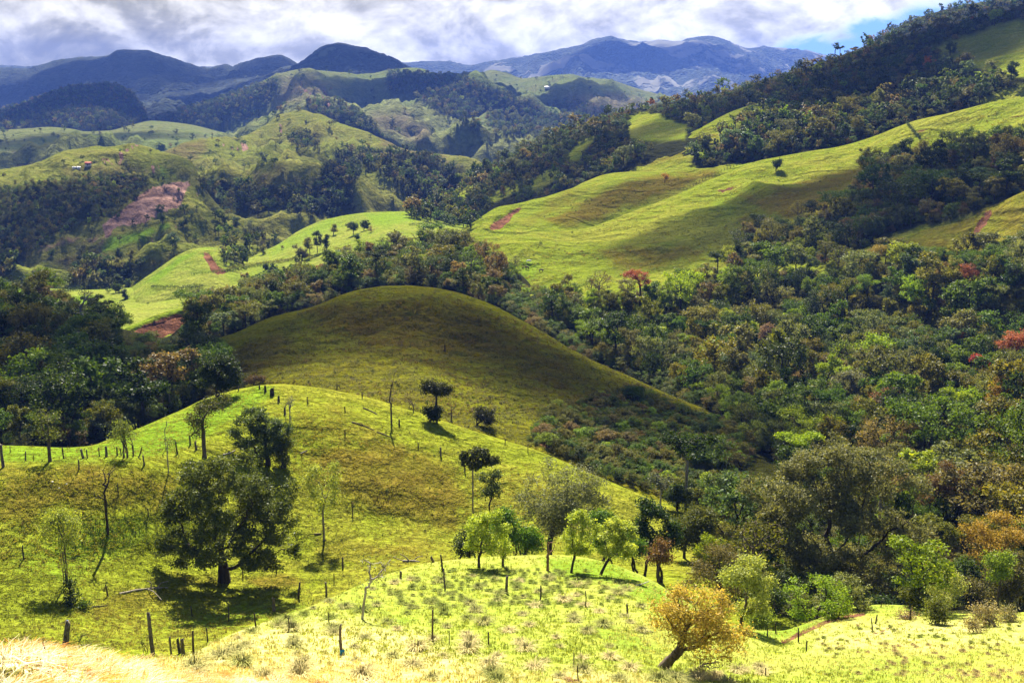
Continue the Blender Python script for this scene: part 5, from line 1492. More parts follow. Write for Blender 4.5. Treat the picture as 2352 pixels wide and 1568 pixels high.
plant('sprouting_shrub', 'many stemmed yellow green shrub on the fence row above the twisted dead tree', (288, 1050), [(285, 985, 26, 20), (270, 1000, 16, 18), (305, 995, 16, 22)], trunk=3, col=(.15, .19, .03), n=650, leaf=.2, cat='shrub', stems=6, base_r=.5, n_att=130, bark=BARK_B, up=.2)
plant('dead_sapling', 'thin bare pole tree standing on the bright ridge left of the gnarled tree', (381, 1032), [(383, 965, 8, 26)], trunk=2.2, n=0, n_att=40, bark=BARK_L, fork=.1)
plant('thin_sapling', 'thin sparsely leafed sapling below the fence row between two dead trees', (387, 1087), [(390, 1020, 14, 26)], trunk=3, col=(.14, .17, .03), n=160, leaf=.2, n_att=60, bark=BARK_L, fork=.1, up=.2)
plant('twisted_dead_tree', 'twisted dead tree with crooked forked limbs in the left pasture', (248, 1225), [(222, 1100, 14, 18), (262, 1090, 22, 20), (245, 1070, 26, 18), (235, 1140, 16, 16), (212, 1045, 10, 14), (280, 1060, 12, 10)], trunk=7, n=0, n_att=70, bark=BARK, fork=.1, wob=.5, twig=.03, surf=.9)
plant('vase_shrub_tree', 'slender vase shaped sapling with feathery pale leaves in the left pasture', (149, 1340), [(150, 1190, 36, 24), (125, 1215, 24, 26), (185, 1200, 26, 24), (155, 1230, 30, 26)], trunk=3, col=(.26, .31, .04), n=2000, leaf=.16, n_att=300, stems=6, base_r=.12, bark=BARK_B, up=.25, wob=.14)
plant('ivy_stump', 'tall dark stump wrapped in ivy left of the fallen branch', (163, 1391), [(166, 1352, 7, 24), (160, 1378, 10, 12)], trunk=7, col=(.03, .05, .012), n=420, leaf=.2, cat='stump', n_att=50, fork=.1)
plant('weed_bush', 'low leafy weed bush on the grass right of the ivy stump', (190, 1395, ), [(193, 1402, 16, 10)], trunk=2, col=(.06, .10, .015), n=260, leaf=.2, cat='bush', stems=3, base_r=.3, n_att=30)
plant('slim_pale_tree', 'slim pale yellow green tree right of the big broad tree', (744, 1240), [(750, 1075, 34, 28), (735, 1110, 30, 36), (770, 1115, 24, 34), (750, 1150, 28, 26)], trunk=6, col=(.26, .31, .045), n=2400, leaf=.18, n_att=240, fork=.1, bark=BARK_L, clump=.28)
plant('bare_fan_shrub', 'bare fan shaped shrub growing from a stump on the bright ridge', (664, 967), [(665, 925, 22, 18), (650, 920, 14, 12), (682, 925, 14, 12)], trunk=2.5, col=(.14, .16, .03), n=90, leaf=.16, cat='shrub', stems=4, base_r=.4, n_att=90, bark=BARK_L, up=.2)
plant('dead_sapling', 'short dead sapling on the brown slope right of the slim pale tree', (810, 1184), [(810, 1155, 6, 16)], trunk=3, n=0, n_att=20, bark=BARK, fork=.1)
plant('umbrella_tree', 'tall thin trunked umbrella tree standing over the gully bushes', (1087, None, 122), [(1075, 1045, 16, 11), (1105, 1040, 22, 12), (1128, 1055, 18, 10), (1092, 1062, 22, 9), (1068, 1060, 9, 7)], trunk=5, col=(.055, .065, .02), n=900, leaf=.34, n_att=120, fork=.05, bark=BARK_L, clump=.2, sub=False)
plant('thin_green_tree', 'thin green tree close behind the tall umbrella tree', (1124, None, 124), [(1125, 1095, 22, 20), (1135, 1120, 20, 20), (1112, 1125, 14, 18)], trunk=5, col=(.06, .085, .02), n=900, leaf=.24, n_att=120, fork=.2)
plant('grey_leafed_tree', 'large grey green tree rising behind the row of lime green saplings', (1262, None, 116), [(1270, 1085, 46, 32), (1340, 1075, 36, 26), (1200, 1125, 44, 36), (1290, 1140, 80, 52), (1370, 1130, 40, 34), (1240, 1200, 66, 46), (1330, 1205, 66, 44)],
      trunk=16, col=(.13, .145, .07), n=9000, leaf=.2, n_att=520, fork=.3, clump=.4)
plant('vine_bush', 'bright green vine covered bush between the saplings and the grey green tree', (1190, None, 106), [(1180, 1215, 40, 45), (1215, 1245, 34, 30), (1150, 1180, 26, 24)], trunk=6, col=(.075, .15, .014), n=3600, leaf=.22, cat='bush', stems=4, base_r=1.0)
plant('dark_bush', 'dark green bush at the right end of the gully behind the saplings', (1495, None, 112), [(1490, 1195, 36, 52), (1470, 1235, 36, 36), (1520, 1225, 36, 40), (1490, 1160, 22, 22)], trunk=8, col=(.032, .062, .014), n=4500, leaf=.24, cat='bush', stems=4, base_r=1.0)
plant('vine_bush', 'fresh green bush behind the two rightmost lime green saplings', (1410, None, 106), [(1400, 1225, 40, 50), (1445, 1255, 36, 32), (1380, 1180, 26, 24)], trunk=8, col=(.08, .15, .016), n=4200, leaf=.22, cat='bush', stems=4, base_r=1.2)
plant('dark_bush', 'low dark bush behind the leftmost lime green sapling', (1070, None, 108), [(1075, 1250, 32, 30), (1100, 1225, 26, 30)], trunk=6, col=(.045, .065, .015), n=1600, leaf=.22, cat='bush', stems=3, base_r=.8)
plant('rusty_bush', 'small mushroom shaped rusty brown bush at the meadow edge', (1512, None, 98), [(1512, 1256, 22, 16), (1500, 1275, 12, 14), (1525, 1272, 12, 14)], trunk=6, col=(.14, .085, .03), n=1300, leaf=.18, cat='bush', n_att=120)
plant('pale_trunk_tree', 'small grey topped tree with pale forked limbs at the scrub edge', (1517, 1162), [(1500, 1098, 16, 10), (1522, 1104, 16, 10), (1515, 1115, 14, 9)], trunk=5, col=(.10, .12, .08), n=420, leaf=.26, n_att=70, bark=BARK_P, fork=.1)
plant('round_tree', 'small round dark green tree right of the pale forked tree', (1555, 1172), [(1556, 1138, 26, 26)], trunk=7, col=(.045, .07, .015), n=1600, leaf=.26)
plant('green_tree', 'mid green tree with a dark straight trunk left of the giant tree', (1653, 1180), [(1650, 1105, 44, 26), (1640, 1135, 40, 26), (1685, 1125, 34, 28)], trunk=7, col=(.06, .095, .016), n=3600, leaf=.26, n_att=240)
plant('green_tree', 'bushy leaf green tree above and left of the giant tree', (1613, 1088), [(1615, 1030, 44, 34), (1590, 1055, 34, 26), (1645, 1050, 36, 28), (1665, 1020, 26, 22)], trunk=7, col=(.07, .115, .016), n=4200, leaf=.27, n_att=240)
plant('olive_bush', 'rounded olive bush between the dark bush and the giant tree', (1590, None, 124), [(1588, 1205, 44, 40), (1615, 1190, 34, 30), (1570, 1235, 34, 26)], trunk=8, col=(.085, .098, .02), n=3600, leaf=.24, cat='bush', n_att=200, stems=3, base_r=.8)
# --- the lime green saplings along the knoll
plant('lime_sapling', 'leftmost and fullest of the lime green saplings on the knoll', (1100, 1302), [(1120, 1175, 36, 26), (1095, 1205, 34, 36), (1140, 1220, 34, 36), (1085, 1245, 24, 26), (1150, 1255, 26, 24), (1115, 1250, 32, 22)], trunk=8, col=(.30, .38, .04), n=3200, leaf=.17, n_att=420, fork=.35, up=.15, clump=.17)
plant('crooked_stump_tree', 'short crooked stump with white dead limbs beside the leftmost lime sapling', (1155, 1300), [(1158, 1262, 16, 12), (1145, 1270, 10, 10), (1172, 1275, 10, 10)], trunk=8, col=(.18, .24, .03), n=160, leaf=.17, n_att=50, bark=BARK_B)
plant('bare_forked_tree', 'bare reddish forked tree in the middle of the knoll sapling row', (1258, 1310), [(1252, 1250, 12, 20), (1268, 1245, 12, 18), (1262, 1262, 16, 12)], trunk=8, n=0, n_att=50, bark=bark_mat('bark_reddish', (.10, .05, .025), (.28, .17, .10)), twig=.03)
plant('lime_sapling', 'upright lime green sapling with a slightly leaning trunk right of the bare forked tree', (1311, 1315), [(1335, 1195, 30, 24), (1315, 1225, 26, 32), (1355, 1215, 26, 30), (1330, 1255, 28, 24)], trunk=7, col=(.30, .37, .045), n=2300, leaf=.17, n_att=280, fork=.35, up=.15, clump=.17, lean=(.2, 0))
plant('lime_sapling', 'right leaning lime green sapling at the right end of the knoll row', (1377, 1320), [(1415, 1205, 30, 22), (1440, 1225, 28, 26), (1400, 1235, 28, 28), (1430, 1265, 32, 24), (1395, 1262, 20, 18)], trunk=8, col=(.32, .38, .06), n=2800, leaf=.17, n_att=320, fork=.3, up=.12, clump=.17, lean=(.6, 0))
# --- the spur on the right and the giant tree
plant('orange_tree', 'low orange leaved bushy tree with a thick leaning trunk at the slope bottom', (1516, 1532), [(1560, 1385, 62, 34), (1530, 1410, 42, 40), (1620, 1390, 50, 40), (1650, 1440, 52, 50), (1580, 1440, 66, 36), (1685, 1490, 34, 30), (1630, 1500, 48, 22), (1500, 1385, 20, 18), (1700, 1455, 24, 30), (1600, 1360, 26, 14)],
      trunk=26, col=(.44, .34, .075), n=6000, leaf=.12, n_att=700, fork=.5, lean=(.5, 0), bark=BARK_B, clump=.2, wob=.3)
plant('gnarled_stump', 'gnarled dead root tangle under the orange leaved tree', (1605, 1536), [(1612, 1520, 12, 10), (1640, 1525, 26, 8), (1590, 1515, 12, 8)], trunk=7, n=0, n_att=40, bark=BARK, cat='stump', wob=.6)
plant('lime_tree', 'pale lime green tree standing just behind the orange leaved tree', (1702, 1442), [(1720, 1300, 40, 26), (1700, 1335, 42, 36), (1745, 1345, 34, 34), (1710, 1385, 42, 30), (1735, 1400, 30, 20)], trunk=9, col=(.29, .33, .07), n=3600, leaf=.18, n_att=360, fork=.25, bark=BARK_B, clump=.28)
plant('lime_bush', 'low lime green bush at the foot of the pale lime tree', (1738, 1446), [(1735, 1424, 26, 18), (1755, 1415, 18, 14)], trunk=4, col=(.16, .22, .03), n=800, leaf=.18, cat='bush', stems=4, base_r=.4, n_att=80)
plant('sparse_brown_tree', 'sparse brownish tree with bare twigs left behind the pale lime tree', (1655, None, 100), [(1640, 1275, 48, 30), (1610, 1310, 42, 30), (1660, 1320, 40, 34), (1650, 1360, 36, 30), (1590, 1340, 28, 20)], trunk=10, col=(.13, .11, .035), n=2400, leaf=.17, n_att=420, fork=.2, clump=.3)
plant('giant_tree', 'giant olive grey tree with a massive dark trunk towering over the right gully', (1918, None, 124),
      [(1790, 1125, 95, 62), (1900, 1085, 110, 66), (2010, 1105, 100, 70), (1735, 1215, 72, 66), (1860, 1200, 120, 72), (2030, 1220, 96, 76), (1800, 1310, 80, 46), (1960, 1315, 100, 56), (2080, 1290, 50, 56), (1900, 1350, 90, 40), (1960, 1150, 90, 60), (1790, 1370, 70, 36), (1970, 1372, 86, 34), (1870, 1290, 100, 64, -70), (1700, 1290, 50, 44)],
      trunk=40, col=(.150, .155, .058), n=42000, leaf=.26, n_att=1500, step_k=.75, fork=.25, clump=.36, surf=.65, wob=.3)
plant('green_bush', 'dense dark bushes under the left side of the giant tree', (1840, None, 108), [(1820, 1400, 60, 36), (1880, 1410, 46, 26), (1780, 1385, 36, 34)], trunk=6, col=(.045, .075, .014), n=3400, leaf=.24, cat='bush', stems=5, base_r=1.5)
plant('green_bush', 'dense dark bushes under the right side of the giant tree', (2080, None, 110), [(2060, 1370, 50, 40), (2110, 1350, 40, 46), (2010, 1385, 36, 22)], trunk=6, col=(.03, .055, .014), n=3000, leaf=.24, cat='bush', stems=5, base_r=1.5)
plant('pale_lime_tree', 'pale lime green small tree between the giant tree and the orange thicket', (2160, None, 104), [(2160, 1310, 36, 24), (2140, 1335, 28, 24), (2185, 1330, 26, 24), (2165, 1365, 30, 18)], trunk=7, col=(.29, .32, .08), n=2000, leaf=.17, n_att=240, bark=BARK_L, clump=.26)
plant('round_shrub', 'small round green shrub on the spur below the pale lime tree', (2148, 1432), [(2148, 1400, 24, 28)], trunk=4, col=(.11, .13, .02), n=1100, leaf=.16, cat='shrub', stems=5, base_r=.3, n_att=120)
plant('dry_shrub', 'tall dry straw coloured shrub on the right spur', (2268, 1438), [(2260, 1395, 30, 26), (2280, 1415, 26, 22), (2245, 1420, 20, 18)], trunk=3, col=(.26, .22, .10), n=900, leaf=.14, cat='shrub', stems=8, base_r=.5, n_att=160, bark=BARK_L)
plant('dry_shrub', 'small dry brown shrub left of the tall straw coloured shrub', (2235, 1452), [(2235, 1432, 13, 16)], trunk=2, col=(.24, .20, .09), n=350, leaf=.13, cat='shrub', stems=5, base_r=.25, n_att=60, bark=BARK_L)
plant('dry_shrub', 'low wide dry shrub at the right edge of the spur', (2318, 1425), [(2315, 1410, 26, 13)], trunk=2, col=(.22, .20, .08), n=500, leaf=.14, cat='shrub', stems=6, base_r=.5, n_att=80, bark=BARK_L)
plant('dry_weed', 'reddish dry weeds by the end of the earth track', (2080, 1420), [(2078, 1412, 18, 8), (2105, 1410, 10, 10)], trunk=2, col=(.26, .18, .10), n=350, leaf=.12, cat='weeds', stems=6, base_r=.6, n_att=60, bark=BARK_L)
TH = 'orange and yellow leaved thicket at the right edge'
plant('orange_thicket_tree', 'spreading tree with orange yellow leaves at the right edge', (2250, None, 116), [(2225, 1225, 50, 28), (2290, 1210, 60, 28), (2345, 1215, 50, 30), (2260, 1255, 60, 30)], trunk=9, col=(.30, .21, .035), n=5200, leaf=.2, n_att=340)
plant('olive_thicket_tree', 'tangled olive tree under the orange leaved tree at the right edge', (2320, None, 108), [(2310, 1310, 60, 50), (2350, 1330, 46, 60), (2260, 1345, 50, 40), (2220, 1330, 36, 36)], trunk=9, col=(.10, .095, .03), n=5200, leaf=.2, n_att=320)
plant('lime_thicket_tree', 'bright lime leaved tree in front of the olive tangle at the right edge', (2285, None, 105), [(2275, 1275, 30, 18), (2300, 1300, 24, 18), (2270, 1310, 18, 16)], trunk=5, col=(.17, .24, .02), n=1500, leaf=.2, n_att=120)
plant('pink_blossom_tree', 'small pink blossoming tree at the right edge above the orange leaved tree', (2335, None, 150), [(2338, 1165, 18, 12), (2310, 1195, 14, 8), (2350, 1178, 12, 10)], trunk=5, col=PINK, n=700, leaf=.22, n_att=80)
plant('brown_dome_tree', 'domed bare brown twiggy tree left of the pink blossoms', (2280, None, 160), [(2280, 1115, 62, 36), (2230, 1130, 34, 26)], trunk=6, col=(.15, .09, .04), n=3000, leaf=.16, n_att=420, up=.2, wob=.15)
plant('dark_tree', 'dark green tree in front of the brown domed tree', (2205, None, 156), [(2205, 1085, 36, 30), (2190, 1110, 28, 26)], trunk=8, col=(.025, .045, .012), n=2200, leaf=.28)
plant('brown_bush_tree', 'rusty brown tree right behind the giant tree', (2140, None, 152), [(2145, 1130, 46, 40), (2170, 1085, 34, 26)], trunk=7, col=(.13, .085, .03), n=2600, leaf=.22, n_att=260)
# --- the round hill
plant('umbrella_oak', 'dark upswept tree with a broad top on the lower side of the round brown hill', (1003, 966), [(1003, 888, 28, 17), (985, 893, 16, 14), (1020, 893, 16, 13)], trunk=6, col=(.028, .034, .010), n=2300, leaf=.26, n_att=260, fork=.1, up=.2)
plant('ivy_clump', 'dark ivy covered clump at the foot of the upswept tree on the round hill', (988, 968), [(986, 946, 13, 13), (1002, 952, 12, 16)], trunk=5, col=(.03, .045, .012), n=900, leaf=.28, cat='bush', n_att=80)
plant('leaning_tree', 'leaning tree with its trunk lying along the ground on the round hill', (1096, 976), [(1110, 948, 24, 14), (1128, 962, 20, 12), (1140, 974, 12, 6), (1100, 955, 14, 10)], trunk=6, col=(.035, .04, .010), n=1900, leaf=.24, n_att=160, fork=.2)
plant('tall_dead_tree', 'tall bare dead tree on the ridge before the round hill', (899, 974), [(902, 880, 14, 34), (912, 862, 12, 16), (897, 920, 9, 26)], trunk=5, n=0, n_att=70, bark=BARK_B, fork=.1, twig=.035)
plant('bare_bush_tree', 'thin bare twiggy tree right of the tall dead tree', (950, 946), [(940, 918, 15, 15), (950, 925, 10, 12)], trunk=3, col=(.12, .09, .05), n=160, leaf=.2, n_att=90, bark=BARK_B)
plant('dead_pole', 'thin dead pole tree right of the upswept tree on the round hill', (1037, 968), [(1040, 935, 5, 26)], trunk=4, n=0, n_att=16, bark=BARK_B, fork=.1)
plant('lone_dead_trunk', 'lone dead trunk high on the face of the round brown hill', (1022, 806), [(1022, 790, 4, 14)], trunk=4, n=0, n_att=8, bark=BARK, fork=.1)
plant('bare_bush', 'small bare bush on the saddle left of the tall dead tree', (775, 893), [(775, 882, 10, 7)], trunk=2, col=(.08, .08, .03), n=60, leaf=.2, cat='bush', n_att=40, stems=3, base_r=.3)
plant('brown_gully_tree', 'brownish low tree at the top of the bright ridge beside the left gully', (583, 884), [(590, 868, 20, 12), (575, 875, 14, 10)], trunk=4, col=(.11, .075, .035), n=700, leaf=.25, n_att=80)
plant('dark_gully_tree', 'tall dark tree on the gully rim left of the round hill', (500, 910), [(505, 845, 40, 28), (490, 870, 40, 26), (530, 870, 30, 26)], trunk=13, col=(.032, .05, .013), n=3200, leaf=.32, n_att=240)
# --- forest trees that stand out by colour
for lab, base, lobes, col, n_ in (
        ('bright red crowned tree at the top edge of the right valley forest', (1470, 700), [(1458, 633, 30, 11), (1478, 650, 18, 12)], (.27, .085, .05), 1700),
        ('big coral red crowned tree at the right edge of the valley forest', (2330, 856), [(2320, 785, 42, 17), (2345, 775, 36, 14)], (.30, .11, .055), 2600),
        ('tree with two scarlet flower clusters below the coral red crown', (2266, 893), [(2238, 826, 13, 9), (2285, 838, 15, 11), (2262, 852, 16, 9)], (.30, .06, .045), 1300),
        ('rust red flat crowned tree above and left of the coral red crown', (2196, 836), [(2196, 768, 24, 8), (2180, 800, 22, 10)], (.26, .10, .05), 1400),
        ('rusty round crowned tree near the top right of the valley forest', (2215, 690), [(2218, 624, 28, 16), (2245, 640, 26, 12)], (.20, .075, .03), 1700),
        ('golden yellow crowned tree at the right edge below the scarlet clusters', (2310, 1000), [(2305, 885, 42, 24), (2325, 915, 40, 30), (2280, 925, 26, 20)], (.26, .17, .02), 3200),
        ('leafless brown vase crowned tree with pale limbs in the valley forest', (2035, 985), [(2034, 908, 36, 20), (2020, 920, 22, 16), (2050, 920, 22, 16)], (.19, .10, .05), 1100),
        ('vivid lime green tiered tree in the middle of the valley forest', (1890, 925), [(1912, 828, 24, 14), (1890, 850, 24, 14), (1880, 872, 20, 9), (1932, 850, 18, 14)], (.21, .29, .018), 2300),
        ('golden olive flat crowned tree at the far edge of the valley forest', (2010, 640), [(2008, 576, 30, 9), (2030, 588, 20, 8)], (.24, .19, .03), 1300),
        ('yellow green crowned tree at the foot of the sunlit meadow', (1675, 636), [(1672, 576, 18, 13), (1668, 596, 16, 10)], (.22, .26, .02), 1200),
        ('light green leafy tree on the upper part of the valley forest', (1990, 715), [(1985, 648, 32, 14), (1965, 665, 20, 10)], (.12, .20, .018), 1700),
        ('light green domed tree left of the upper light green tree', (1862, 722), [(1862, 655, 22, 18), (1885, 640, 14, 10)], (.12, .18, .018), 1500),
        ('silvery grey crowned tree low in the middle of the valley forest', (1945, 945), [(1945, 872, 34, 18), (1930, 890, 24, 14), (1960, 888, 22, 14)], (.15, .16, .095), 2200),
        ('pinkish brown crowned tree among the middle of the valley forest', (1775, 845), [(1772, 768, 32, 22)], (.17, .115, .085), 2000),
        ('small yellow crowned tree at the end of the red cut bank', (522, 735), [(522, 690, 11, 12)], (.30, .26, .02), 600),
        ('tall pale bare limbed tree rising from the left gully forest', (195, 775), [(195, 690, 30, 26), (215, 680, 20, 20), (175, 715, 22, 14)], (.09, .10, .03), 500),
        ('yellow tinted tree at the left edge above the left gully forest', (8, 735), [(8, 685, 16, 22), (0, 705, 20, 16)], (.16, .16, .02), 1200)):
    pale = 'pale' in lab
    plant('forest_tree', lab, base, lobes, trunk=6 if not pale else 8, col=col, n=n_, leaf=.34, n_att=150 if not pale else 260, clump=.4, bark=BARK_P if pale else BARK, fork=.2, twig=.03)
# --- trees standing alone on the meadows further off
for lab, base, lobes, col, n_ in (
        ('lone dark windswept tree on the sunlit right meadow', (1782, 393), [(1784, 376, 10, 8), (1790, 372, 8, 5)], DARK, 700),
        ('left of the four dark trees beside the earth scar', (2068, 374), [(2068, 360, 8, 8)], DARK, 600), ('second of the four dark trees beside the earth scar', (2087, 373), [(2090, 352, 9, 9)], DARK, 600),
        ('third of the four dark trees beside the earth scar', (2107, 372), [(2106, 350, 8, 11)], DARK, 600), ('tallest right one of the four dark trees beside the earth scar', (2122, 373), [(2124, 347, 13, 8)], DARK, 700),
        ('bare dark tree right of the wooded gully top on the right meadow', (2266, 372), [(2268, 348, 9, 8)], BROWN, 250),
        ('big dark tree alone on the shaded top right clearing', (2182, 128), [(2184, 108, 13, 13)], DARK, 900),
        ('umbrella shaped tree standing above the right skyline', (1917, 140), [(1917, 105, 9, 4), (1920, 111, 7, 3)], DARK, 500), ('dark bushy tree bulging from the right skyline', (1830, 175), [(1833, 148, 12, 8)], DARK, 700),
        ('bare orange topped tree on the crest of the meadow shoulder', (1527, 420), [(1528, 404, 7, 6)], ORANGE, 200),
        ('wide tree on the left of the bright valley pasture with a hedge below', (693, 614), [(686, 572, 14, 11), (700, 580, 13, 12)], (.07, .07, .03), 800),
        ('airy tree above the hedge on the bright valley pasture', (712, 590), [(710, 558, 13, 11)], OLIVE, 600), ('tall dark tree in the middle of the bright valley pasture', (729, 580), [(730, 545, 10, 15)], DARK, 800),
        ('dark pear shaped tree beside the tall one on the bright pasture', (750, 574), [(751, 552, 9, 13)], DARK, 700), ('small airy tree high on the bright valley pasture', (766, 540), [(767, 524, 10, 8)], OLIVE, 450),
        ('left of the two dark spreading trees on top of the bright pasture', (812, 540), [(810, 518, 14, 8)], DARK, 800), ('right of the two dark spreading trees on top of the bright pasture', (836, 530), [(838, 513, 12, 8)], DARK, 700),
        ('small round tree below the two spreading trees on the pasture', (819, 549), [(819, 541, 7, 6)], GREEN, 300),
        ('lone oval tree casting a shadow on the lower left valley pasture', (288, 686), [(288, 674, 7, 9)], DARK, 500), ('dark leaning tree left of the oval tree on the valley pasture', (266, 672), [(270, 658, 12, 8)], DARK, 600),
        ('small dark bush on the pale strip of valley pasture', (611, 619), [(611, 612, 7, 6)], DARK, 300), ('dark round tree beside the hedge under the red cut', (553, 594), [(553, 576, 17, 13)], DARK, 900),
        ('thin tree at the foot of the bright valley pasture', (604, 584), [(604, 568, 8, 10)], OLIVE, 400),
        ('dark round tree on the terraced pasture above the green knoll', (397, 566), [(399, 548, 14, 14)], TEAL, 900), ('small tree over its own shadow beside the dirt track', (374, 515), [(373, 497, 9, 9)], DARK, 500),
        ('large round tree on the pale pasture below the pink slip', (421, 522), [(421, 505, 15, 14)], DARK, 900), ('left tree of the pair on the pasture spur', (516, 514), [(513, 498, 11, 11)], DARK, 600), ('right tree of the pair on the pasture spur', (542, 522), [(542, 507, 12, 9)], DARK, 600),
        ('grey leafed tree at the lower end of the pasture spur', (570, 540), [(571, 524, 16, 14)], GREY, 800), ('bushy tree at the top edge of the pink slip', (368, 490), [(367, 480, 11, 9)], TEAL, 500),
        ('grey airy tree beside the bright green strip', (187, 590), [(187, 572, 12, 14)], GREY, 600), ('small tree left of the airy tree beside the green strip', (118, 588), [(118, 578, 8, 9)], GREEN, 400),
        ('dark tree on the rim above the bright green strip', (276, 592), [(275, 580, 9, 9)], DARK, 500), ('pale tree on the rim right of the dark rim tree', (301, 602), [(300, 582, 9, 11)], OLIVE, 500)):
    lobes = lobes + [(q[0] + q[2] * .15, q[1] + q[3] * .8, q[2] * .8, q[3] * .7) for q in lobes]
    plant('pasture_tree', lab, base, lobes, trunk=2.2, col=tuple(1.25 * c for c in col), n=int(n_ * 1.3), leaf=.5, n_att=70, clump=.5, twig=.05, fork=.25)

# ------------------------------------------------------------------ fence posts
def post_mesh(h, r, rng, split=False):
    ns, nr = 8, 7
    th = np.arange(ns) * 2 * np.pi / ns
    V = []
    bend = rng.normal(0, .05 * h, 2)
    prof = 1 + rng.normal(0, .07, ns)
    for i in range(nr):
        t = i / (nr - 1)
        z = -0.3 + (h + 0.3) * t
        rr = r * (1.12 - .28 * t) * prof * (1 + rng.normal(0, .05, ns))
        c = bend * math.sin(t * 2.6) * .6
        V.append(np.stack([c[0] + rr * np.cos(th), c[1] + rr * np.sin(th), np.full(ns, z) + (rng.normal(0, .35 * r, ns) + .5 * r * np.cos(th + 1) if i == nr - 1 else 0)], -1))
    top = V[-1].mean(0) + (0, 0, r * .15)
    v = np.concatenate(V + [top[None]])
    i = np.arange(nr - 1)[:, None] * ns; j = np.arange(ns)[None]; k = (j + 1) % ns
    q = np.stack([i + j, i + k, i + ns + k, i + ns + j], -1).reshape(-1, 4)
    b = (nr - 1) * ns
    t3 = np.stack([b + j[0], b + k[0], np.full(ns, nr * ns)], -1)
    return mesh_np('fence_post', v, [q, t3], False)


def post(x, yb, yt, w, label, dx=0.0, pale=True, D=None):
    """a post whose foot shows at (x, yb), its top at (x + dx, yt), w pixels thick"""
    p = spot(x, yb) if D is None else spot(x, None, D)
    s = mpp(p)
    h = (yb - yt) * s / 0.95
    rng = np.random.default_rng(int(x * 7 + yb))
    me = post_mesh(h, max(w * s * 0.5, .025), rng)
    me.materials.append(POSTW if pale else POSTD)
    o = link('fence_post', me, None, p, (rng.normal(0, .05), math.atan2(dx, (yb - yt)), rng.uniform(0, 6.28)))
    o.rotation_mode = 'XYZ'
    return tag(o, label, 'fence post', 'fence posts on the pastures')


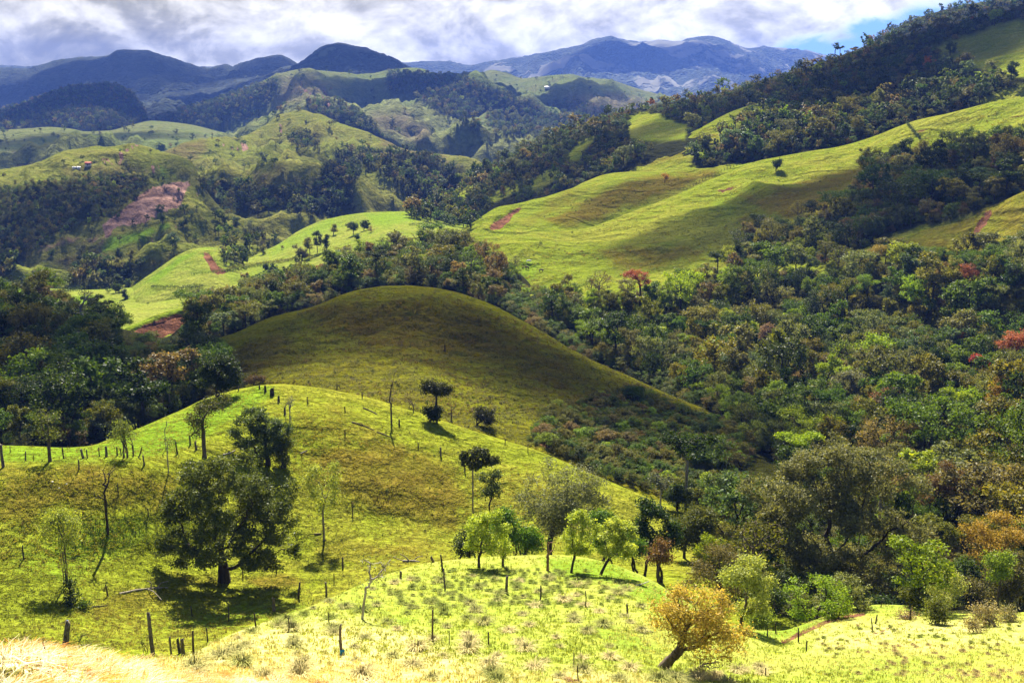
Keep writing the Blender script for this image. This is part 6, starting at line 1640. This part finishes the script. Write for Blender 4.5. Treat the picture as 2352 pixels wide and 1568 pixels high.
POSTS = [
    (8, 1073, 1022, 7, 'thick weathered post on the left edge of the fence row', 0, 1), (24, 1039, 1024, 2, 'thin short post right behind the thick left edge post', 0, 0), (59, 1059, 1037, 3.5, 'bent post on the fence row left of the vase tree', -2, 1),
    (78, 1058, 1045, 2, 'very short stick post just left of the vase tree', 0, 0), (146, 1053, 1028, 3, 'thin post on the fence row right of the vase tree', 0, 0), (181, 1078, 1055, 3.5, 'post standing below the fence row left of the dead tree top', 0, 1),
    (192, 1052, 1032, 6, 'thick pale post tilted right on the fence row', 4, 1), (201, 1052, 1033, 3, 'thin dark post touching the thick tilted pale post', 1, 0), (229, 1048, 1027, 2.5, 'thin post right of the dead tree top on the fence row', 0, 0),
    (245, 1048, 1024, 6, 'thick pale square post left of the sprouting shrub', 1, 1), (270, 1046, 1026, 3.5, 'post at the left stems of the sprouting shrub', 0, 0), (279, 1046, 1030, 2.5, 'short post among the stems of the sprouting shrub', 0, 0),
    (307, 1044, 1024, 2.5, 'thin post right of the sprouting shrub', 0, 0), (317, 1050, 1026, 3, 'post leaning right beyond the sprouting shrub', 9, 0), (331, 1069, 1046, 4, 'post below the fence row right of the sprouting shrub', 0, 1),
    (408, 1042, 1014, 3.5, 'leafy topped post left of the gnarled tree', 1, 0), (451, 1032, 1014, 5, 'paired thick post just left of the gnarled tree', 0, 1), (437, 1022, 1000, 4, 'dark post up the bright ridge from the gnarled tree', 0, 0),
    (271, 1135, 1108, 2.5, 'thin post on the brown slope right of the twisted dead tree', 0, 0), (341, 1184, 1168, 3, 'short post on the slope left of the big broad tree', 0, 0), (55, 1284, 1252, 3.5, 'lone dark post in the far left pasture', 0, 0),
    (248, 1369, 1340, 3.5, 'dark post wearing a wire loop left of the fallen branch', 0, 0), (635, 1316, 1292, 2.5, 'thin post right of the trunk of the big broad tree', 0, 0), (559, 1326, 1304, 3, 'short post in the shade beside the big broad trunk', 0, 0),
    (788, 1303, 1279, 4.5, 'stubby post beyond the fallen brush heap', 0, 1), (767, 1338, 1316, 2, 'thin stick post left of the bare white limbed tree', 0, 0), (441, 1415, 1390, 2.5, 'left of the two thin posts below the big broad tree', 0, 0),
    (525, 1426, 1391, 3, 'right of the two thin posts below the big broad tree', -2, 0), (630, 1403, 1372, 7, 'thick grey split post on the lower fence line', 0, 1), (685, 1374, 1336, 5, 'dark post leaning left with a leafy top on the fence line', -5, 0),
    (749, 1367, 1337, 5, 'thick post right of the leafy topped leaning post', 1, 1), (588, 1441, 1406, 4, 'dark post on the bank between grass tussocks', 0, 0), (664, 1450, 1416, 3, 'dark thin post in the tussocks under the split post', 0, 0),
    (755, 1431, 1404, 2.5, 'short thin post left of the white limbed tree foot', 0, 0), (787, 1503, 1432, 6, 'tall weathered post with a blue rag at its foot', 0, 1), (352, 1505, 1408, 9, 'tall knotty pale post at the edge of the dry grass', -10, 1),
    (394, 1508, 1460, 5, 'grey pointed post right of the tall knotty post', -2, 1), (422, 1505, 1462, 9, 'broad split post beside the grey pointed post', -4, 1), (413, 1500, 1464, 6, 'post half hidden behind the broad split post', -2, 0),
    (446, 1508, 1446, 5, 'crooked thin post right of the broad split post', 1, 0), (477, 1474, 1441, 3.5, 'short dark post on the path bank', -1, 0), (151, 1480, 1428, 14, 'massive square timber post leaning left above the dry grass', -10, 1),
    (920, 1326, 1309, 6, 'short stump post tilted right behind the white limbed tree', 5, 1), (996, 1291, 1276, 6, 'fallen over stub post on the knoll crest', -6, 1), (1016, 1311, 1274, 4.5, 'dark post on the left shoulder of the knoll', 3, 0),
    (1023, 1353, 1305, 4, 'slim tall post below the dark shoulder post', 1, 1), (1163, 1361, 1319, 7, 'thick dead wood post in the middle of the knoll', 4, 1), (1240, 1380, 1343, 3.5, 'slim post right of the thick dead wood post', 1, 0),
    (1343, 1395, 1356, 2.5, 'thin straight post on the right of the knoll', 0, 0), (1441, 1412, 1385, 5, 'leaning thick post on the far right of the knoll', 4, 1), (993, 1470, 1398, 4.5, 'tall pale wavy post in the middle of the lower slope', -1, 1),
    (1031, 1477, 1446, 2.5, 'short thin dark post right of the tall wavy post', 0, 0), (1123, 1479, 1450, 3.5, 'short sturdy dark post in the lower slope tussocks', 0, 0), (1318, 1534, 1497, 3, 'left of the two dark posts by the bare earth patch', 1, 0),
    (1328, 1560, 1526, 3, 'right of the two dark posts by the bare earth patch', 0, 0), (1012, 1047, 1027, 4, 'thick short post on the ridge before the round hill', 0, 1), (1068, 1083, 1067, 3, 'short post up slope from the umbrella tree', 0, 0),
    (1763, 1461, 1441, 3, 'dark post at the dip left of the earth track', 0, 0), (1782, 1455, 1430, 3, 'second dark post at the dip left of the earth track', 0, 0), (1833, 1475, 1441, 3.5, 'tall dark post at the lower end of the earth track', 0, 0),
    (1852, 1495, 1470, 3.5, 'short dark post just below the earth track', 0, 0), (1926, 1421, 1399, 3, 'dark post on the crest above the earth track', 0, 0), (2011, 1432, 1409, 3.5, 'dark post at the upper end of the earth track', -1, 0),
    (2004, 1450, 1421, 3, 'pale post leaning left below the earth track', -12, 1), (2090, 1424, 1398, 4, 'sturdy dark post on the right spur crest', 0, 0), (2024, 1395, 1375, 2, 'thin pole on the spur crest under the giant tree', 0, 0),
    (1757, 1552, 1532, 3, 'lone dark post on the grass below the earth track', 0, 0), (548, 897, 886, 2.5, 'thin pale post on the very top of the bright ridge', 0, 1), (654, 952, 936, 4, 'post left of the bare fan shrub', 0, 0),
    (708, 928, 911, 2.5, 'thin post right of the bare fan shrub', 0, 0), (793, 946, 933, 3, 'short post on the ridge slope right of the fan shrub', 0, 0), (832, 914, 899, 2.5, 'thin post on the saddle before the round hill', 0, 0),
    (793, 1000, 986, 3, 'short post in the middle of the brown ridge slope', 0, 0), (960, 1028, 1018, 3, 'tiny post near the dark logs on the ridge slope', 0, 0), (917, 977, 963, 4, 'stubby post right of the tall dead tree', 0, 0),
    (1160, 1020, 1008, 2, 'thin post on the ridge crest by the red earth gash', 0, 0), (1213, 1040, 1018, 2, 'sapling like post on the ridge crest left of the red gash', 0, 0)]
for x, yb, yt, w_, lab, dx, pale in POSTS:
    o = post(x, yb, yt, w_, lab, dx, bool(pale))
    if 'blue rag' in lab:
        bm = bmesh.new()
        bmesh.ops.create_grid(bm, x_segments=4, y_segments=4, size=.13)
        for v_ in bm.verts: v_.co = Vector((v_.co.x, .10 + .04 * math.sin(v_.co.x * 30) + .03 * math.sin(v_.co.y * 40), .18 + v_.co.y))
        me = bpy.data.meshes.new('rag'); bm.to_mesh(me); bm.free()
        me.materials.append(plain_mat('blue_rag', (.03, .22, .42)))
        for side in (1,):
            r_ = link('rag', me, o); r_.rotation_euler = (0, 0, math.pi - o.rotation_euler.z)
    if 'wire loop' in lab:
        v, f = tube_segments(np.array([[.16 * math.cos(a) + .12, -.06, .75 + .24 * math.sin(a)] for a in np.linspace(0, 6.283, 15)]), np.arange(-1, 14), np.full(15, .012))
        link('wire_loop', mesh_np('wire_loop', v, f, True, (POSTD,)), o).rotation_euler = (0, 0, -o.rotation_euler.z)
    if 'square timber' in lab:
        bm = bmesh.new(); bmesh.ops.create_cube(bm, size=1.0)
        bmesh.ops.scale(bm, vec=(.09, .10, .07), verts=bm.verts)
        bmesh.ops.bevel(bm, geom=bm.edges[:], offset=.012, segments=2, affect='EDGES')
        me = bpy.data.meshes.new('insulator'); bm.to_mesh(me); bm.free()
        me.materials.append(plain_mat('blue_plastic', (.12, .32, .55), .5))
        hh = max(v_.co.z for v_ in o.data.vertices)
        c_ = link('insulator', me, o); c_.location = (-.10 * math.cos(o.rotation_euler.z), .10 * math.sin(o.rotation_euler.z), hh - .09)
# the line of small posts climbing the right meadow
for i in range(24):
    t = i / 23
    x, y = 1578 + 164 * t, 436 - 66 * t - 10 * math.sin(t * 3.1)
    p = spot(x, y)
    if p is None: continue
    me = post_mesh(1.5, .11, np.random.default_rng(900 + i)); me.materials.append(POSTD)
    tag(link('fence_post', me, None, p), 'small dark post in the fence line climbing the far right meadow', 'fence post', 'fence line on the far right meadow')

# ------------------------------------------------------------------ fallen wood
def log(label, pts, r_px, branches=(), mat=BARK_L, name='fallen_log', lift=1.0):
    """fallen timber along picture points lying on the ground"""
    P = [spot(x, y) for x, y in pts]
    s = mpp(P[0])
    o0 = P[0].copy()
    V, Fs, off = [], [], 0
    for path, rr in [(P, r_px)] + [([spot(*b[0])] + [spot(*b[0]) + Vector(q) for q in b[1]], r_px * .5) for b in branches]:
        n = max(6, len(path) * 3)
        a = pchip(np.arange(len(path)), np.array([[q.x - o0.x, q.y - o0.y, q.z - o0.z] for q in path]), np.linspace(0, len(path) - 1, n))
        rad = np.linspace(1, .55, n) * rr * s * .5 * (1 + np.random.default_rng(len(V) + int(pts[0][0])).normal(0, .1, n))
        a[:, 2] += rad * lift * .7
        v, f = tube_segments(a, np.arange(-1, n - 1), rad, 7, 7, thr=0)
        V.append(v); Fs.append(f + off); off += len(v)
    o = link(name, mesh_np(name, np.concatenate(V), np.concatenate(Fs), True, (mat,)), None, o0)
    return tag(o, label, 'fallen wood')


log('long pale fallen branch with forked limbs left below the big broad tree', [(274, 1365), (310, 1357), (345, 1352), (385, 1350)], 6, [((345, 1352), [(.2, 0, .5), (-.1, -.3, 1.0)]), ((340, 1354), [(1.0, -1.2, .3), (2.2, -2.6, .1)]), ((360, 1351), [(.5, .3, .5), (1.1, .4, .6)])], BARK_L, 'fallen_branch')
log('dark broken log on the upper ridge slope', [(808, 970), (835, 978), (858, 988)], 3.5, [((835, 978), [(-.5, .2, .4), (-1.1, .3, .3)])], BARK_B)
log('thin log lying below the dark broken log', [(865, 992), (885, 999), (906, 1008)], 2.5, (), BARK_B)
log('short dark log near the tall dead tree on the ridge', [(834, 938), (850, 944), (866, 952)], 3.5, (), BARK)
log('heap of broken grey brush on the knoll left shoulder', [(925, 1290), (940, 1289), (962, 1290)], 6, [((940, 1289), [(-.4, 0, .5), (-1.0, .2, .8)]), ((950, 1289), [(.4, .2, .4), (1.0, .3, .5)]), ((930, 1290), [(-.5, 0, .2), (-1.3, .1, .5)])], BARK_L, 'brush_heap')
log('pale bleached log on the grass right of the knoll saplings', [(1460, 1345), (1475, 1341), (1490, 1335)], 3, (), BARK_P)
log('brown log lying left of the orange leaved tree', [(1462, 1446), (1480, 1449), (1500, 1452)], 5, (), BARK_B)
log('short pale log beside the gnarled tree on the ridge', [(512, 1045), (530, 1040), (540, 1034)], 3.5, (), BARK_P)
log('thin pale branch lying on the brown slope behind the dark tree', [(690, 1042), (706, 1034)], 2.5, (), BARK_P)
log('short log by the slim pale tree foot', [(722, 1228), (738, 1226)], 5, (), BARK_B)
log('dark driftwood near the weed bush', [(213, 1394), (232, 1392), (246, 1391)], 4, (), BARK)
for lab, x, y, w_, h_ in (('broken dark stump on the crown of the bright ridge', 625, 908, 12, 16), ('short stump below the broken one on the bright ridge', 640, 922, 7, 13), ('small stump at the left end of the bright ridge top', 609, 900, 6, 14), ('tiny stump above the left gully rim', 596, 893, 4, 9)):
    p = spot(x, y); s = mpp(p)
    me = post_mesh(h_ * s, w_ * s * .45, np.random.default_rng(int(x))); me.materials.append(BARK)
    tag(link('tree_stump', me, None, p), lab, 'stump')
plant('white_limbed_tree', 'small bare white limbed tree with curling leaves on the slope left of the knoll', (831, 1421), [(860, 1290, 34, 18), (885, 1310, 26, 18), (850, 1325, 20, 22), (835, 1350, 12, 20), (900, 1290, 20, 12)], trunk=7, col=(.14, .15, .05), n=150, leaf=.18, n_att=60, fork=.2, bark=BARK_P, wob=.4, lean=(.3, 0), twig=.022)
plant('green_sprout', 'leafy green sapling sprout beside the massive timber post', (180, 1492), [(185, 1462, 18, 14), (205, 1475, 10, 12)], trunk=2, col=(.06, .12, .015), n=240, leaf=.10, cat='sapling', stems=3, base_r=.15, n_att=40)
plant('green_sprout', 'small sprout left of the tall knotty post', (332, 1500), [(330, 1475, 10, 16)], trunk=2, col=(.10, .15, .02), n=90, leaf=.10, cat='sapling', stems=3, base_r=.1, n_att=30)
plant('feathery_sapling', 'pale feathery sapling at the far left edge above the dry grass', (22, None, 60), [(20, 1405, 18, 24), (10, 1430, 14, 20)], trunk=2, col=(.17, .20, .03), n=420, leaf=.13, cat='sapling', stems=4, base_r=.3, n_att=120, up=.2)
plant('dry_twig_plant', 'thin leafless twig plant in the dry grass at the bottom left', (95, 1552), [(105, 1480, 10, 26), (112, 1500, 8, 20)], trunk=1.6, n=0, n_att=30, cat='twig plant', bark=BARK, fork=.1, twig=.004)

# ------------------------------------------------------------------ hedges and live fences of the valley pastures
def hedge(label, pts, h_px, col, n_bush, leafn=70, name='hedge'):
    rng = np.random.default_rng(int(pts[0][0]))
    pts = np.array(pts, float)
    t = np.linspace(0, len(pts) - 1, n_bush)
    xs, ys = np.interp(t, range(len(pts)), pts[:, 0]), np.interp(t, range(len(pts)), pts[:, 1])
    P = [q for q in (spot(a, b) for a, b in zip(xs, ys)) if q is not None]
    o0 = P[0].copy()
    cen, VT, FT, off = [], [], [], 0
    for q in P:
        s = mpp(q) * h_px * rng.uniform(.6, 1.25)
        b = np.array([q.x - o0.x, q.y - o0.y, q.z - o0.z])
        cen.append(b + (0, 0, s * .62) + rng.normal(0, 1, (leafn, 3)) * s * np.array([.34, .34, .24]))
        v, fc = tube_segments(np.array([b - (0, 0, .3), b + (0, 0, s * .8)]), np.array([-1, 0]), np.array([s * .05, s * .03]), 5, 5)
        VT.append(v); FT.append(fc + off); off += len(v)
    cen = np.concatenate(cen)
    v, fc = leaf_quads(cen, mpp(P[0]) * h_px * .22, rng, cen.mean(0) - (0, 0, 4))
    e = tag(link(name, None, None, o0), label, 'hedge', 'hedges and live fences on the valley pastures')
    link('stem', mesh_np('hedge_stem', np.concatenate(VT), np.concatenate(FT), True, (BARK,)), e)['kind'] = 'stuff'
    cm = mesh_np('hedge_foliage', v, fc, False, (LEAF,)); set_lv(cm, rng)
    link('foliage', cm, e).color = (*col, 1)


hedge('long thin hedge of stake trees across the bright valley pasture', [(522, 622), (590, 611), (650, 602), (716, 591)], 9, OLIVE, 46)
hedge('short green hedge under the red cut on the knoll', [(440, 632), (520, 624), (598, 612)], 7, GREEN, 26)
hedge('dark hedge of stake trees at the left of the valley pasture', [(97, 680), (160, 671), (245, 657)], 9, DARK, 34)
hedge('dark low hedge between the two lower valley pastures', [(349, 661), (410, 664), (464, 661)], 8, DARK, 24)
hedge('faint hedge along the top right corner of the bright pasture', [(942, 519), (985, 517), (1030, 514)], 6, DARK, 18)
hedge('dark ragged hedge crossing the top of the right meadow', [(2078, 276), (2088, 292), (2100, 306), (2113, 319)], 7, DARK, 26)
hedge('dark scrubby hedge following the dirt track above the green strip', [(300, 540), (345, 522), (390, 502), (430, 474)], 7, DARK, 30)
for lab, x, y, r_ in (('white stone on the brown slope left of the twisted dead tree', 121, 1106, 3.2), ('flat pale stone right of the white stone on the brown slope', 153, 1111, 2.6), ('small pale stone below the white stone on the brown slope', 136, 1120, 2.0), ('pale stone in the lower slope tussocks near the bottom', 1064, 1534, 4.0)):
    p = spot(x, y); bm = bmesh.new(); bmesh.ops.create_icosphere(bm, subdivisions=2, radius=r_ * mpp(p))
    q_ = random.Random(x)
    for v_ in bm.verts: v_.co *= q_.uniform(.75, 1.15); v_.co.z *= .6
    me = bpy.data.meshes.new('stone'); bm.to_mesh(me); bm.free(); me.materials.append(plain_mat('stone_pale', (.48, .45, .40)))
    tag(link('stone', me, None, p), lab, 'stone')

# ------------------------------------------------------------------ cattle, house, sheds
def cow(x, y, rz, label, coat):
    p = spot(x, y)
    J = [(0, 0, 1.05, .33), (.45, 0, 1.08, .32), (-.45, 0, 1.08, .34), (-.8, 0, 1.12, .26), (.75, 0, 1.12, .25), (1.0, 0, 1.1, .16), (1.22, 0, .95, .13), (1.42, 0, .80, .085)]
    E = [(0, 1), (0, 2), (2, 3), (1, 4), (4, 5), (5, 6), (6, 7)]
    for bx, root in ((.62, 4), (-.68, 3)):
        for sy in (-.17, .17):
            k = len(J)
            J += [(bx, sy, .80, .13), (bx + (.02 if bx > 0 else -.06), sy, .45, .075), (bx, sy, .06, .065)]
            E += [(root, k), (k, k + 1), (k + 1, k + 2)]
    k = len(J); J += [(-1.02, 0, .95, .035), (-1.05, 0, .45, .03)]; E += [(3, k), (k, k + 1)]
    me = bpy.data.meshes.new('cow')
    me.from_pydata([j[:3] for j in J], E, [])
    o = link('cow', me, None, p, (0, 0, rz))
    m = o.modifiers.new('skin', 'SKIN')
    for i, j in enumerate(J): me.skin_vertices[0].data[i].radius = (j[3], j[3])
    me.skin_vertices[0].data[0].use_root = True
    o.modifiers.new('smooth', 'SUBSURF').levels = 1
    me.materials.append(coat)
    return tag(o, label, 'cow', 'cows grazing at the meadow foot')


WHITE, BROWNC = plain_mat('coat_white', (.72, .69, .62), .8, .08), plain_mat('coat_brown', (.05, .03, .02), .8, .3)
cow(1214, 604, .3, 'white cow grazing at the foot of the right meadow', WHITE)
cow(1211, 619, 2.4, 'left one of the two dark cows below the white cow', BROWNC)
cow(1243, 625, -.6, 'right one of the two dark cows below the white cow', BROWNC)


def house(x, y, L_, Wd, h, rz, label, roofc, wallc, cat='house', name='house'):
    p = spot(x, y)
    e = tag(link(name, None, None, p, (0, 0, rz)), label, cat)
    l, w = L_ / 2, Wd / 2
    bm = bmesh.new(); bmesh.ops.create_cube(bm, size=1)
    bmesh.ops.scale(bm, vec=(L_, Wd, h + .6), verts=bm.verts); bmesh.ops.translate(bm, vec=(0, 0, h / 2 - .3), verts=bm.verts)
    me = bpy.data.meshes.new('wall'); bm.to_mesh(me); bm.free(); me.materials.append(wallc)
    wl = link('wall', me, e)
    o_ = .5; rh = Wd * .38; t = .12
    v = np.array([(-l - o_, -w - o_, h - .15), (l + o_, -w - o_, h - .15), (l + o_, 0, h + rh), (-l - o_, 0, h + rh), (l + o_, w + o_, h - .15), (-l - o_, w + o_, h - .15)], float)
    v = np.concatenate([v, v + (0, 0, t)])
    f = np.array([(0, 1, 2, 3), (3, 2, 4, 5), (6, 9, 8, 7), (9, 11, 10, 8), (0, 6, 7, 1), (5, 4, 10, 11), (0, 3, 9, 6), (3, 5, 11, 9), (1, 7, 8, 2), (2, 8, 10, 4)])
    link('roof', mesh_np('roof', v, f, False, (roofc,)), e)
    dm = plain_mat('door_wood', (.09, .05, .03))
    for nm, bx, bz, bw, bh in (('door', 0, 1.0, .9, 2.0), ('window', -L_ * .3, 1.4, .9, .9), ('window', L_ * .3, 1.4, .9, .9)):
        b2 = bmesh.new(); bmesh.ops.create_cube(b2, size=1)
        bmesh.ops.scale(b2, vec=(bw, .1, bh), verts=b2.verts); bmesh.ops.translate(b2, vec=(bx, -w - .02, bz), verts=b2.verts)
        m2 = bpy.data.meshes.new(nm); b2.to_mesh(m2); b2.free(); m2.materials.append(dm)
        link(nm, m2, e)


REDR, CREAM, TIN = plain_mat('roof_red', (.34, .07, .04)), plain_mat('wall_cream', (.55, .50, .42)), plain_mat('roof_tin', (.62, .62, .62), .5, .1)
house(203, 381, 4.6, 3.6, 2.0, .1, 'tiny red roofed farmhouse on the broad pasture dome', REDR, CREAM)
house(176, 388, 6, 2, 1.1, .15, 'long low white shed left of the red roofed farmhouse', TIN, CREAM, 'shed', 'shed')
house(1257, 204, 14, 8, 3.2, .0, 'white roofed farm shed on the far pale pasture ridge', TIN, CREAM, 'shed', 'shed')
# spots darkened by an added overhead cloud each: (x, y, metres out, half width, half depth, density, turn)
SHADES = [
    (1040, 780, 272, 62, 36, 0.60, 0.0), (1440, 960, 235, 60, 30, 0.62, -0.5), (560, 800, 262, 30, 26, .5, 0.3),
    (190, 880, 255, 85, 85, 0.66, 0.0), (-60, 800, 320, 90, 80, .25, 0),
    (2200, 130, 850, 230, 120, 0.85, 0.1), (1650, 250, 880, 200, 60, 0.55, 0.3), (1250, 420, 800, 120, 50, .45, .3),
    (1830, 485, 500, 120, 34, 0.78, 0.35), (2150, 460, 430, 80, 40, 0.65, 0.2), (1480, 450, 610, 60, 22, .45, .4),
    (150, 490, 800, 200, 90, 0.42, 0.0), (1000, 210, 2500, 420, 200, 0.85, 0.0), (760, 150, 4100, 900, 500, .75, 0), (200, 180, 5200, 1800, 900, .68, 0),
    (170, 240, 2700, 450, 350, .8, 0), (150, 260, 3900, 1300, 500, .62, 0), (120, 320, 1750, 300, 130, .55, 0), (1100, 150, 3700, 500, 250, .6, 0), (700, 200, 3200, 500, 300, .85, 0), (1250, 240, 2700, 300, 160, .7, .2), (820, 290, 1800, 160, 100, .75, 0), (500, 270, 2300, 300, 160, .7, 0),
    (560, 470, 950, 130, 60, .4, 0), (850, 400, 1150, 160, 60, .4, .2), (60, 370, 1450, 130, 90, .6, 0), (1500, 150, 6600, 900, 400, .7, 0),
]
# ------------------------------------------------------------------ air between us and the mountains
def build_haze():
    x0, x1, y0, y1, z0, z1 = -12000, 12000, -1500, 10500, -1.0, CZ + 620
    v = np.array([(x, y, z) for x in (x0, x1) for y in (y0, y1) for z in (z0, z1)], float)
    f = np.array([(0, 1, 3, 2), (4, 6, 7, 5), (0, 4, 5, 1), (2, 3, 7, 6), (0, 2, 6, 4), (1, 5, 7, 3)])
    m = bpy.data.materials.new('haze')
    m.use_nodes = True
    T = NT(m.node_tree)
    out = T.n('ShaderNodeOutputMaterial')
    p = T.n('ShaderNodeVolumePrincipled')
    p.inputs['Color'].default_value = (0.15, 0.30, 1.0, 1)
    p.inputs['Density'].default_value = HAZE
    p.inputs['Anisotropy'].default_value = 0.0
    T.link(p.outputs[0], out.inputs['Volume'])
    o = link('haze', mesh_np('haze', v, f, False, (m,)))
    o['kind'] = 'stuff'


HAZE = 6.6e-5
build_haze()


# ------------------------------------------------------------------ unseen clouds added above the frame to shade chosen parts of the land
def cloud_mat():
    m = bpy.data.materials.new('shade_cloud_vapour')
    m.use_nodes = True
    T = NT(m.node_tree)
    out = T.n('ShaderNodeOutputMaterial')
    tc = T.n('ShaderNodeTexCoord').outputs['Object']
    flat = T.n('ShaderNodeVectorMath', operation='MULTIPLY')
    T.link(tc, flat.inputs[0]); flat.inputs[1].default_value = (1, 1, 0)
    ln = T.n('ShaderNodeVectorMath', operation='LENGTH')
    T.link(flat.outputs[0], ln.inputs[0])
    pos = T.n('ShaderNodeNewGeometry').outputs['Position']
    n = T.noise(pos, 0.016, 4, 0.6)
    r = T.math('ADD', ln.outputs['Value'], T.math('MULTIPLY', T.math('SUBTRACT', n, 0.5), 0.9))
    dens = T.n('ShaderNodeObjectInfo').outputs['Alpha']
    a = T.math('MULTIPLY', T.ramp(r, 0.45, 0.98, 1.0, 0.0), dens)
    d = T.n('ShaderNodeBsdfDiffuse'); d.inputs[0].default_value = (.85, .85, .87, 1)
    t = T.n('ShaderNodeBsdfTransparent')
    mx = T.n('ShaderNodeMixShader')
    T.link(a, mx.inputs[0]); T.link(t.outputs[0], mx.inputs[1]); T.link(d.outputs[0], mx.inputs[2])
    T.link(mx.outputs[0], out.inputs[0])
    return m


CLOUDM = cloud_mat()
bm = bmesh.new()
bmesh.ops.create_uvsphere(bm, u_segments=28, v_segments=14, radius=1.0)
cme = bpy.data.meshes.new('cloud')
bm.to_mesh(cme); bm.free()
cme.materials.append(CLOUDM)
CLOUDH = CZ + 760


def cloud(x, y, D, rx, ry, dens=0.8, rz=0.0):
    """a cloud added out of view so that its shade falls on the spot seen at a pixel, D metres out"""
    p = Vector(at(x, y, D).tolist())
    k = (CLOUDH - p.z) / TO_SUN.z
    o = link('cloud', cme, None, p + TO_SUN * k, (0, 0, rz), (rx, ry, 22))
    o.color = (1, 1, 1, dens)
    o['kind'] = 'stuff'


for c in SHADES: cloud(*c)
